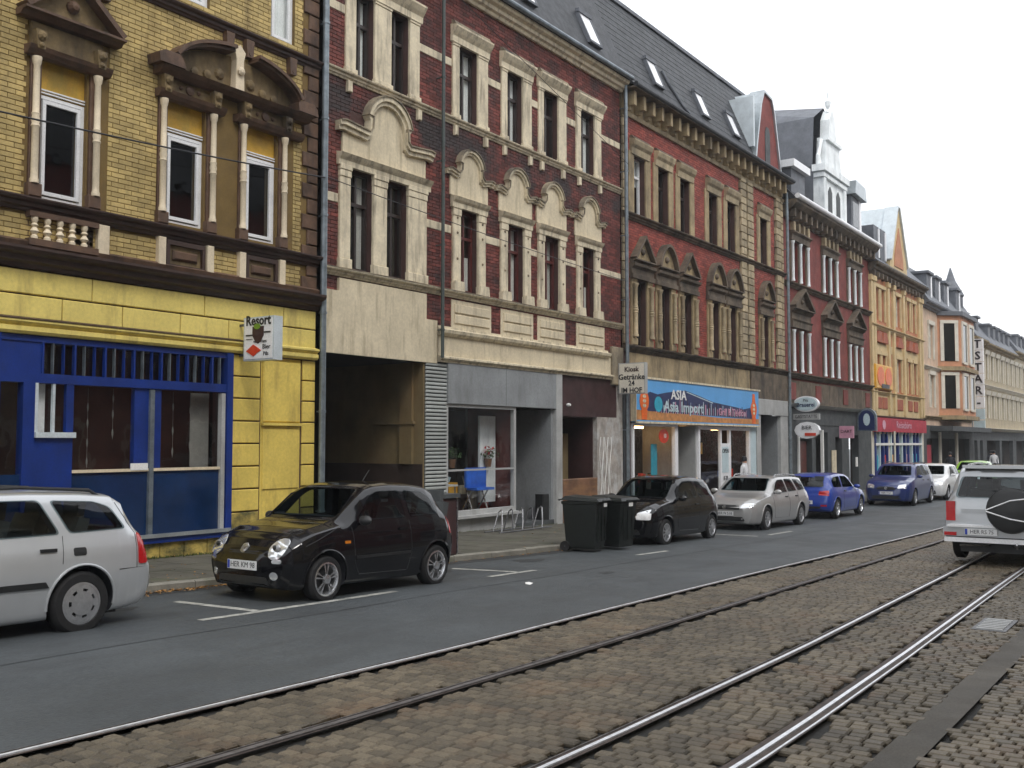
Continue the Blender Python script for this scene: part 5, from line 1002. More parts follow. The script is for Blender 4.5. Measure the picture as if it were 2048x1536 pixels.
# ================================================================== beige houses down the street
def far_house(x0, x1, wallm, zt, label, n=5, roofz=2.2, w0=1.1):
    B = root('far_house', ((x0+x1)/2, D, -.6), label, 'house', 'houses at the far end of the street'); H = []
    for i in range(n):
        c = x0+(x1-x0)*(i+.5)/n
        for z0, z1 in ((3.6, 5.4), (6.6, 8.5)): H.append((c-w0/2, c+w0/2, z0, z1))
    wall(x0, x1, 2.6, zt, H, wallm, B); room(B, x0, x1, 2.6, zt, [3.3, 6.1])
    for k, h in enumerate(H): window(B, *h, 'offwhite', 'H', cur='full' if k % 2 else 'sides'); mk('window_surround', M().box(h[0]-.18, h[0], D-.08, D, h[2], h[3]).box(h[1], h[1]+.18, D-.08, D, h[2], h[3]).mould(h[0]-.3, h[1]+.3, [(0, h[3]), (.14, h[3]), (.22, h[3]+.3), (0, h[3]+.34)], D), 'offwhite', B)
    cornice(B, x0, x1, zt-.35, zt+.1, .5, 'sandstone'); cornice(B, x0, x1, 5.9, 6.15, .25, 'offwhite', 'string_course'); cornice(B, x0, x1, 2.6, 2.85, .5, 'offwhite', 'shop_cornice')
    rf = M(); q = [(D-.5, zt+.1), (D+1.0, zt+roofz), (D+5, zt+roofz+.8), (D+10, zt)]
    for P, Q in zip(q, q[1:]): rf.add([(x0, *P), (x1, *P), (x1, *Q), (x0, *Q)], [(0, 1, 2, 3)])
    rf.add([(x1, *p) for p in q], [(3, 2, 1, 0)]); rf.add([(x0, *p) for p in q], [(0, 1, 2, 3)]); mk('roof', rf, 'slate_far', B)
    for i in range(n-1): c = x0+(x1-x0)*(i+1)/n; mk('dormer', M().box(c-.5, c+.5, D-.1, D+1.6, zt+.2, zt+1.6).box(c-.6, c+.6, D-.25, D+1.6, zt+1.6, zt+1.75), 'slate_far', B)
    wall(x0, x1, -.8, 2.6, [(x0+.8, (x0+x1)/2-.5, -.5, 1.9), ((x0+x1)/2+.5, x1-.8, -.5, 1.9)], 'grey_dark', B, 'ground_floor_wall'); mk('shop_room', M().box(x0+.2, x1-.2, D+1, D+1.1, -.8, 2.5), 'dim_room', B)
    return B
far_house(79.05, 84.0, 'pale_peach', 9.3, 'narrow pale pink house just before the tall vertical sign', 2)
far_house(84.05, 98.0, 'beige_stucco', 9.2, 'beige house with a long grey roof behind the tall vertical sign', 6)
far_house(98.05, 112.0, 'beige_stucco', 9.6, 'beige corner house at the far right end of the street', 6)
far_house(112.05, 128.0, 'pale_peach', 9.2, 'pale house farthest down the street', 6)
# terrace across the street, behind the camera: seen only in reflections and in the shade it gives
B = root('opposite_terrace', (30, -6.4, 0), 'long terrace of plain houses across the street from the shops', 'houses')
ow = M()
for k, (a, b, h) in enumerate([(-40, -24, 11), (-24, -9, 12.5), (-9, 6, 11.5), (6, 20, 12.5), (20, 36, 11), (36, 52, 12), (52, 70, 11), (70, 95, 12), (95, 130, 11)]):
    ow.cm = k % 3; h += 1.2; ow.box(a, b-.02, -14, -6.4, -1, h); ow.cm = 3; ow.add([(a, -6.1, h), (b-.02, -6.1, h), (b-.02, -8.6, h+4.2), (a, -8.6, h+4.2), (b-.02, -14.2, h), (a, -14.2, h)], [(0, 3, 2, 1), (3, 5, 4, 2), (0, 5, 3), (1, 2, 4)])
mk('front', ow, ['sandstone', 'red_brick_far', 'grey_light', 'slate'], B)
op = M(); of = M()
for x in range(-39, 128, 3):
    for z in (.4, 4.6, 8.0, 10.2)[:3]: op.box(x+.5, x+1.6, -6.4, -6.36, z, z+1.9); of.box(x+.35, x+.5, -6.4, -6.3, z-.1, z+2.0).box(x+1.6, x+1.75, -6.4, -6.3, z-.1, z+2.0).box(x+.35, x+1.75, -6.4, -6.28, z+2.0, z+2.15)
mk('dark_panes', op, 'car_glass', B); mk('window_frames', of, 'offwhite', B)
# ================================================================== cars
class Body:
    """car body as one smooth surface: cross-sections interpolated along the length (front at x=0)"""
    def __init__(s, keys, W):
        # key: x, zfloor, ysill, ymid, zmid, ybelt, zbelt, yroof, zside, ztop
        k = np.array(keys, float); s.k = k; s.L = k[-1, 0]; s.W = W; s.n = 150; s.xs = np.unique(np.concatenate([np.linspace(0, s.L, s.n), k[:, 0]]))
        P = np.stack([np.interp(s.xs, k[:, 0], k[:, j]) for j in range(1, k.shape[1])], 1)
        # soften the kinks a little, keeping the ends
        for _ in range(2):
            Q = P.copy(); Q[1:-1] = .25*P[:-2]+.5*P[1:-1]+.25*P[2:]; P = Q
        s.P = P; s.rings = [s.ring(p) for p in P]
        s.zs = np.linspace(0, 2.0, 260); s.HW = np.zeros((len(s.xs), len(s.zs)))
        for i, r in enumerate(s.rings):
            # widest y at every height
            for a, b in zip(r[:-1], r[1:]):
                z0, z1 = sorted((a[1], b[1])); m = (s.zs >= z0-1e-6) & (s.zs <= z1+1e-6)
                if m.any():
                    t = (s.zs[m]-a[1])/(b[1]-a[1]) if abs(b[1]-a[1]) > 1e-6 else np.zeros(m.sum()); s.HW[i, m] = np.maximum(s.HW[i, m], a[0]+(b[0]-a[0])*t)
    def ring(s, p):
        zf, ys, ym, zm, yb, zb, yr, zs_, zt = p
        c = [(0, zf), (ys*.55, zf), (ys*.93, zf+.005), (ys, zf+.05), (ym*.5+ys*.5+.004, (zf+zm)/2), (ym, zm), (yb*.35+ym*.65+.006, zm*.4+zb*.6), (yb, zb), ((yb+yr)/2+.008, (zb+zs_)/2), (yr, zs_), (yr*.93, zs_+(zt-zs_)*.42), (yr*.72, zs_+(zt-zs_)*.78), (yr*.36, zs_+(zt-zs_)*.96), (0, zt)]
        out = []; n = len(c)
        for i in range(n-1):
            p0, p1, p2, p3 = c[max(i-1, 0)], c[i], c[i+1], c[min(i+2, n-1)]
            for t in (0, .34, .67):
                out.append(tuple(.5*(2*p1[d]+(p2[d]-p0[d])*t*.8+(2*p0[d]-5*p1[d]+4*p2[d]-p3[d])*t*t*.8+(3*p1[d]-p0[d]-3*p2[d]+p3[d])*t*t*t*.8)+ .1*0 if False else (p1[d]+(p2[d]-p1[d])*t)*.55+.45*(.5*((2*p1[d])+(-p0[d]+p2[d])*t+(2*p0[d]-5*p1[d]+4*p2[d]-p3[d])*t*t+(-p0[d]+3*p1[d]-3*p2[d]+p3[d])*t**3)) for d in (0, 1)))
        out.append(c[-1]); return np.array([(max(0, a), b) for a, b in out])
    def mesh(s):
        m = M(); R = len(s.rings[0]); full = []
        for x, r in zip(s.xs, s.rings): full.append([(x, y, z) for y, z in r]+[(x, -y, z) for y, z in r[-2:0:-1]])
        N = len(full[0]); m.v = [p for f in full for p in f]
        for i in range(len(full)-1):
            for j in range(N): m.face((i*N+j, i*N+(j+1) % N, (i+1)*N+(j+1) % N, (i+1)*N+j))
        m.face(tuple(range(N-1, -1, -1))); o = (len(full)-1)*N; m.face(tuple(o+j for j in range(N))); return m
    def side(s, x, z):
        i = np.clip(np.searchsorted(s.xs, x)-1, 0, len(s.xs)-2); t = (x-s.xs[i])/(s.xs[i+1]-s.xs[i]); a = np.interp(z, s.zs, s.HW[i]); b = np.interp(z, s.zs, s.HW[i+1]); return float(a+(b-a)*min(max(t, 0), 1))
    def front(s, y, z, rear=False):
        h = np.array([np.interp(z, s.zs, q) for q in s.HW]); h = h-abs(y); idx = range(len(h)) if not rear else range(len(h)-1, -1, -1); prev = None
        for i in idx:
            if h[i] > 0:
                if prev is None: return float(s.xs[i])
                t = h[prev]/(h[prev]-h[i]); return float(s.xs[prev]+(s.xs[i]-s.xs[prev])*t)
            prev = i
        return None
def poly_rows(poly, n):
    """slice a polygon (u,v) in rows of equal v"""
    vs_ = [p[1] for p in poly]; v0, v1 = min(vs_), max(vs_); rows = []
    lv = sorted({v0+1e-4, v1-1e-4, *[v for v in vs_ if v0+1e-3 < v < v1-1e-3], *[v0+(v1-v0)*i/n for i in range(1, n)]})
    for v in lv:
        xs = []
        for (a, b), (c, d) in zip(poly, poly[1:]+poly[:1]):
            if (b-v)*(d-v) <= 0 and abs(b-d) > 1e-9: xs.append(a+(c-a)*(v-b)/(d-b))
        if len(xs) >= 2: rows.append((v, min(xs), max(xs)))
    return rows
def patch(poly, f, n=7, m=8, off=.004, nrm=(0, 1, 0), depth=.015):
    """panel that follows the body surface, with an edge turned inwards"""
    rows = poly_rows(poly, n); mb = M(); g = []
    for v, a, b in rows:
        line = []
        for i in range(m+1):
            p = f(a+(b-a)*i/m, v)
            line.append(p if p is not None else None)
        g.append(line)
    for r in g:
        for i, p in enumerate(r):
            if p is None: r[i] = next((q for q in r[i:] if q is not None), next((q for q in r[::-1] if q is not None), (0, 0, 0)))
    nv = Vector(nrm); R = len(g)
    mb.v = [tuple(Vector(p)+nv*off) for r in g for p in r]
    for i in range(R-1):
        for j in range(m): k = i*(m+1)+j; mb.face((k, k+1, k+m+2, k+m+1))
    rim = [j for j in range(m+1)]+[i*(m+1)+m for i in range(1, R)]+[(R-1)*(m+1)+j for j in range(m-1, -1, -1)]+[i*(m+1) for i in range(R-2, 0, -1)]
    b0 = len(mb.v); mb.v += [tuple(Vector(mb.v[k])-nv*depth) for k in rim]
    for i in range(len(rim)): a, b = i, (i+1) % len(rim); mb.face((rim[a], rim[b], b0+b, b0+a))
    return mb
def ell(cx, cz, rx, rz, n=20, pw=1.): return [(cx+rx*abs(math.cos(2*math.pi*i/n))**pw*(1 if math.cos(2*math.pi*i/n) > 0 else -1), cz+rz*abs(math.sin(2*math.pi*i/n))**pw*(1 if math.sin(2*math.pi*i/n) > 0 else -1)) for i in range(n)]
def rrect(x0, x1, z0, z1, r=.03):
    o = []
    for cx, cz, a0 in ((x1-r, z1-r, 0), (x0+r, z1-r, 90), (x0+r, z0+r, 180), (x1-r, z0+r, 270)):
        for k in range(4): a = math.radians(a0+30*k); o.append((cx+r*math.cos(a), cz+r*math.sin(a)))
    return o
def roundp(poly, r=.035):
    o = []; n = len(poly)
    for i in range(n):
        p, a, b = Vector(poly[i]), Vector(poly[i-1]), Vector(poly[(i+1) % n]); da, db = (a-p), (b-p); ra = min(r, da.length*.4); rb = min(r, db.length*.4); A = p+da.normalized()*ra; Bq = p+db.normalized()*rb
        for t in (0, .33, .67, 1): o.append(tuple(A*(1-t)**2+p*2*t*(1-t)+Bq*t*t))
    return o
WHEEL = {}
def wheel_mesh(r, w, style, rimr):
    key = (r, w, style, rimr)
    if key in WHEEL: return WHEEL[key]
    t = M().lathe([(rimr, -w*.5), (rimr+.01, -w*.52), (r*.90, -w*.5), (r*.985, -w*.36), (r, -w*.2), (r, w*.2), (r*.985, w*.36), (r*.9, w*.5), (rimr+.01, w*.52), (rimr, w*.45), (rimr-.012, w*.2), (rimr-.02, -w*.4)], (0, 0, 0), 36, 'y')
    tm = mesh_of('tyre', t, 'rubber'); tm.polygons.foreach_set('use_smooth', [True]*len(tm.polygons)); tm.set_sharp_from_angle(angle=math.radians(40))
    h = M(); y = w*.40    # outer side is +depth = street side (-y in car space)
    def ringp(r0, r1, d0, d1, n=36):
        vs = [(r0*math.cos(2*math.pi*i/n), -d0, r0*math.sin(2*math.pi*i/n)) for i in range(n)]+[(r1*math.cos(2*math.pi*i/n), -d1, r1*math.sin(2*math.pi*i/n)) for i in range(n)]
        h.add(vs, [(i, (i+1) % n, n+(i+1) % n, n+i) for i in range(n)])
    h.cm = 0; ringp(rimr+.004, rimr-.018, y+.016, y+.02); ringp(rimr-.018, rimr-.035, y+.02, y-.02); ringp(rimr-.035, rimr-.04, y-.02, y-.06)
    h.cm = 1; ringp(rimr-.03, .001, y-.055, y-.055)
    h.cm = 0
    def sector(a0, a1, r0, r1, d0, d1, th=.02):
        q = []
        for a, rr, d in ((a0*1.0, r0, d0), (a1, r0, d0), (a1, r1, d1), (a0, r1, d1)): q.append((rr*math.cos(a), -d, rr*math.sin(a)))
        q2 = [(x, yy+th, z) for x, yy, z in q]; h.add(q+q2, [(0, 1, 2, 3), (0, 4, 5, 1), (1, 5, 6, 2), (2, 6, 7, 3), (3, 7, 4, 0)])
    if style == 'y':      # five double spokes
        for k in range(5):
            a = 2*math.pi*k/5+.3
            for s_ in (-1, 1):
                c = a+s_*.17; sector(c-.06, c+.06, .05, rimr-.03, y+.012, y+.004)
                sector(c-.05+s_*.03, c+.05+s_*.03, rimr*.55, rimr-.02, y+.01, y+.006)
    elif style == 'cap':  # broad-lobed plastic trim
        ringp(.12, .001, y+.03, y+.036); ringp(rimr-.02, rimr-.06, y+.018, y+.022)
        for k in range(7):
            a = 2*math.pi*k/7; sector(a-.26, a+.26, .10, rimr-.045, y+.03, y+.02)
    else:
        for k in range(9): a = 2*math.pi*k/9; sector(a-.12, a+.12, .05, rimr-.03, y+.02, y+.012)
    ringp(.055, .001, y+.03, y+.034); ringp(.06, .055, y+.0, y+.03)
    hm = mesh_of('rim', h, ['alloy' if style == 'y' else 'hubcap', 'black_plastic']); WHEEL[key] = (tm, hm); return tm, hm
def car(name, label, cat, keys, W, wheels, wr, paint, spec, loc, flip=False, rz=0.):
    """spec: sides [(polygon)], screen, rear screen, extra patches"""
    body = Body(keys, W); r = root(name, (0, 0, 0), label, cat, world=False); L_ = body.L
    mb = body.mesh(); me = mesh_of('body', mb, [paint, 'cloth_dark']); bo = bpy.data.objects.new('body', me); COL.objects.link(bo)
    cut = M()
    cut.cm = 1
    for x in wheels:
        for s_ in (-1, 1):
            y0 = (W/2-.27); n = 40; R = wr+.055; a = min(s_*y0, s_*(W/2+.2)); b = max(s_*y0, s_*(W/2+.2))
            cut.prism([(x+R*math.cos(2*math.pi*i/n), wr+.01+R*math.sin(2*math.pi*i/n)) for i in range(n)], a, b)
    cme = mesh_of('cut', cut, [paint, 'cloth_dark']); co = bpy.data.objects.new('cut', cme); COL.objects.link(co)
    for q in (me, cme):
        bm = bmesh.new(); bm.from_mesh(q); bmesh.ops.recalc_face_normals(bm, faces=bm.faces); bm.to_mesh(q); bm.free()
    md = bo.modifiers.new('b', 'BOOLEAN'); md.operation = 'DIFFERENCE'; md.object = co; md.solver = 'FAST'; md.use_self = False
    try: md.material_mode = 'INDEX'
    except Exception: pass
    cutters = [co]; cab = 'cabin' in spec or 'screen' in spec
    def cutter(mm):
        mm.m = [1]*len(mm.m); c_ = mesh_of('cut', mm, [paint, 'cloth_dark', 'cloth_dark']); bm = bmesh.new(); bm.from_mesh(c_); bmesh.ops.recalc_face_normals(bm, faces=bm.faces); bm.to_mesh(c_); bm.free()
        c_.polygons.foreach_set('material_index', [1]*len(c_.polygons)); o_ = bpy.data.objects.new('cut', c_); COL.objects.link(o_); cutters.append(o_)
        m_ = bo.modifiers.new('c', 'BOOLEAN'); m_.operation = 'DIFFERENCE'; m_.object = o_; m_.solver = 'FAST'
        try: m_.material_mode = 'INDEX'
        except Exception: pass
    def shrink(p, k):
        cx, cz = sum(q[0] for q in p)/len(p), sum(q[1] for q in p)/len(p); return [(cx+(x-cx)*k, cz+(z-cz)*k) for x, z in p]
    if cab:
        z0, z1, y0, y1 = spec['screen']; xa = body.front(0, z0)+.10; xb = body.front(0, z1)+.06; zt = float(np.max(body.P[:, 8]))-.07
        rr_ = spec.get('rear', (z0, z1, y0, y1)); xr0 = body.front(0, rr_[0], True)-.14; xr1 = body.front(0, rr_[1], True)-.14; yb_, yt = W/2-.19, float(np.min(body.P[60:90, 6]))-.075
        lo = z0-.38; m_ = M(); m_.add([(xa+.35, -yb_, lo), (xr0-.1, -yb_, lo), (xr0-.1, yb_, lo), (xa+.35, yb_, lo), (xa+.05, -yb_, z0-.06), (xr0, -yb_, z0-.06), (xr0, yb_, z0-.06), (xa+.05, yb_, z0-.06), (xb+.14, -yt, zt), (xr1-.16, -yt, zt), (xr1-.16, yt, zt), (xb+.14, yt, zt)],
            [(3, 2, 1, 0), (0, 1, 5, 4), (1, 2, 6, 5), (2, 3, 7, 6), (3, 0, 4, 7), (4, 5, 9, 8), (5, 6, 10, 9), (6, 7, 11, 10), (7, 4, 8, 11), (8, 9, 10, 11)]); cutter(m_)
        for q in spec.get('sides', []): cutter(M().prism(shrink(roundp(q, .05), .95), -W, W))
        for (a, b, c, d), x0_, x1_ in ((spec['screen'], -.5, (xa+xb)/2+.5),)+(((spec['rear'], (xr0+xr1)/2-.4, body.L+.5),) if 'rear' in spec else ()):
            p = shrink(roundp([(-c, a), (c, a), (d, b), (-d, b)], .06), .96); n = len(p); m_ = M(); m_.add([(x0_, y, z) for y, z in p]+[(x1_, y, z) for y, z in p], [tuple(range(n)), tuple(range(2*n-1, n-1, -1))]+[(i, n+i, n+(i+1) % n, (i+1) % n) for i in range(n)]); cutter(m_)
        sx_ = xb+.35; zs_ = z0
        for k, (sx0, ys_) in enumerate(((sx_, -.36), (sx_, .36), (sx_+.85, -.36), (sx_+.85, .36))):
            if sx0 < xr1-.1: mk('seat', M().prism([(sx0, lo+.02), (sx0+.5, lo+.02), (sx0+.62, z0+.12), (sx0+.50, z0+.14), (sx0+.38, lo+.2), (sx0, lo+.18)], ys_-.24, ys_+.24).prism([(sx0+.54, z0+.13), (sx0+.62, z0+.13), (sx0+.64, z0+.3), (sx0+.55, z0+.3)], ys_-.13, ys_+.13), 'grey_dark', r)
        mk('steering_wheel', M().tube([(xb-.02+.07*math.sin(a)*-.5, .36*(-1)+.17*math.cos(a), z0-.02+.16*math.sin(a)) for a in [2*math.pi*i/18 for i in range(19)]], .014, 6), 'black_plastic', r)
    dg = bpy.context.evaluated_depsgraph_get(); dg.update(); nm = bpy.data.meshes.new_from_object(bo.evaluated_get(dg)); bo.modifiers.clear(); bo.data = nm
    for o_ in cutters: bpy.data.objects.remove(o_)
    nm.name = 'body'; nm.polygons.foreach_set('use_smooth', [True]*len(nm.polygons)); nm.set_sharp_from_angle(angle=math.radians(32)); bo.parent = r
    S_ = lambda s_: (lambda u, v: (u, s_*body.side(u, v), v)); sg = (0, 1, 0)
    F_ = lambda u, v: (lambda x: None if x is None else (x, u, v))(body.front(u, v)); Rr = lambda u, v: (lambda x: None if x is None else (x, u, v))(body.front(u, v, True))
    def sp(nme, poly, mat, off=.005, both=True, n=7, m=10, par=r, depth=.014):
        out = []
        for s_ in ((-1, 1) if both else (-1,)): out.append(mk(nme, patch(poly, S_(s_), n, m, off, (0, s_, 0), depth), mat, par, smooth=True))
        return out
    def fp(nme, poly, mat, off=.006, rear=False, n=6, m=12, par=r, depth=.014): return mk(nme, patch(poly, Rr if rear else F_, n, m, off, (1 if rear else -1, 0, 0), depth), mat, par, smooth=True)
    for q in spec.get('sides', []):
        for w_ in sp('side_window', roundp(q, .05), 'auto_glass'): pass
    if 'screen' in spec: z0, z1, y0, y1 = spec['screen']; fp('windscreen', roundp([(-y0, z0), (y0, z0), (y1, z1), (-y1, z1)], .06), 'auto_glass', n=16, m=16, off=.012, depth=.02)
    if 'rear' in spec: z0, z1, y0, y1 = spec['rear']; fp('rear_window', roundp([(-y0, z0), (y0, z0), (y1, z1), (-y1, z1)], .06), 'auto_glass', rear=True, n=14, m=14, off=spec.get('roff', .018), depth=.04)
    for nme, poly, mat, kw in spec.get('front', []): fp(nme, poly, mat, **kw)
    for nme, poly, mat, kw in spec.get('back', []): fp(nme, poly, mat, rear=True, **kw)
    for nme, poly, mat, kw in spec.get('side', []): sp(nme, poly, mat, **kw)
    # seams between panels: thin raised shadow strips
    for line in spec.get('seams', []):
        for s_ in (-1, 1):
            pts = []; 
            for (a, b), (c, d) in zip(line, line[1:]):
                for i in range(7): x, z = a+(c-a)*i/6, b+(d-b)*i/6; pts.append((x, s_*(body.side(x, z)+.0008), z))
            mk('panel_gap', M().tube(pts, .0035, 5), 'black_plastic', r)
    for x in wheels:   # arch lips
        for s_ in (-1, 1):
            pts = []; R = wr+.06
            for i in range(21):
                a = math.radians(-8+196*i/20); px, pz = x+R*math.cos(a), wr+.01+R*math.sin(a); h = body.side(px, max(pz, .2))
                if h > .3: pts.append((px, s_*(h+.001), pz))
            if len(pts) > 3: mk('wheel_arch_lip', M().tube(pts, .014, 6), paint, r, smooth=True)
    tm, hm = wheel_mesh(wr, .185, spec.get('rim', 'y'), spec.get('rimr', wr*.64))
    for x in wheels:
        for s_ in (-1, 1):
            w_ = bpy.data.objects.new('wheel', tm); COL.objects.link(w_); w_.parent = r; w_.location = (x, s_*(W/2-.115), wr)
            if s_ > 0: w_.rotation_euler = (0, 0, math.pi)
            h_ = bpy.data.objects.new('rim', hm); COL.objects.link(h_); h_.parent = w_
    mx_, mz = spec.get('mirror', (1.0, .95))
    for s_ in (-1, 1):
        h = body.side(mx_, mz); c = Vector((mx_, s_*(h+.11), mz+.04)); q = M(); vs = []
        for i in range(7):
            t = -1+2*i/6; rr = math.sqrt(max(0, 1-t*t)); vs.append([(c.x-.04+.09*rr*math.cos(a)*.6, c.y+.11*t, c.z+.065*rr*math.sin(a)) for a in [2*math.pi*j/10 for j in range(10)]])
        q.v = [p for v in vs for p in v]
        for i in range(6):
            for j in range(10): q.face((i*10+j, i*10+(j+1) % 10, (i+1)*10+(j+1) % 10, (i+1)*10+j))
        mo_ = mk('wing_mirror', q, spec.get('mirrorm', paint), r, smooth=True); mk('mirror_foot', M().tube([(mx_, s_*(h-.02), mz), (mx_, s_*(h+.06), mz+.02)], .018, 6), 'black_plastic', mo_)
    for x, z in spec.get('handles', []):
        for s_ in (-1, 1):
            h = body.side(x, z); mk('door_handle', M().box(x-.085, x+.085, s_*(h-.004), s_*(h+.022), z-.016, z+.016), spec.get('handlem', 'black_plastic'), r)
    for side, y, z, t_ in spec.get('plates', []):
        rear = side == 'r'; x = body.front(y, z, rear); sx = 1 if rear else -1; x += sx*.014
        p_ = mk('number_plate', M().box(x, x+sx*.008, y-.26, y+.26, z-.055, z+.055), 'plate_white', r); mk('plate_band', M().box(x+sx*.008, x+sx*.0095, *((y-.255, y-.215) if rear else (y+.215, y+.255)), z-.05, z+.05), 'plate_blue', p_)
        tx = text(t_, .095, 'ink', p_, (0, 0, 0), 'x', name='plate_lettering', ext=.001, sx=.95)
        me_ = tx.data
        if rear: me_.transform(Matrix.Rotation(math.pi, 4, 'Z'))
        me_.transform(Matrix.Translation((x+sx*.0095, y+(.015 if rear else -.015), z)))
    for f_ in spec.get('extra', []): f_(body, r, fp, sp)
    # dark underside between the axles
    mk('underbody', M().box(.35, L_-.35, -W/2+.2, W/2-.2, .16, body.P[len(body.P)//2][0]+.04), 'black_plastic', r)
    if flip: r.rotation_euler = (0, 0, math.pi+rz)
    else: r.rotation_euler = (0, 0, rz)
    r.location = loc; sl_ = math.atan((gz(loc[0]+2)-gz(loc[0]-2))/4) if True else 0
    r.rotation_euler.y = (sl_ if flip else -sl_)
    return r
def rails_(x0, x1, y, z, mat='black_plastic'):
    def f(body, r, fp, sp):
        for s_ in (-1, 1): mk('roof_rail', M().tube([(x0, s_*y, z-.05), (x0+.12, s_*y, z+.015), ((x0+x1)/2, s_*y, z+.035), (x1-.12, s_*y, z), (x1, s_*y, z-.07)], .017, 8), mat, r, smooth=True)
    return f
def antenna(x, z, l=.4):
    return lambda body, r, fp, sp: mk('antenna', M().tube([(x, 0, z), (x+l*.6, 0, z+l*.7)], .005, 5), 'black_plastic', r)
def lamp_round(y, z, rx=.13, rz_=.13):
    def f(body, r, fp, sp):
        for s_ in (-1, 1):
            h = fp('headlight', ell(s_*y, z, rx, rz_, 24), 'lamp_clear', off=.012, n=10, m=10)
            x = body.front(s_*y, z); mk('reflector', M().lathe([(rx*.55, .0), (rx*.5, .018), (rx*.15, .03)], (x-.01, s_*y, z), 14, 'x'), 'steel', h); mk('headlight_ring', M().lathe([(rx*.30, .0), (rx*.26, .03), (rx*.1, .04)], (x-.012, s_*(y-.02), z+.02), 12, 'x'), 'black_plastic', h)
    return f
# ---- small black hatchback (3.53 m)
hatch = [ # x, zf, ys, ym, zm, yb, zb, yr, zs, zt
 (0.00, .24, .40, .50, .44, .46, .58, .34, .60, .61), (.05, .20, .56, .64, .46, .60, .62, .46, .66, .69), (.14, .18, .66, .73, .48, .69, .68, .52, .745, .775), (.28, .17, .73, .785, .50, .735, .755, .58, .82, .850), (.50, .17, .755, .805, .52, .755, .83, .62, .885, .905),
 (.80, .17, .77, .815, .54, .765, .885, .63, .935, .955), (.98, .17, .775, .82, .55, .765, .905, .64, .97, .995), (1.08, .17, .775, .82, .55, .765, .91, .64, 1.03, 1.06), (1.45, .17, .775, .82, .56, .765, .925, .60, 1.27, 1.32), (1.62, .17, .775, .82, .56, .765, .93, .575, 1.34, 1.405), (1.80, .17, .775, .82, .56, .765, .935, .57, 1.375, 1.44), (2.15, .17, .775, .82, .57, .765, .945, .57, 1.39, 1.46), (2.60, .17, .775, .82, .58, .762, .955, .565, 1.375, 1.445), (2.95, .18, .77, .815, .58, .755, .965, .555, 1.34, 1.405), (3.12, .19, .76, .805, .58, .745, .965, .54, 1.29, 1.34), (3.28, .20, .74, .79, .58, .725, .96, .54, 1.12, 1.16), (3.40, .22, .72, .765, .57, .70, .90, .55, .99, 1.02), (3.46, .24, .68, .735, .55, .68, .80, .56, .84, .86), (3.50, .27, .64, .70, .52, .65, .66, .55, .69, .70), (3.53, .31, .56, .62, .48, .56, .57, .45, .59, .60)]
hatch = [tuple(list(k[:7])+[k[7]+(.045 if 1.1 < k[0] < 3.3 else 0)]+list(k[8:])) for k in hatch]
def scalek(keys, sx, sz=1., sy=1.): return [tuple([k[0]*sx, k[1]]+[k[2]*sy, k[3]*sy, k[4]*sz, k[5]*sy, k[6]*sz, k[7]*sy, k[8]*sz, k[9]*sz]) for k in keys]
car('parked_car', 'small black hatchback with round headlights parked in front of the yellow house', 'car', scalek(hatch, .93), 1.64, (.64, 2.80), .285, 'paint_black',
    dict(sides=[[(1.19, .965), (1.51, 1.27), (1.66, 1.335), (2.12, 1.345), (2.18, .975)], [(2.25, .98), (2.21, 1.345), (2.62, 1.32), (2.81, 1.22), (2.86, 1.0)]], screen=(1.02, 1.37, .60, .50), rear=(.98, 1.30, .55, .48), rim='y', rimr=.205,
         seams=[[(1.08, .90), (1.12, .45), (1.21, .30), (2.14, .28)], [(2.21, .95), (2.23, .5), (2.16, .28)], [(.91, .93), (.58, .80), (.30, .70)]],
         side=[('side_moulding', [(1.13, .50), (2.20, .50), (2.20, .535), (1.13, .535)], 'black_plastic', dict(off=.012)), ('side_repeater', rrect(.93, 1.03, .70, .735, .01), 'lamp_amber', dict(off=.006)), ('rear_light', roundp([(3.12, .72), (3.20, .72), (3.17, .96), (3.09, .96)], .02), 'lamp_red', dict(off=.006, m=4))],
         front=[('lower_grille', roundp([(-.45, .22), (.45, .22), (.42, .33), (-.42, .33)], .04), 'black_plastic', {}), ('grille_slot', rrect(-.26, .26, .60, .635, .012), 'black_plastic', dict(off=.004)), ('fog_light', ell(.52, .35, .05, .05), 'lamp_clear', dict(m=5)), ('fog_light', ell(-.52, .35, .05, .05), 'lamp_clear', dict(m=5)), ('indicator', rrect(-.62, -.5, .50, .55, .02), 'lamp_clear', dict(m=4)), ('indicator', rrect(.5, .62, .50, .55, .02), 'lamp_clear', dict(m=4)), ('round_emblem', ell(0, .665, .058, .058), 'steel', dict(off=.014, m=6))],
         plates=[('f', 0, .46, 'HER KM 98')], handles=[(2.06, .84)], handlem='paint_black', mirror=(1.27, .94), mirrorm='black_plastic', extra=[lamp_round(.53, .67, .115, .125), antenna(2.1, 1.45, .22)]), (8.58, 9.85, gz(10)))
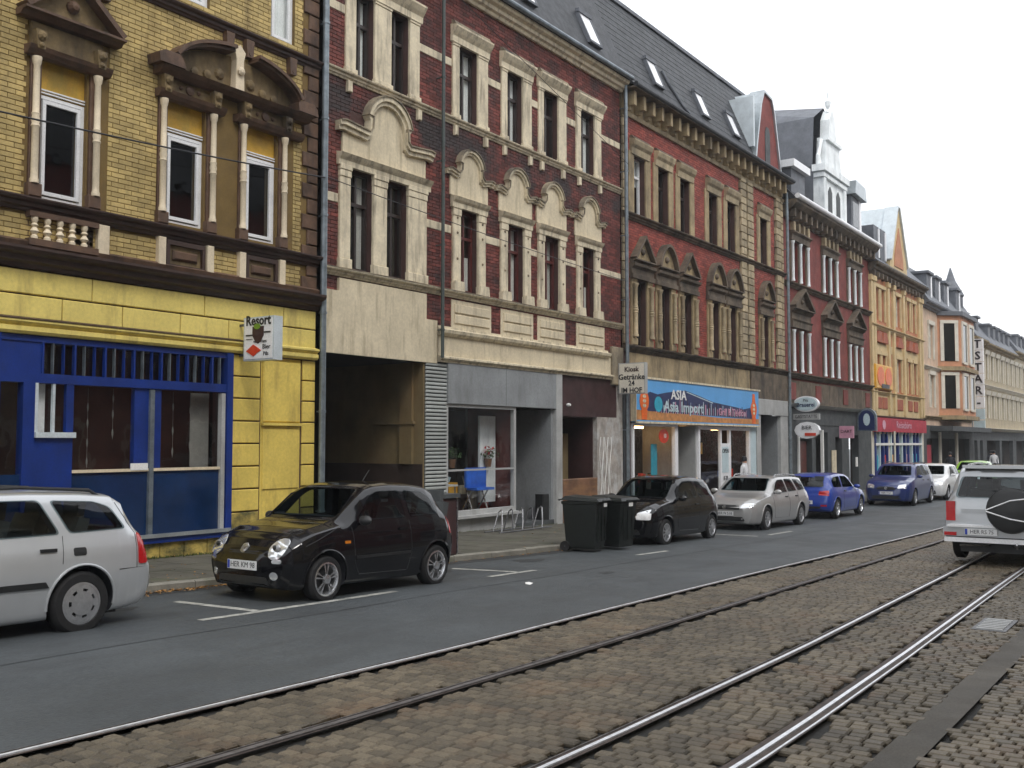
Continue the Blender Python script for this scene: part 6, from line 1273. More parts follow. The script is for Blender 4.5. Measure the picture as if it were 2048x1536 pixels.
# ---- silver estate at the left edge
est = [(0.00, .26, .45, .52, .46, .50, .60, .36, .62, .63), (.08, .20, .62, .68, .48, .64, .66, .48, .69, .71), (.22, .18, .72, .78, .50, .73, .72, .54, .765, .79), (.45, .17, .78, .83, .52, .775, .80, .60, .84, .86), (.85, .17, .80, .85, .55, .79, .87, .63, .90, .92), (1.12, .17, .80, .852, .56, .79, .90, .66, .95, .975), (1.22, .17, .80, .852, .57, .79, .905, .66, .99, 1.02), (1.65, .17, .80, .852, .58, .79, .92, .62, 1.25, 1.30), (1.90, .17, .80, .852, .58, .79, .93, .60, 1.34, 1.40), (2.2, .17, .80, .852, .59, .79, .94, .60, 1.37, 1.44), (2.9, .17, .80, .852, .60, .79, .955, .60, 1.375, 1.445), (3.5, .18, .80, .85, .60, .785, .97, .60, 1.365, 1.43), (3.85, .19, .79, .84, .61, .775, .98, .595, 1.34, 1.40), (3.98, .20, .78, .83, .61, .765, .98, .58, 1.27, 1.32), (4.08, .21, .77, .82, .61, .755, .975, .60, 1.10, 1.13), (4.16, .23, .76, .81, .61, .745, .93, .62, .99, 1.0), (4.20, .26, .75, .80, .60, .74, .80, .62, .83, .84), (4.24, .28, .745, .79, .55, .735, .64, .62, .66, .665), (4.29, .32, .69, .73, .50, .68, .585, .55, .60, .605)]
est = [tuple(list(k[:7])+[k[7]+(.04 if 1.2 < k[0] < 4.0 else 0)]+list(k[8:])) for k in est]
ESTS = [[(1.42, .965), (1.86, 1.27), (2.0, 1.32), (2.38, 1.34), (2.44, .985)], [(2.52, .99), (2.47, 1.345), (3.02, 1.345), (3.20, 1.005)], [(3.30, 1.01), (3.13, 1.34), (3.62, 1.32), (3.80, 1.26), (3.96, 1.03)]]
car('parked_car', 'silver estate car with black roof rails at the left edge before the blue shop front', 'car', est, 1.71, (.83, 3.43), .315, 'paint_silver',
    dict(sides=ESTS, screen=(1.02, 1.35, .62, .52), rear=(1.02, 1.32, .60, .52), rim='cap', rimr=.205,
         seams=[[(1.30, .9), (1.32, .5), (1.40, .32), (2.4, .30)], [(2.48, .96), (2.50, .5), (2.46, .30)], [(3.22, .99), (3.20, .72)], [(3.88, 1.30), (4.06, .98), (4.06, .62)]],
         side=[('side_moulding', [(1.32, .50), (2.46, .50), (2.46, .56), (1.32, .56)], 'black_plastic', dict(off=.012)), ('side_moulding', [(2.54, .50), (3.06, .50), (3.02, .56), (2.54, .56)], 'black_plastic', dict(off=.012)), ('rear_light', roundp([(4.08, .66), (4.19, .66), (4.185, .98), (4.08, .98)], .02), 'lamp_red', dict(off=.012, m=4)), ('bumper_shadow', [(3.84, .615), (4.26, .625), (4.26, .635), (3.84, .625)], 'black_plastic', dict(off=.004, n=2)), ('filler_recess', rrect(3.32, 3.46, .79, .87, .02), 'black_plastic', dict(off=.004, m=4))],
         front=[('grille', roundp([(-.45, .56), (.45, .56), (.42, .66), (-.42, .66)], .03), 'black_plastic', {})], back=[('rear_light', roundp([(-.76, .66), (-.62, .66), (-.62, .98), (-.74, .98)], .02), 'lamp_red', dict(m=4)), ('rear_light', roundp([(.62, .66), (.76, .66), (.74, .98), (.62, .98)], .02), 'lamp_red', dict(m=4)), ('reflector', rrect(.5, .7, .42, .46, .01), 'lamp_red', dict(m=4))],
         plates=[('r', 0, .72, 'HER AB 27')], handles=[(2.28, .86), (3.05, .86)], mirror=(1.5, .96), extra=[rails_(2.0, 3.75, .56, 1.43)]), (2.69, 10.22, gz(5)))
# ---- black small car behind the bins
small = scalek(hatch, 3.6/3.53, 1.01)
car('parked_car', 'black small car with a white notice on its bonnet corner parked behind the wheeled bins', 'car', small, 1.64, (.68, 3.05), .285, 'paint_black',
    dict(sides=[[(1.25, .97), (1.6, 1.27), (1.78, 1.345), (2.28, 1.355), (2.34, .98)], [(2.42, .985), (2.38, 1.355), (2.86, 1.33), (3.08, 1.22), (3.12, 1.0)]], screen=(1.0, 1.38, .62, .52), rear=(.98, 1.3, .55, .48), rim='spoke', rimr=.19,
         seams=[[(1.16, .90), (1.20, .45), (1.30, .30), (2.30, .28)], [(2.38, .95), (2.40, .5), (2.32, .28)]],
         front=[('lower_grille', roundp([(-.5, .25), (.5, .25), (.46, .36), (-.46, .36)], .04), 'black_plastic', {}), ('headlight', roundp([(.38, .60), (.66, .66), (.66, .78), (.42, .70)], .03), 'lamp_clear', dict(m=6)), ('headlight', roundp([(-.66, .66), (-.38, .60), (-.42, .70), (-.66, .78)], .03), 'lamp_clear', dict(m=6)), ('diamond_emblem', [(-.05, .63), (0, .56), (.05, .63), (0, .70)], 'steel', dict(off=.012, m=4)), ('stuck_notice', rrect(-.70, -.42, .56, .70, .02), 'plate_white', dict(off=.014))],
         plates=[('f', 0.15, .42, 'HER CT 402')], handles=[(2.22, .84)], mirror=(1.34, .95)), (19.15, 10.38, gz(20.9)))
# ---- silver estate two
est2 = scalek(est, 4.35/4.29, .98, 1.02)
car('parked_car', 'silver estate car with a low bonnet parked between the black car and the blue car', 'car', est2, 1.75, (.84, 3.47), .31, 'paint_pewter',
    dict(sides=[[(x*1.014, z*.98) for x, z in q] for q in ESTS], screen=(1.01, 1.34, .64, .54), rear=(1.0, 1.3, .60, .52), rim='spoke', rimr=.2,
         seams=[[(1.32, .88), (1.34, .5), (1.42, .32), (2.4, .30)], [(2.51, .94), (2.53, .5), (2.49, .30)], [(3.27, .97), (3.24, .72)]],
         front=[('grille', roundp([(-.42, .56), (.42, .56), (.38, .68), (-.38, .68)], .03), 'black_plastic', {}), ('headlight', roundp([(.42, .60), (.74, .62), (.72, .74), (.46, .71)], .03), 'lamp_clear', dict(m=6)), ('headlight', roundp([(-.74, .62), (-.42, .60), (-.46, .71), (-.72, .74)], .03), 'lamp_clear', dict(m=6)), ('lower_grille', roundp([(-.55, .27), (.55, .27), (.5, .38), (-.5, .38)], .04), 'black_plastic', {}), ('round_emblem', ell(0, .62, .05, .05), 'steel', dict(off=.012, m=5))],
         plates=[('f', 0, .46, 'HER N 518')], handles=[(2.32, .85), (3.1, .85)], mirror=(1.53, .95), extra=[rails_(2.05, 3.8, .57, 1.41, 'steel')]), (24.9, 10.42, gz(27)))
# ---- blue hatchback seen from behind
coupe = scalek(hatch, 3.95/3.53, .95, 1.03)
car('parked_car', 'bright blue hatchback with red tail lights seen from behind, parked by the dark pub front', 'car', coupe, 1.70, (.8, 3.3), .30, 'paint_blue',
    dict(sides=[[(1.45, .925), (1.84, 1.20), (2.0, 1.27), (2.55, 1.28), (2.62, .93)], [(2.72, .935), (2.66, 1.28), (3.18, 1.25), (3.42, 1.14), (3.48, .95)]], screen=(.98, 1.3, .6, .5), rear=(.96, 1.25, .56, .46), rim='y', rimr=.205,
         seams=[[(1.3, .86), (1.34, .45), (1.45, .30), (2.6, .28)], [(2.66, .9), (2.68, .5), (2.6, .28)]],
         back=[('rear_light', roundp([(-.74, .70), (-.42, .72), (-.44, .84), (-.72, .86)], .03), 'lamp_red', dict(m=6, off=.012)), ('rear_light', roundp([(.42, .72), (.74, .70), (.72, .86), (.44, .84)], .03), 'lamp_red', dict(m=6, off=.012)), ('bumper_insert', rrect(-.5, .5, .3, .38, .02), 'black_plastic', {}), ('reflector', rrect(.5, .68, .38, .43, .01), 'lamp_red', dict(m=4)), ('reflector', rrect(-.68, -.5, .38, .43, .01), 'lamp_red', dict(m=4))],
         plates=[('r', 0, .50, 'HER J 206')], handles=[(2.5, .82)], mirror=(1.5, .9)), (34.9, 10.35, gz(33)), flip=True)
# ---- dark blue people carrier
mpv = scalek(est, 4.39/4.29, 1.12, 1.03)
car('parked_car', 'dark blue people carrier with a bright windscreen parked facing the camera below the orange sign', 'car', mpv, 1.79, (.88, 3.56), .32, 'paint_navy',
    dict(sides=[[(x*1.02, z*1.12) for x, z in q] for q in ESTS], screen=(1.14, 1.5, .64, .54), rear=(1.1, 1.45, .62, .54), rim='spoke', rimr=.21,
         front=[('grille', roundp([(-.35, .62), (.35, .62), (.3, .74), (-.3, .74)], .03), 'black_plastic', {}), ('headlight', roundp([(.42, .66), (.72, .68), (.70, .84), (.44, .80)], .03), 'lamp_clear', dict(m=6)), ('headlight', roundp([(-.72, .68), (-.42, .66), (-.44, .80), (-.70, .84)], .03), 'lamp_clear', dict(m=6)), ('lower_grille', roundp([(-.55, .27), (.55, .27), (.5, .4), (-.5, .4)], .04), 'black_plastic', {}), ('round_emblem', ell(0, .68, .055, .055), 'steel', dict(off=.012, m=5))],
         plates=[('f', 0, .5, 'HER T 61')], handles=[(2.3, .95), (3.1, .95)], mirror=(1.5, 1.06), extra=[rails_(2.0, 3.75, .58, 1.6)]), (40.0, 10.25, gz(42)))
car('parked_car', 'white car parked just behind the dark blue people carrier', 'car', scalek(hatch, 3.9/3.53, 1.03, 1.03), 1.69, (.78, 3.25), .30, 'paint_white',
    dict(sides=[[(1.42, .995), (1.8, 1.30), (1.96, 1.375), (2.5, 1.385), (2.58, 1.0)], [(2.68, 1.01), (2.62, 1.385), (3.1, 1.36), (3.33, 1.25), (3.4, 1.03)]], screen=(1.05, 1.41, .6, .5), rim='spoke', front=[('headlight', roundp([(.42, .64), (.72, .66), (.70, .80), (.44, .76)], .03), 'lamp_clear', dict(m=6)), ('headlight', roundp([(-.72, .66), (-.42, .64), (-.44, .76), (-.70, .80)], .03), 'lamp_clear', dict(m=6)), ('lower_grille', roundp([(-.5, .27), (.5, .27), (.46, .42), (-.46, .42)], .04), 'black_plastic', {})], plates=[('f', 0, .5, 'HER E 9')], mirror=(1.5, .98)), (45.2, 10.05, gz(47)))
car('parked_car', 'lime green small car far down the street with a bright windscreen', 'car', scalek(hatch, 1., 1.06, 1.0), 1.64, (.7, 3.0), .29, 'paint_green',
    dict(sides=[[(1.28, 1.02), (1.62, 1.35), (1.78, 1.41), (2.28, 1.425), (2.34, 1.03)]], screen=(1.08, 1.46, .6, .5), rim='spoke', front=[('headlight', roundp([(.42, .66), (.70, .68), (.68, .82), (.44, .78)], .03), 'lamp_clear', dict(m=6)), ('headlight', roundp([(-.70, .68), (-.42, .66), (-.44, .78), (-.68, .82)], .03), 'lamp_clear', dict(m=6)), ('lower_grille', roundp([(-.5, .27), (.5, .27), (.46, .42), (-.46, .42)], .04), 'black_plastic', {})], mirror=(1.34, 1.0)), (51.5, 9.55, gz(53)))
# ---- silver off-roader driving away on the tracks
suvk = [(0.00, .40, .60, .66, .62, .62, .84, .45, .90, .92), (.15, .34, .76, .80, .64, .76, .95, .6, 1.0, 1.02), (.6, .32, .84, .87, .66, .82, 1.02, .66, 1.06, 1.08), (1.2, .32, .86, .89, .68, .84, 1.08, .68, 1.12, 1.14), (1.35, .32, .86, .89, .69, .84, 1.09, .68, 1.2, 1.23), (1.85, .32, .86, .89, .70, .84, 1.12, .68, 1.58, 1.66), (2.2, .32, .86, .89, .7, .84, 1.12, .67, 1.70, 1.77), (3.2, .32, .86, .89, .7, .84, 1.13, .67, 1.72, 1.80), (4.15, .34, .86, .885, .7, .835, 1.13, .66, 1.70, 1.77), (4.32, .36, .855, .88, .7, .83, 1.13, .65, 1.64, 1.70), (4.42, .38, .85, .875, .7, .825, 1.12, .68, 1.30, 1.33), (4.46, .42, .845, .87, .7, .82, 1.06, .70, 1.12, 1.14), (4.48, .46, .84, .86, .68, .81, .95, .70, 1.0, 1.01)]
suvk = [tuple([k[0], k[1], k[2], k[3], k[4]*.95, k[5], k[6]*.95, k[7], k[8]*.95, k[9]*.95]) for k in suvk]
def suvx(body, r, fp, sp):
    mk('rear_bumper', M().cbox(-.0, .0, 0, 0, 0, 0) if False else M().box(4.42, 4.62, -.88, .88, .46, .62), 'paint_suv', r)
    mk('bumper_step', M().box(4.46, 4.66, -.80, .80, .62, .66).box(4.48, 4.64, -.86, .86, .36, .44), 'white_gloss', r); mk('bumper_black', M().box(4.40, 4.6, -.84, .84, .44, .50), 'black_plastic', r)
    for s_ in (-1, 1):
        mk('rear_light', M().cbox(0, 0, 0, 0, 0, 0) if False else M().box(4.40, 4.50, s_*.70, s_*.85, .72, 1.06), 'lamp_red', r); mk('low_reflector', M().box(4.6, 4.64, s_*.66, s_*.86, .47, .53), 'lamp_red', r)
        mk('exhaust_guard', M().tube([(4.3, s_*.2, .3), (4.55, s_*.62, .30)], .02, 6), 'steel', r)
    c = (4.50, .22, .93)
    sw_ = mk('spare_wheel', M().lathe([(.02, 0), (.36, 0), (.385, .03), (.39, .18), (.37, .22), (.30, .245), (.02, .25)], (0, 0, 0), 40, 'x'), 'black_plastic', r, smooth=True)
    for v in sw_.data.vertices: v.co = Vector((-v.co.x+c[0], v.co.y+c[1], v.co.z+c[2]))
    # white chevron print on the cover
    mk('cover_stripe', M().tube([(4.757, -.16, .93), (4.757, .22, 1.10), (4.757, .55, 1.15)], .012, 5), 'white_gloss', sw_); mk('cover_stripe', M().tube([(4.757, -.16, .91), (4.757, .22, .79), (4.757, .55, .74)], .012, 5), 'white_gloss', sw_)
    p_ = mk('number_plate', M().box(4.655, 4.668, -.52, 0., .49, .60), 'plate_white', r); mk('plate_band', M().box(4.668, 4.67, -.515, -.475, .495, .595), 'plate_blue', p_); tx = text('HER RS 75', .095, 'ink', p_, (0, 0, 0), 'x', name='plate_lettering', ext=.001, sx=.9); tx.data.transform(Matrix.Rotation(math.pi, 4, 'Z')); tx.data.transform(Matrix.Translation((4.67, -.245, .545)))
    mk('tailgate_strip', M().box(4.47, 4.50, -.6, .66, .86, .93), 'paint_suv', r); mk('roof_spoiler', M().box(4.1, 4.42, -.58, .58, 1.64, 1.70), 'paint_suv', r)
    mk('tow_hook', M().tube([(4.6, .3, .42), (4.66, .3, .34), (4.62, .3, .28)], .015, 6), 'steel', r)
car('off_roader', 'silver off-road car with a black spare wheel on its tailgate at the right edge', 'car', suvk, 1.78, (.95, 3.62), .37, 'paint_suv',
    dict(sides=[[(1.7, 1.1), (2.0, 1.48), (2.75, 1.56), (2.8, 1.11)], [(2.9, 1.11), (2.86, 1.56), (3.4, 1.56), (3.5, 1.11)], [(3.6, 1.11), (3.5, 1.55), (4.15, 1.52), (4.3, 1.11)]], screen=(1.14, 1.52, .62, .55), rear=(1.13, 1.50, .70, .60), roff=.04, rim='y', rimr=.2, plates=[], mirror=(1.75, 1.16), extra=[suvx, rails_(2.1, 4.1, .56, 1.70, 'steel')]), (19.45+4.48, 3.10, gz(21)), flip=True)
# the plate of the off-roader sits on the bumper face
# ================================================================== street things
def wheeled_bin(loc, rz, label):
    r = root('wheeled_bin', (0, 0, 0), label, 'bin', 'dark green wheeled bins at the kerb', world=False)
    w, d, h = .29, .36, .96; b = M(); q = []
    for z, k in ((.06, .80), (.10, .84), (.55, .93), (.90, 1.0), (.915, 1.06), (.96, 1.06)):
        q.append([(-w*k, -d*k, z), (w*k, -d*k, z), (w*k, d*k*.96, z), (-w*k, d*k*.96, z)])
    b.v = [p for l in q for p in l]
    for i in range(len(q)-1):
        for j in range(4): b.face((i*4+j, i*4+(j+1) % 4, i*4+4+(j+1) % 4, i*4+4+j))
    b.face((3, 2, 1, 0)); b.face((20, 21, 22, 23)); mk('tub', b, 'bin_green', r)
    l = M(); l.add([(-.33, -.43, .965), (.33, -.43, .965), (.33, .38, .985), (-.33, .38, .985), (-.30, -.38, 1.02), (.30, -.38, 1.02), (.29, .30, 1.06), (-.29, .30, 1.06)], [(0, 1, 5, 4), (1, 2, 6, 5), (2, 3, 7, 6), (3, 0, 4, 7), (4, 5, 6, 7), (3, 2, 1, 0)]); li = mk('lid', l, 'bin_green', r)
    mk('lid_grip', M().tube([(-.2, -.46, .98), (.2, -.46, .98)], .016, 6), 'bin_green', li); mk('label', M().box(-.09, .05, -.44, -.432, .86, .93), 'white_paint', r)
    mk('handle', M().tube([(-.26, .42, .98), (-.2, .47, .98), (.2, .47, .98), (.26, .42, .98)], .016, 6), 'bin_green', r); mk('axle', M().tube([(-.3, .30, .10), (.3, .30, .10)], .012, 6), 'dark_steel', r)
    for s_ in (-1, 1):
        m_ = M().lathe([(.05, -.02), (.1, -.025), (.1, .025), (.05, .02)], (0, 0, 0), 16, 'x'); wv = mk('wheel', m_, 'rubber', r); wv.location = (s_*.27, .30, .10)
    for k in (-.16, 0, .16): mk('rib', M().box(k-.012, k+.012, -.365, -.335, .2, .84), 'bin_green', r)
    r.location = loc; r.rotation_euler = (0, 0, rz); return r
b0 = wheeled_bin((17.3, 10.1, gz(17)+.0), .12, 'dark wheeled bin nearer the camera, the left one of the pair at the kerb')
for (x, y, rz, l) in ((18.15, 9.95, -.08, 'dark wheeled bin right beside the black car, farther one of the pair'),):
    c = copy_tree(b0); c.location = (x, y, gz(x)+(.1 if y > 10.6 else 0)); c.rotation_euler = (0, 0, rz); c['label'] = l
# litter bin on the kerb behind the black hatchback
o = root('street_bin', (13.95, 10.95, gz(13.9)+.1), 'dark maroon box bin on the kerb at the tail of the black hatchback', 'bin'); z = gz(13.9)+.1
mk('case', M().cbox(13.80, 14.14, 10.80, 11.12, z, z+.98, .02), 'maroon', o); mk('top', M().box(13.76, 14.18, 10.76, 11.16, z+.98, z+1.05), 'grey_dark', o); mk('edge_strip', M().box(14.135, 14.155, 10.79, 10.82, z+.02, z+.97), 'steel', o)
# bicycle rack
o = root('bicycle_rack', (19.6, D-.75, gz(19.6)+.1), 'low steel bicycle stand with leaning hoops on the pavement before the grey shop', 'bicycle rack'); z = gz(19.6)+.1
for k in range(5):
    x = 19.0+k*.42; mk('hoop', M().tube([(x, D-.95, z), (x+.06, D-.92, z+.2), (x+.22, D-.80, z+.48), (x+.30, D-.72, z+.50), (x+.34, D-.62, z+.44), (x+.22, D-.55, z)], .016, 8), 'steel' if k % 2 == 0 else 'dark_steel', o, smooth=True)
mk('ground_rail', M().tube([(18.9, D-.95, z+.02), (21.1, D-.95, z+.02)], .018, 6).tube([(18.9, D-.55, z+.02), (21.1, D-.55, z+.02)], .018, 6), 'dark_steel', o)
# ---- projecting signs
def box_sign(name, label, x, y0, y1, z0, z1, th, face, side, arms=True):
    o = root(name, (x, D, z0), label, 'sign'); b = mk('case', M().box(x, x+th, y0, y1, z0, z1), side, o)
    mk('face', M().box(x-.008, x, y0+.03, y1-.03, z0+.03, z1-.03), face, o)
    if arms:
        for z in (z0+(z1-z0)*.15, z0+(z1-z0)*.85): mk('bracket', M().box(x+th*.3, x+th*.3+.04, y1, D, z-.02, z+.02), 'dark_steel', o)
    return o
S = box_sign('pub_sign', 'white illuminated pub sign with beer crest projecting from the yellow house', 12.13, D-.98, D-.22, 3.17, 3.93, .2, 'white_gloss', 'zinc_light')
yc = D-.60; text('Resort', .24, 'ink', S, (12.118, yc, 3.86), 'x', sx=.95, bold=.006)
def on_x(pts, x0, x1):   # polygon in (screen-right, z) for a sign facing the camera's side; right is -y
    m_ = M(); n = len(pts); m_.add([(x0, -u, z) for u, z in pts]+[(x1, -u, z) for u, z in pts], [tuple(range(n)), tuple(range(2*n-1, n-1, -1))]+[(i, n+i, n+(i+1) % n, (i+1) % n) for i in range(n)]); return m_
def xdisc(cy, cz, ry, rz_, x0, x1, n=20): return on_x([(-cy+ry*math.cos(2*math.pi*i/n), cz+rz_*math.sin(2*math.pi*i/n)) for i in range(n)], x0, x1)
mk('crest', on_x([(-yc-.14, 3.76), (-yc+.14, 3.76), (-yc+.14, 3.60), (-yc+.06, 3.49), (-yc, 3.46), (-yc-.06, 3.49), (-yc-.14, 3.60)], 12.112, 12.122), 'maroon', S); mk('crest_top', xdisc(yc+.02, 3.76, .08, .05, 12.108, 12.12), 'sign_green', S)
mk('rule', M().box(12.112, 12.122, yc+.15, yc+.31, 3.60, 3.625).box(12.112, 12.122, yc-.31, yc-.15, 3.64, 3.665).box(12.112, 12.122, yc+.14, yc+.3, 3.54, 3.55), 'ink', S)
mk('red_star', on_x([(-yc-.30, 3.34), (-yc-.2, 3.40), (-yc-.12, 3.45), (-yc-.02, 3.40), (-yc+.08, 3.34), (-yc-.02, 3.30), (-yc-.11, 3.24), (-yc-.2, 3.29)], 12.112, 12.122), 'sign_red', S)
text('vom Fass', .09, 'ink', S, (12.118, yc-.05, 3.50), 'x'); text('Bier', .12, 'ink', S, (12.118, yc-.21, 3.40), 'x'); text('Pils', .10, 'ink', S, (12.118, yc-.20, 3.28), 'x')
S = box_sign('shop_box_sign', 'square white box sign with dark lettering projecting beside the red lantern', 26.1, D-.95, D-.1, 3.14, 4.03, .16, 'offwhite', 'grey_light')
for t_, z, s_, mt in (('Kiosk', 3.84, .20, 'maroon'), ('Getränke', 3.62, .22, 'ink'), ('24', 3.44, .20, 'ink'), ('IM HOF', 3.24, .20, 'ink')): text(t_, s_, mt, S, (26.088, D-.525, z), 'x', bold=.004)
# pub signs on the dark house: oval, strip, scalloped oval
S = root('oval_beer_sign', (41.6, D, 3.1), 'pale blue oval brewery sign on the dark pub front, uppermost of its column', 'sign')
mk('case', xdisc(D-.55, 3.32, .52, .32, 41.2, 41.42, 28), 'white_gloss', S); mk('face', xdisc(D-.55, 3.32, .47, .27, 41.185, 41.2, 28), 'sign_paleblue', S); text('Pils', .16, 'ink', S, (41.18, D-.55, 3.46), 'x'); text('Brauerei', .24, 'sign_navy', S, (41.18, D-.55, 3.28), 'x', sx=.9, bold=.004); mk('bracket', M().box(41.28, 41.32, D-.3, D, 3.3, 3.34), 'dark_steel', S)
S = root('strip_sign', (41.5, D, 2.7), 'narrow white name strip between the two oval pub signs', 'sign'); mk('board', M().box(41.2, 41.34, D-1.1, D-.02, 2.68, 2.92), 'grey_light', S); text('GASTSTÄTTE', .20, 'ink', S, (41.19, D-.56, 2.80), 'x', sx=.78)
S = root('round_beer_sign', (41.5, D, 2.0), 'white scalloped oval sign with red lettering, lowest of the pub signs', 'sign')
mk('case', xdisc(D-.58, 2.25, .52, .34, 41.2, 41.42, 12), 'white_gloss', S); text('BIER', .22, 'ink', S, (41.18, D-.58, 2.35), 'x'); mk('red_bar', M().box(41.18, 41.2, D-.95, D-.5, 2.02, 2.14), 'sign_red', S); mk('bracket', M().box(41.28, 41.32, D-.3, D, 2.2, 2.24), 'dark_steel', S)
S = root('small_red_sign', (47, D, 2), 'small white and pink square sign on the dark pub wall', 'sign'); mk('board', M().box(47.2, 47.28, D-.75, D-.1, 1.95, 2.5), 'sign_pink', S); text('DART', .2, 'maroon', S, (47.19, D-.42, 2.25), 'x')
S = root('dark_arched_sign', (50.3, D, 2.3), 'dark blue arched sign with a pale rim at the corner of the dark brick house', 'sign')
ap = [(.45*math.cos(math.pi*i/12), 2.95+.45*math.sin(math.pi*i/12)) for i in range(13)]+[(-.45, 2.3), (.45, 2.3)]
mk('case', on_x([(u-(D-.52), z) for u, z in ap], 50.2, 50.4), 'pipe_zinc', S); mk('face', on_x([(u*.82-(D-.52), 2.3+(z-2.3)*.86+.05) for u, z in ap], 50.185, 50.2), 'sign_navy', S); mk('figure', xdisc(D-.52, 2.85, .16, .3, 50.175, 50.185, 12), 'sign_paleblue', S); mk('bracket', M().box(50.28, 50.32, D-.3, D, 2.7, 2.74), 'dark_steel', S)
S = root('pole', (52.6, 12.6, gz(52)), 'slim pale post on the pavement at the end of the dark house', 'post'); mk('shaft', M().tube([(52.6, 13.0, gz(52)), (52.6, 13.0, 2.3)], .05, 8), 'offwhite', S, smooth=True)
# vertical sign
S = root('vertical_sign', (78.2, D, 3), 'tall white vertical sign with stacked black letters at the right edge', 'sign')
for k, ch in enumerate(['T', 'S', 'T', 'A', 'R', '-', '', '']):
    zt = 9.05-k*.82; b = mk('letter_box', M().box(78.0, 78.25, D-1.05, D-.33, zt-.77, zt), 'white_gloss' if k < 6 else 'sign_paleblue', S)
    if ch: text(ch, .80, 'ink', b, (77.98, D-.69, zt-.385), 'x', bold=.02)
mk('frame_post', M().box(78.05, 78.15, D-.28, D-.2, 2.4, 9.1), 'zinc', S); mk('bracket', M().box(78.08, 78.12, D-.25, D, 8.7, 8.76).box(78.08, 78.12, D-.25, D, 4.5, 4.56), 'zinc', S)
# cables strung along the fronts
def cable(pts, label, r=.012, n=18, sag=.12):
    o = M(); out = []
    for (a, b) in zip(pts, pts[1:]):
        a, b = Vector(a), Vector(b)
        for i in range(n): t = i/n; out.append(a.lerp(b, t)-Vector((0, 0, sag*4*t*(1-t))))
    out.append(Vector(pts[-1])); o.tube(out, r, 6); c = mk('cable', o, 'ink'); return tag(c, label, 'cable')
cable([(3, D-.9, 6.05), (14.1, D-.2, 6.86)], 'black cable strung across the yellow house windows to the downpipe', .014, sag=.10)
cable([(14.2, D-.2, 6.88), (26.4, D-.22, 6.45)], 'thin dark cable running across the arched windows of the red brick house', .009, sag=.05)
cable([(18, D-.4, 11.85), (26.4, D-.3, 9.9)], 'thin dark cable slanting across the upper windows of the red brick house', .008, sag=.0)
mk('aerial', M().tube([(80.2, D+.6, 11.4), (83.0, D+.6, 11.45)], .03, 5).tube([(80.2, D+.6, 10.8), (80.2, D+.6, 11.4)], .03, 5), 'dark_steel')['label'] = 'roof aerial standing above the far houses at the right'; bpy.data.objects['aerial']['category'] = 'aerial'
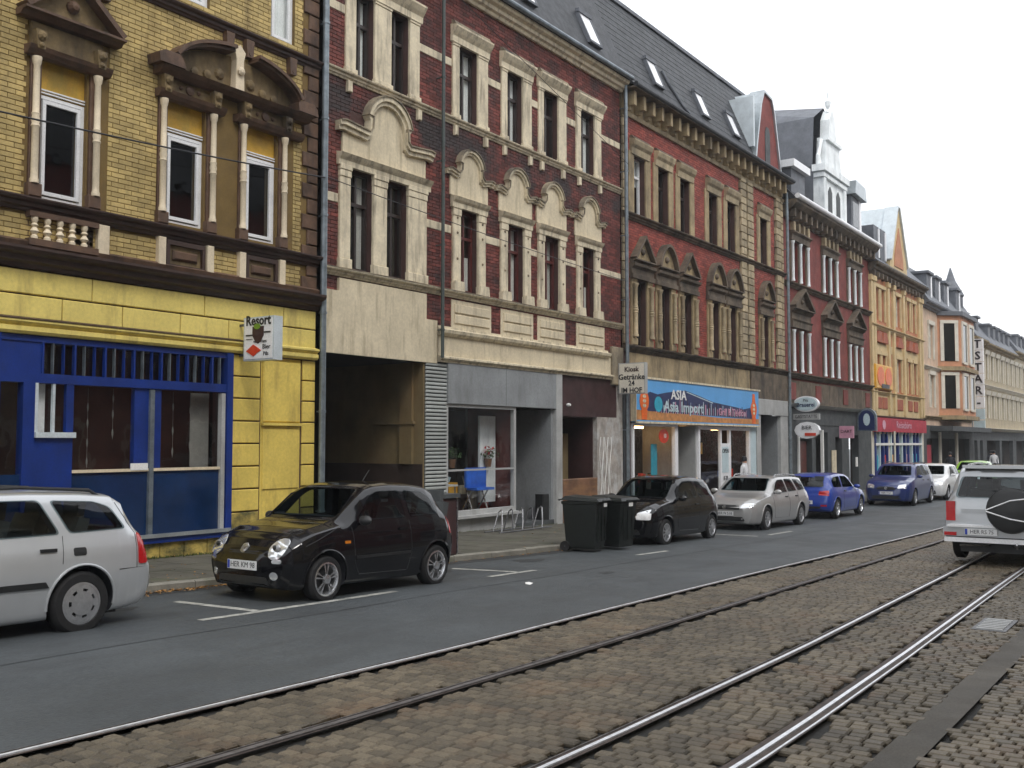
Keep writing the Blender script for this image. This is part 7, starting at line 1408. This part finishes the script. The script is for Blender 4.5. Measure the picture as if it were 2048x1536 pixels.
# ---- people far down the pavement
def person(loc, rz, label, top, legs, stride=.22):
    J = {'pelvis': (0, 0, .95), 'chest': (0, 0, 1.28), 'neck': (0, 0, 1.48), 'head': (.02, 0, 1.60), 'crown': (.02, 0, 1.74), 'kl': (stride*.45, .09, .52), 'fl': (stride, .10, .09), 'tl': (stride+.14, .11, .04), 'kr': (-stride*.2, -.09, .50), 'fr': (-stride, -.10, .12), 'tr': (-stride+.13, -.11, .05), 'hl': (0, .10, .88), 'hr': (0, -.10, .88),
         'sl': (0, .19, 1.42), 'el': (-.06, .25, 1.12), 'wl': (.08, .25, .90), 'gl': (.12, .25, .80), 'sr': (0, -.19, 1.42), 'er': (-.02, -.25, 1.12), 'wr': (.1, -.24, .92), 'gr': (.14, -.24, .82)}
    R_ = dict(pelvis=.15, chest=.16, neck=.06, head=.095, crown=.06, kl=.065, fl=.04, tl=.03, kr=.065, fr=.04, tr=.03, hl=.095, hr=.095, sl=.065, el=.045, wl=.03, gl=.035, sr=.065, er=.045, wr=.03, gr=.035)
    E_ = [('pelvis', 'chest'), ('chest', 'neck'), ('neck', 'head'), ('head', 'crown'), ('pelvis', 'hl'), ('hl', 'kl'), ('kl', 'fl'), ('fl', 'tl'), ('pelvis', 'hr'), ('hr', 'kr'), ('kr', 'fr'), ('fr', 'tr'), ('chest', 'sl'), ('sl', 'el'), ('el', 'wl'), ('wl', 'gl'), ('chest', 'sr'), ('sr', 'er'), ('er', 'wr'), ('wr', 'gr')]
    ks = list(J); me = bpy.data.meshes.new('body'); me.from_pydata([J[k] for k in ks], [(ks.index(a), ks.index(b)) for a, b in E_], []); ob = bpy.data.objects.new('body', me); COL.objects.link(ob)
    sk = ob.modifiers.new('s', 'SKIN'); 
    for i, k in enumerate(ks): me.skin_vertices[0].data[i].radius = (R_[k]*(1.0), R_[k]); me.skin_vertices[0].data[i].use_root = k == 'pelvis'
    ob.modifiers.new('d', 'SUBSURF').levels = 1
    dg = bpy.context.evaluated_depsgraph_get(); dg.update(); nm = bpy.data.meshes.new_from_object(ob.evaluated_get(dg)); bpy.data.objects.remove(ob)
    for q in ('skin', top, legs): nm.materials.append(MT[q])
    for p in nm.polygons:
        z = p.center.z; p.material_index = 0 if (z > 1.50 or z < .86 and abs(p.center.y) > .215) else 1 if z > .93 else 2
        p.use_smooth = True
    r = root('person', (0, 0, 0), label, 'person', 'pedestrians far down the street', world=False); b = bpy.data.objects.new('body', nm); COL.objects.link(b); b.parent = r
    mk('hair', M().lathe([(.03, 1.78), (.085, 1.75), (.108, 1.68), (.10, 1.60), (.06, 1.575)][::-1], (-.005, 0, 0), 12), 'ink', r, smooth=True)
    r.location = loc; r.rotation_euler = (0, 0, rz); return r
person((62, 12.3, gz(60)+.1), math.pi, 'pedestrian in dark clothes beyond the lime green car', 'cloth_dark', 'cloth_dark')
person((73.5, 11.9, gz(60)+.1), math.pi+.3, 'pedestrian in a white top near the far canopies', 'cloth_white', 'cloth_dark'); person((75.5, 12.4, gz(60)+.1), .2, 'pedestrian in a dark jacket and pale trousers near the far canopies', 'cloth_dark', 'cloth_white')
# the figure in the white shop doorway
person((35.0, D-.35, gz(35)+.1), -1.6, 'person in a white top standing at the door of the shop with red lanterns', 'cloth_white', 'cloth_dark', .08)

# ---- the damp air down the street
hz = M().box(-75, 385, -125, 145, -1.8, 19.6); ho = mk('haze', hz, 'ink', kind='stuff'); hm_ = bpy.data.materials.new('haze'); hm_.use_nodes = True; hn = hm_.node_tree; hn.nodes.clear()
hv = hn.nodes.new('ShaderNodeVolumePrincipled'); hv.inputs['Color'].default_value = (.92, .96, 1, 1); hv.inputs['Density'].default_value = .0007; hv.inputs['Anisotropy'].default_value = .2; hq = hn.nodes.new('ShaderNodeOutputMaterial'); hn.links.new(hv.outputs[0], hq.inputs['Volume']); ho.data.materials.clear(); ho.data.materials.append(hm_); tag(ho, 'thin pale damp haze hanging along the whole street', 'haze')
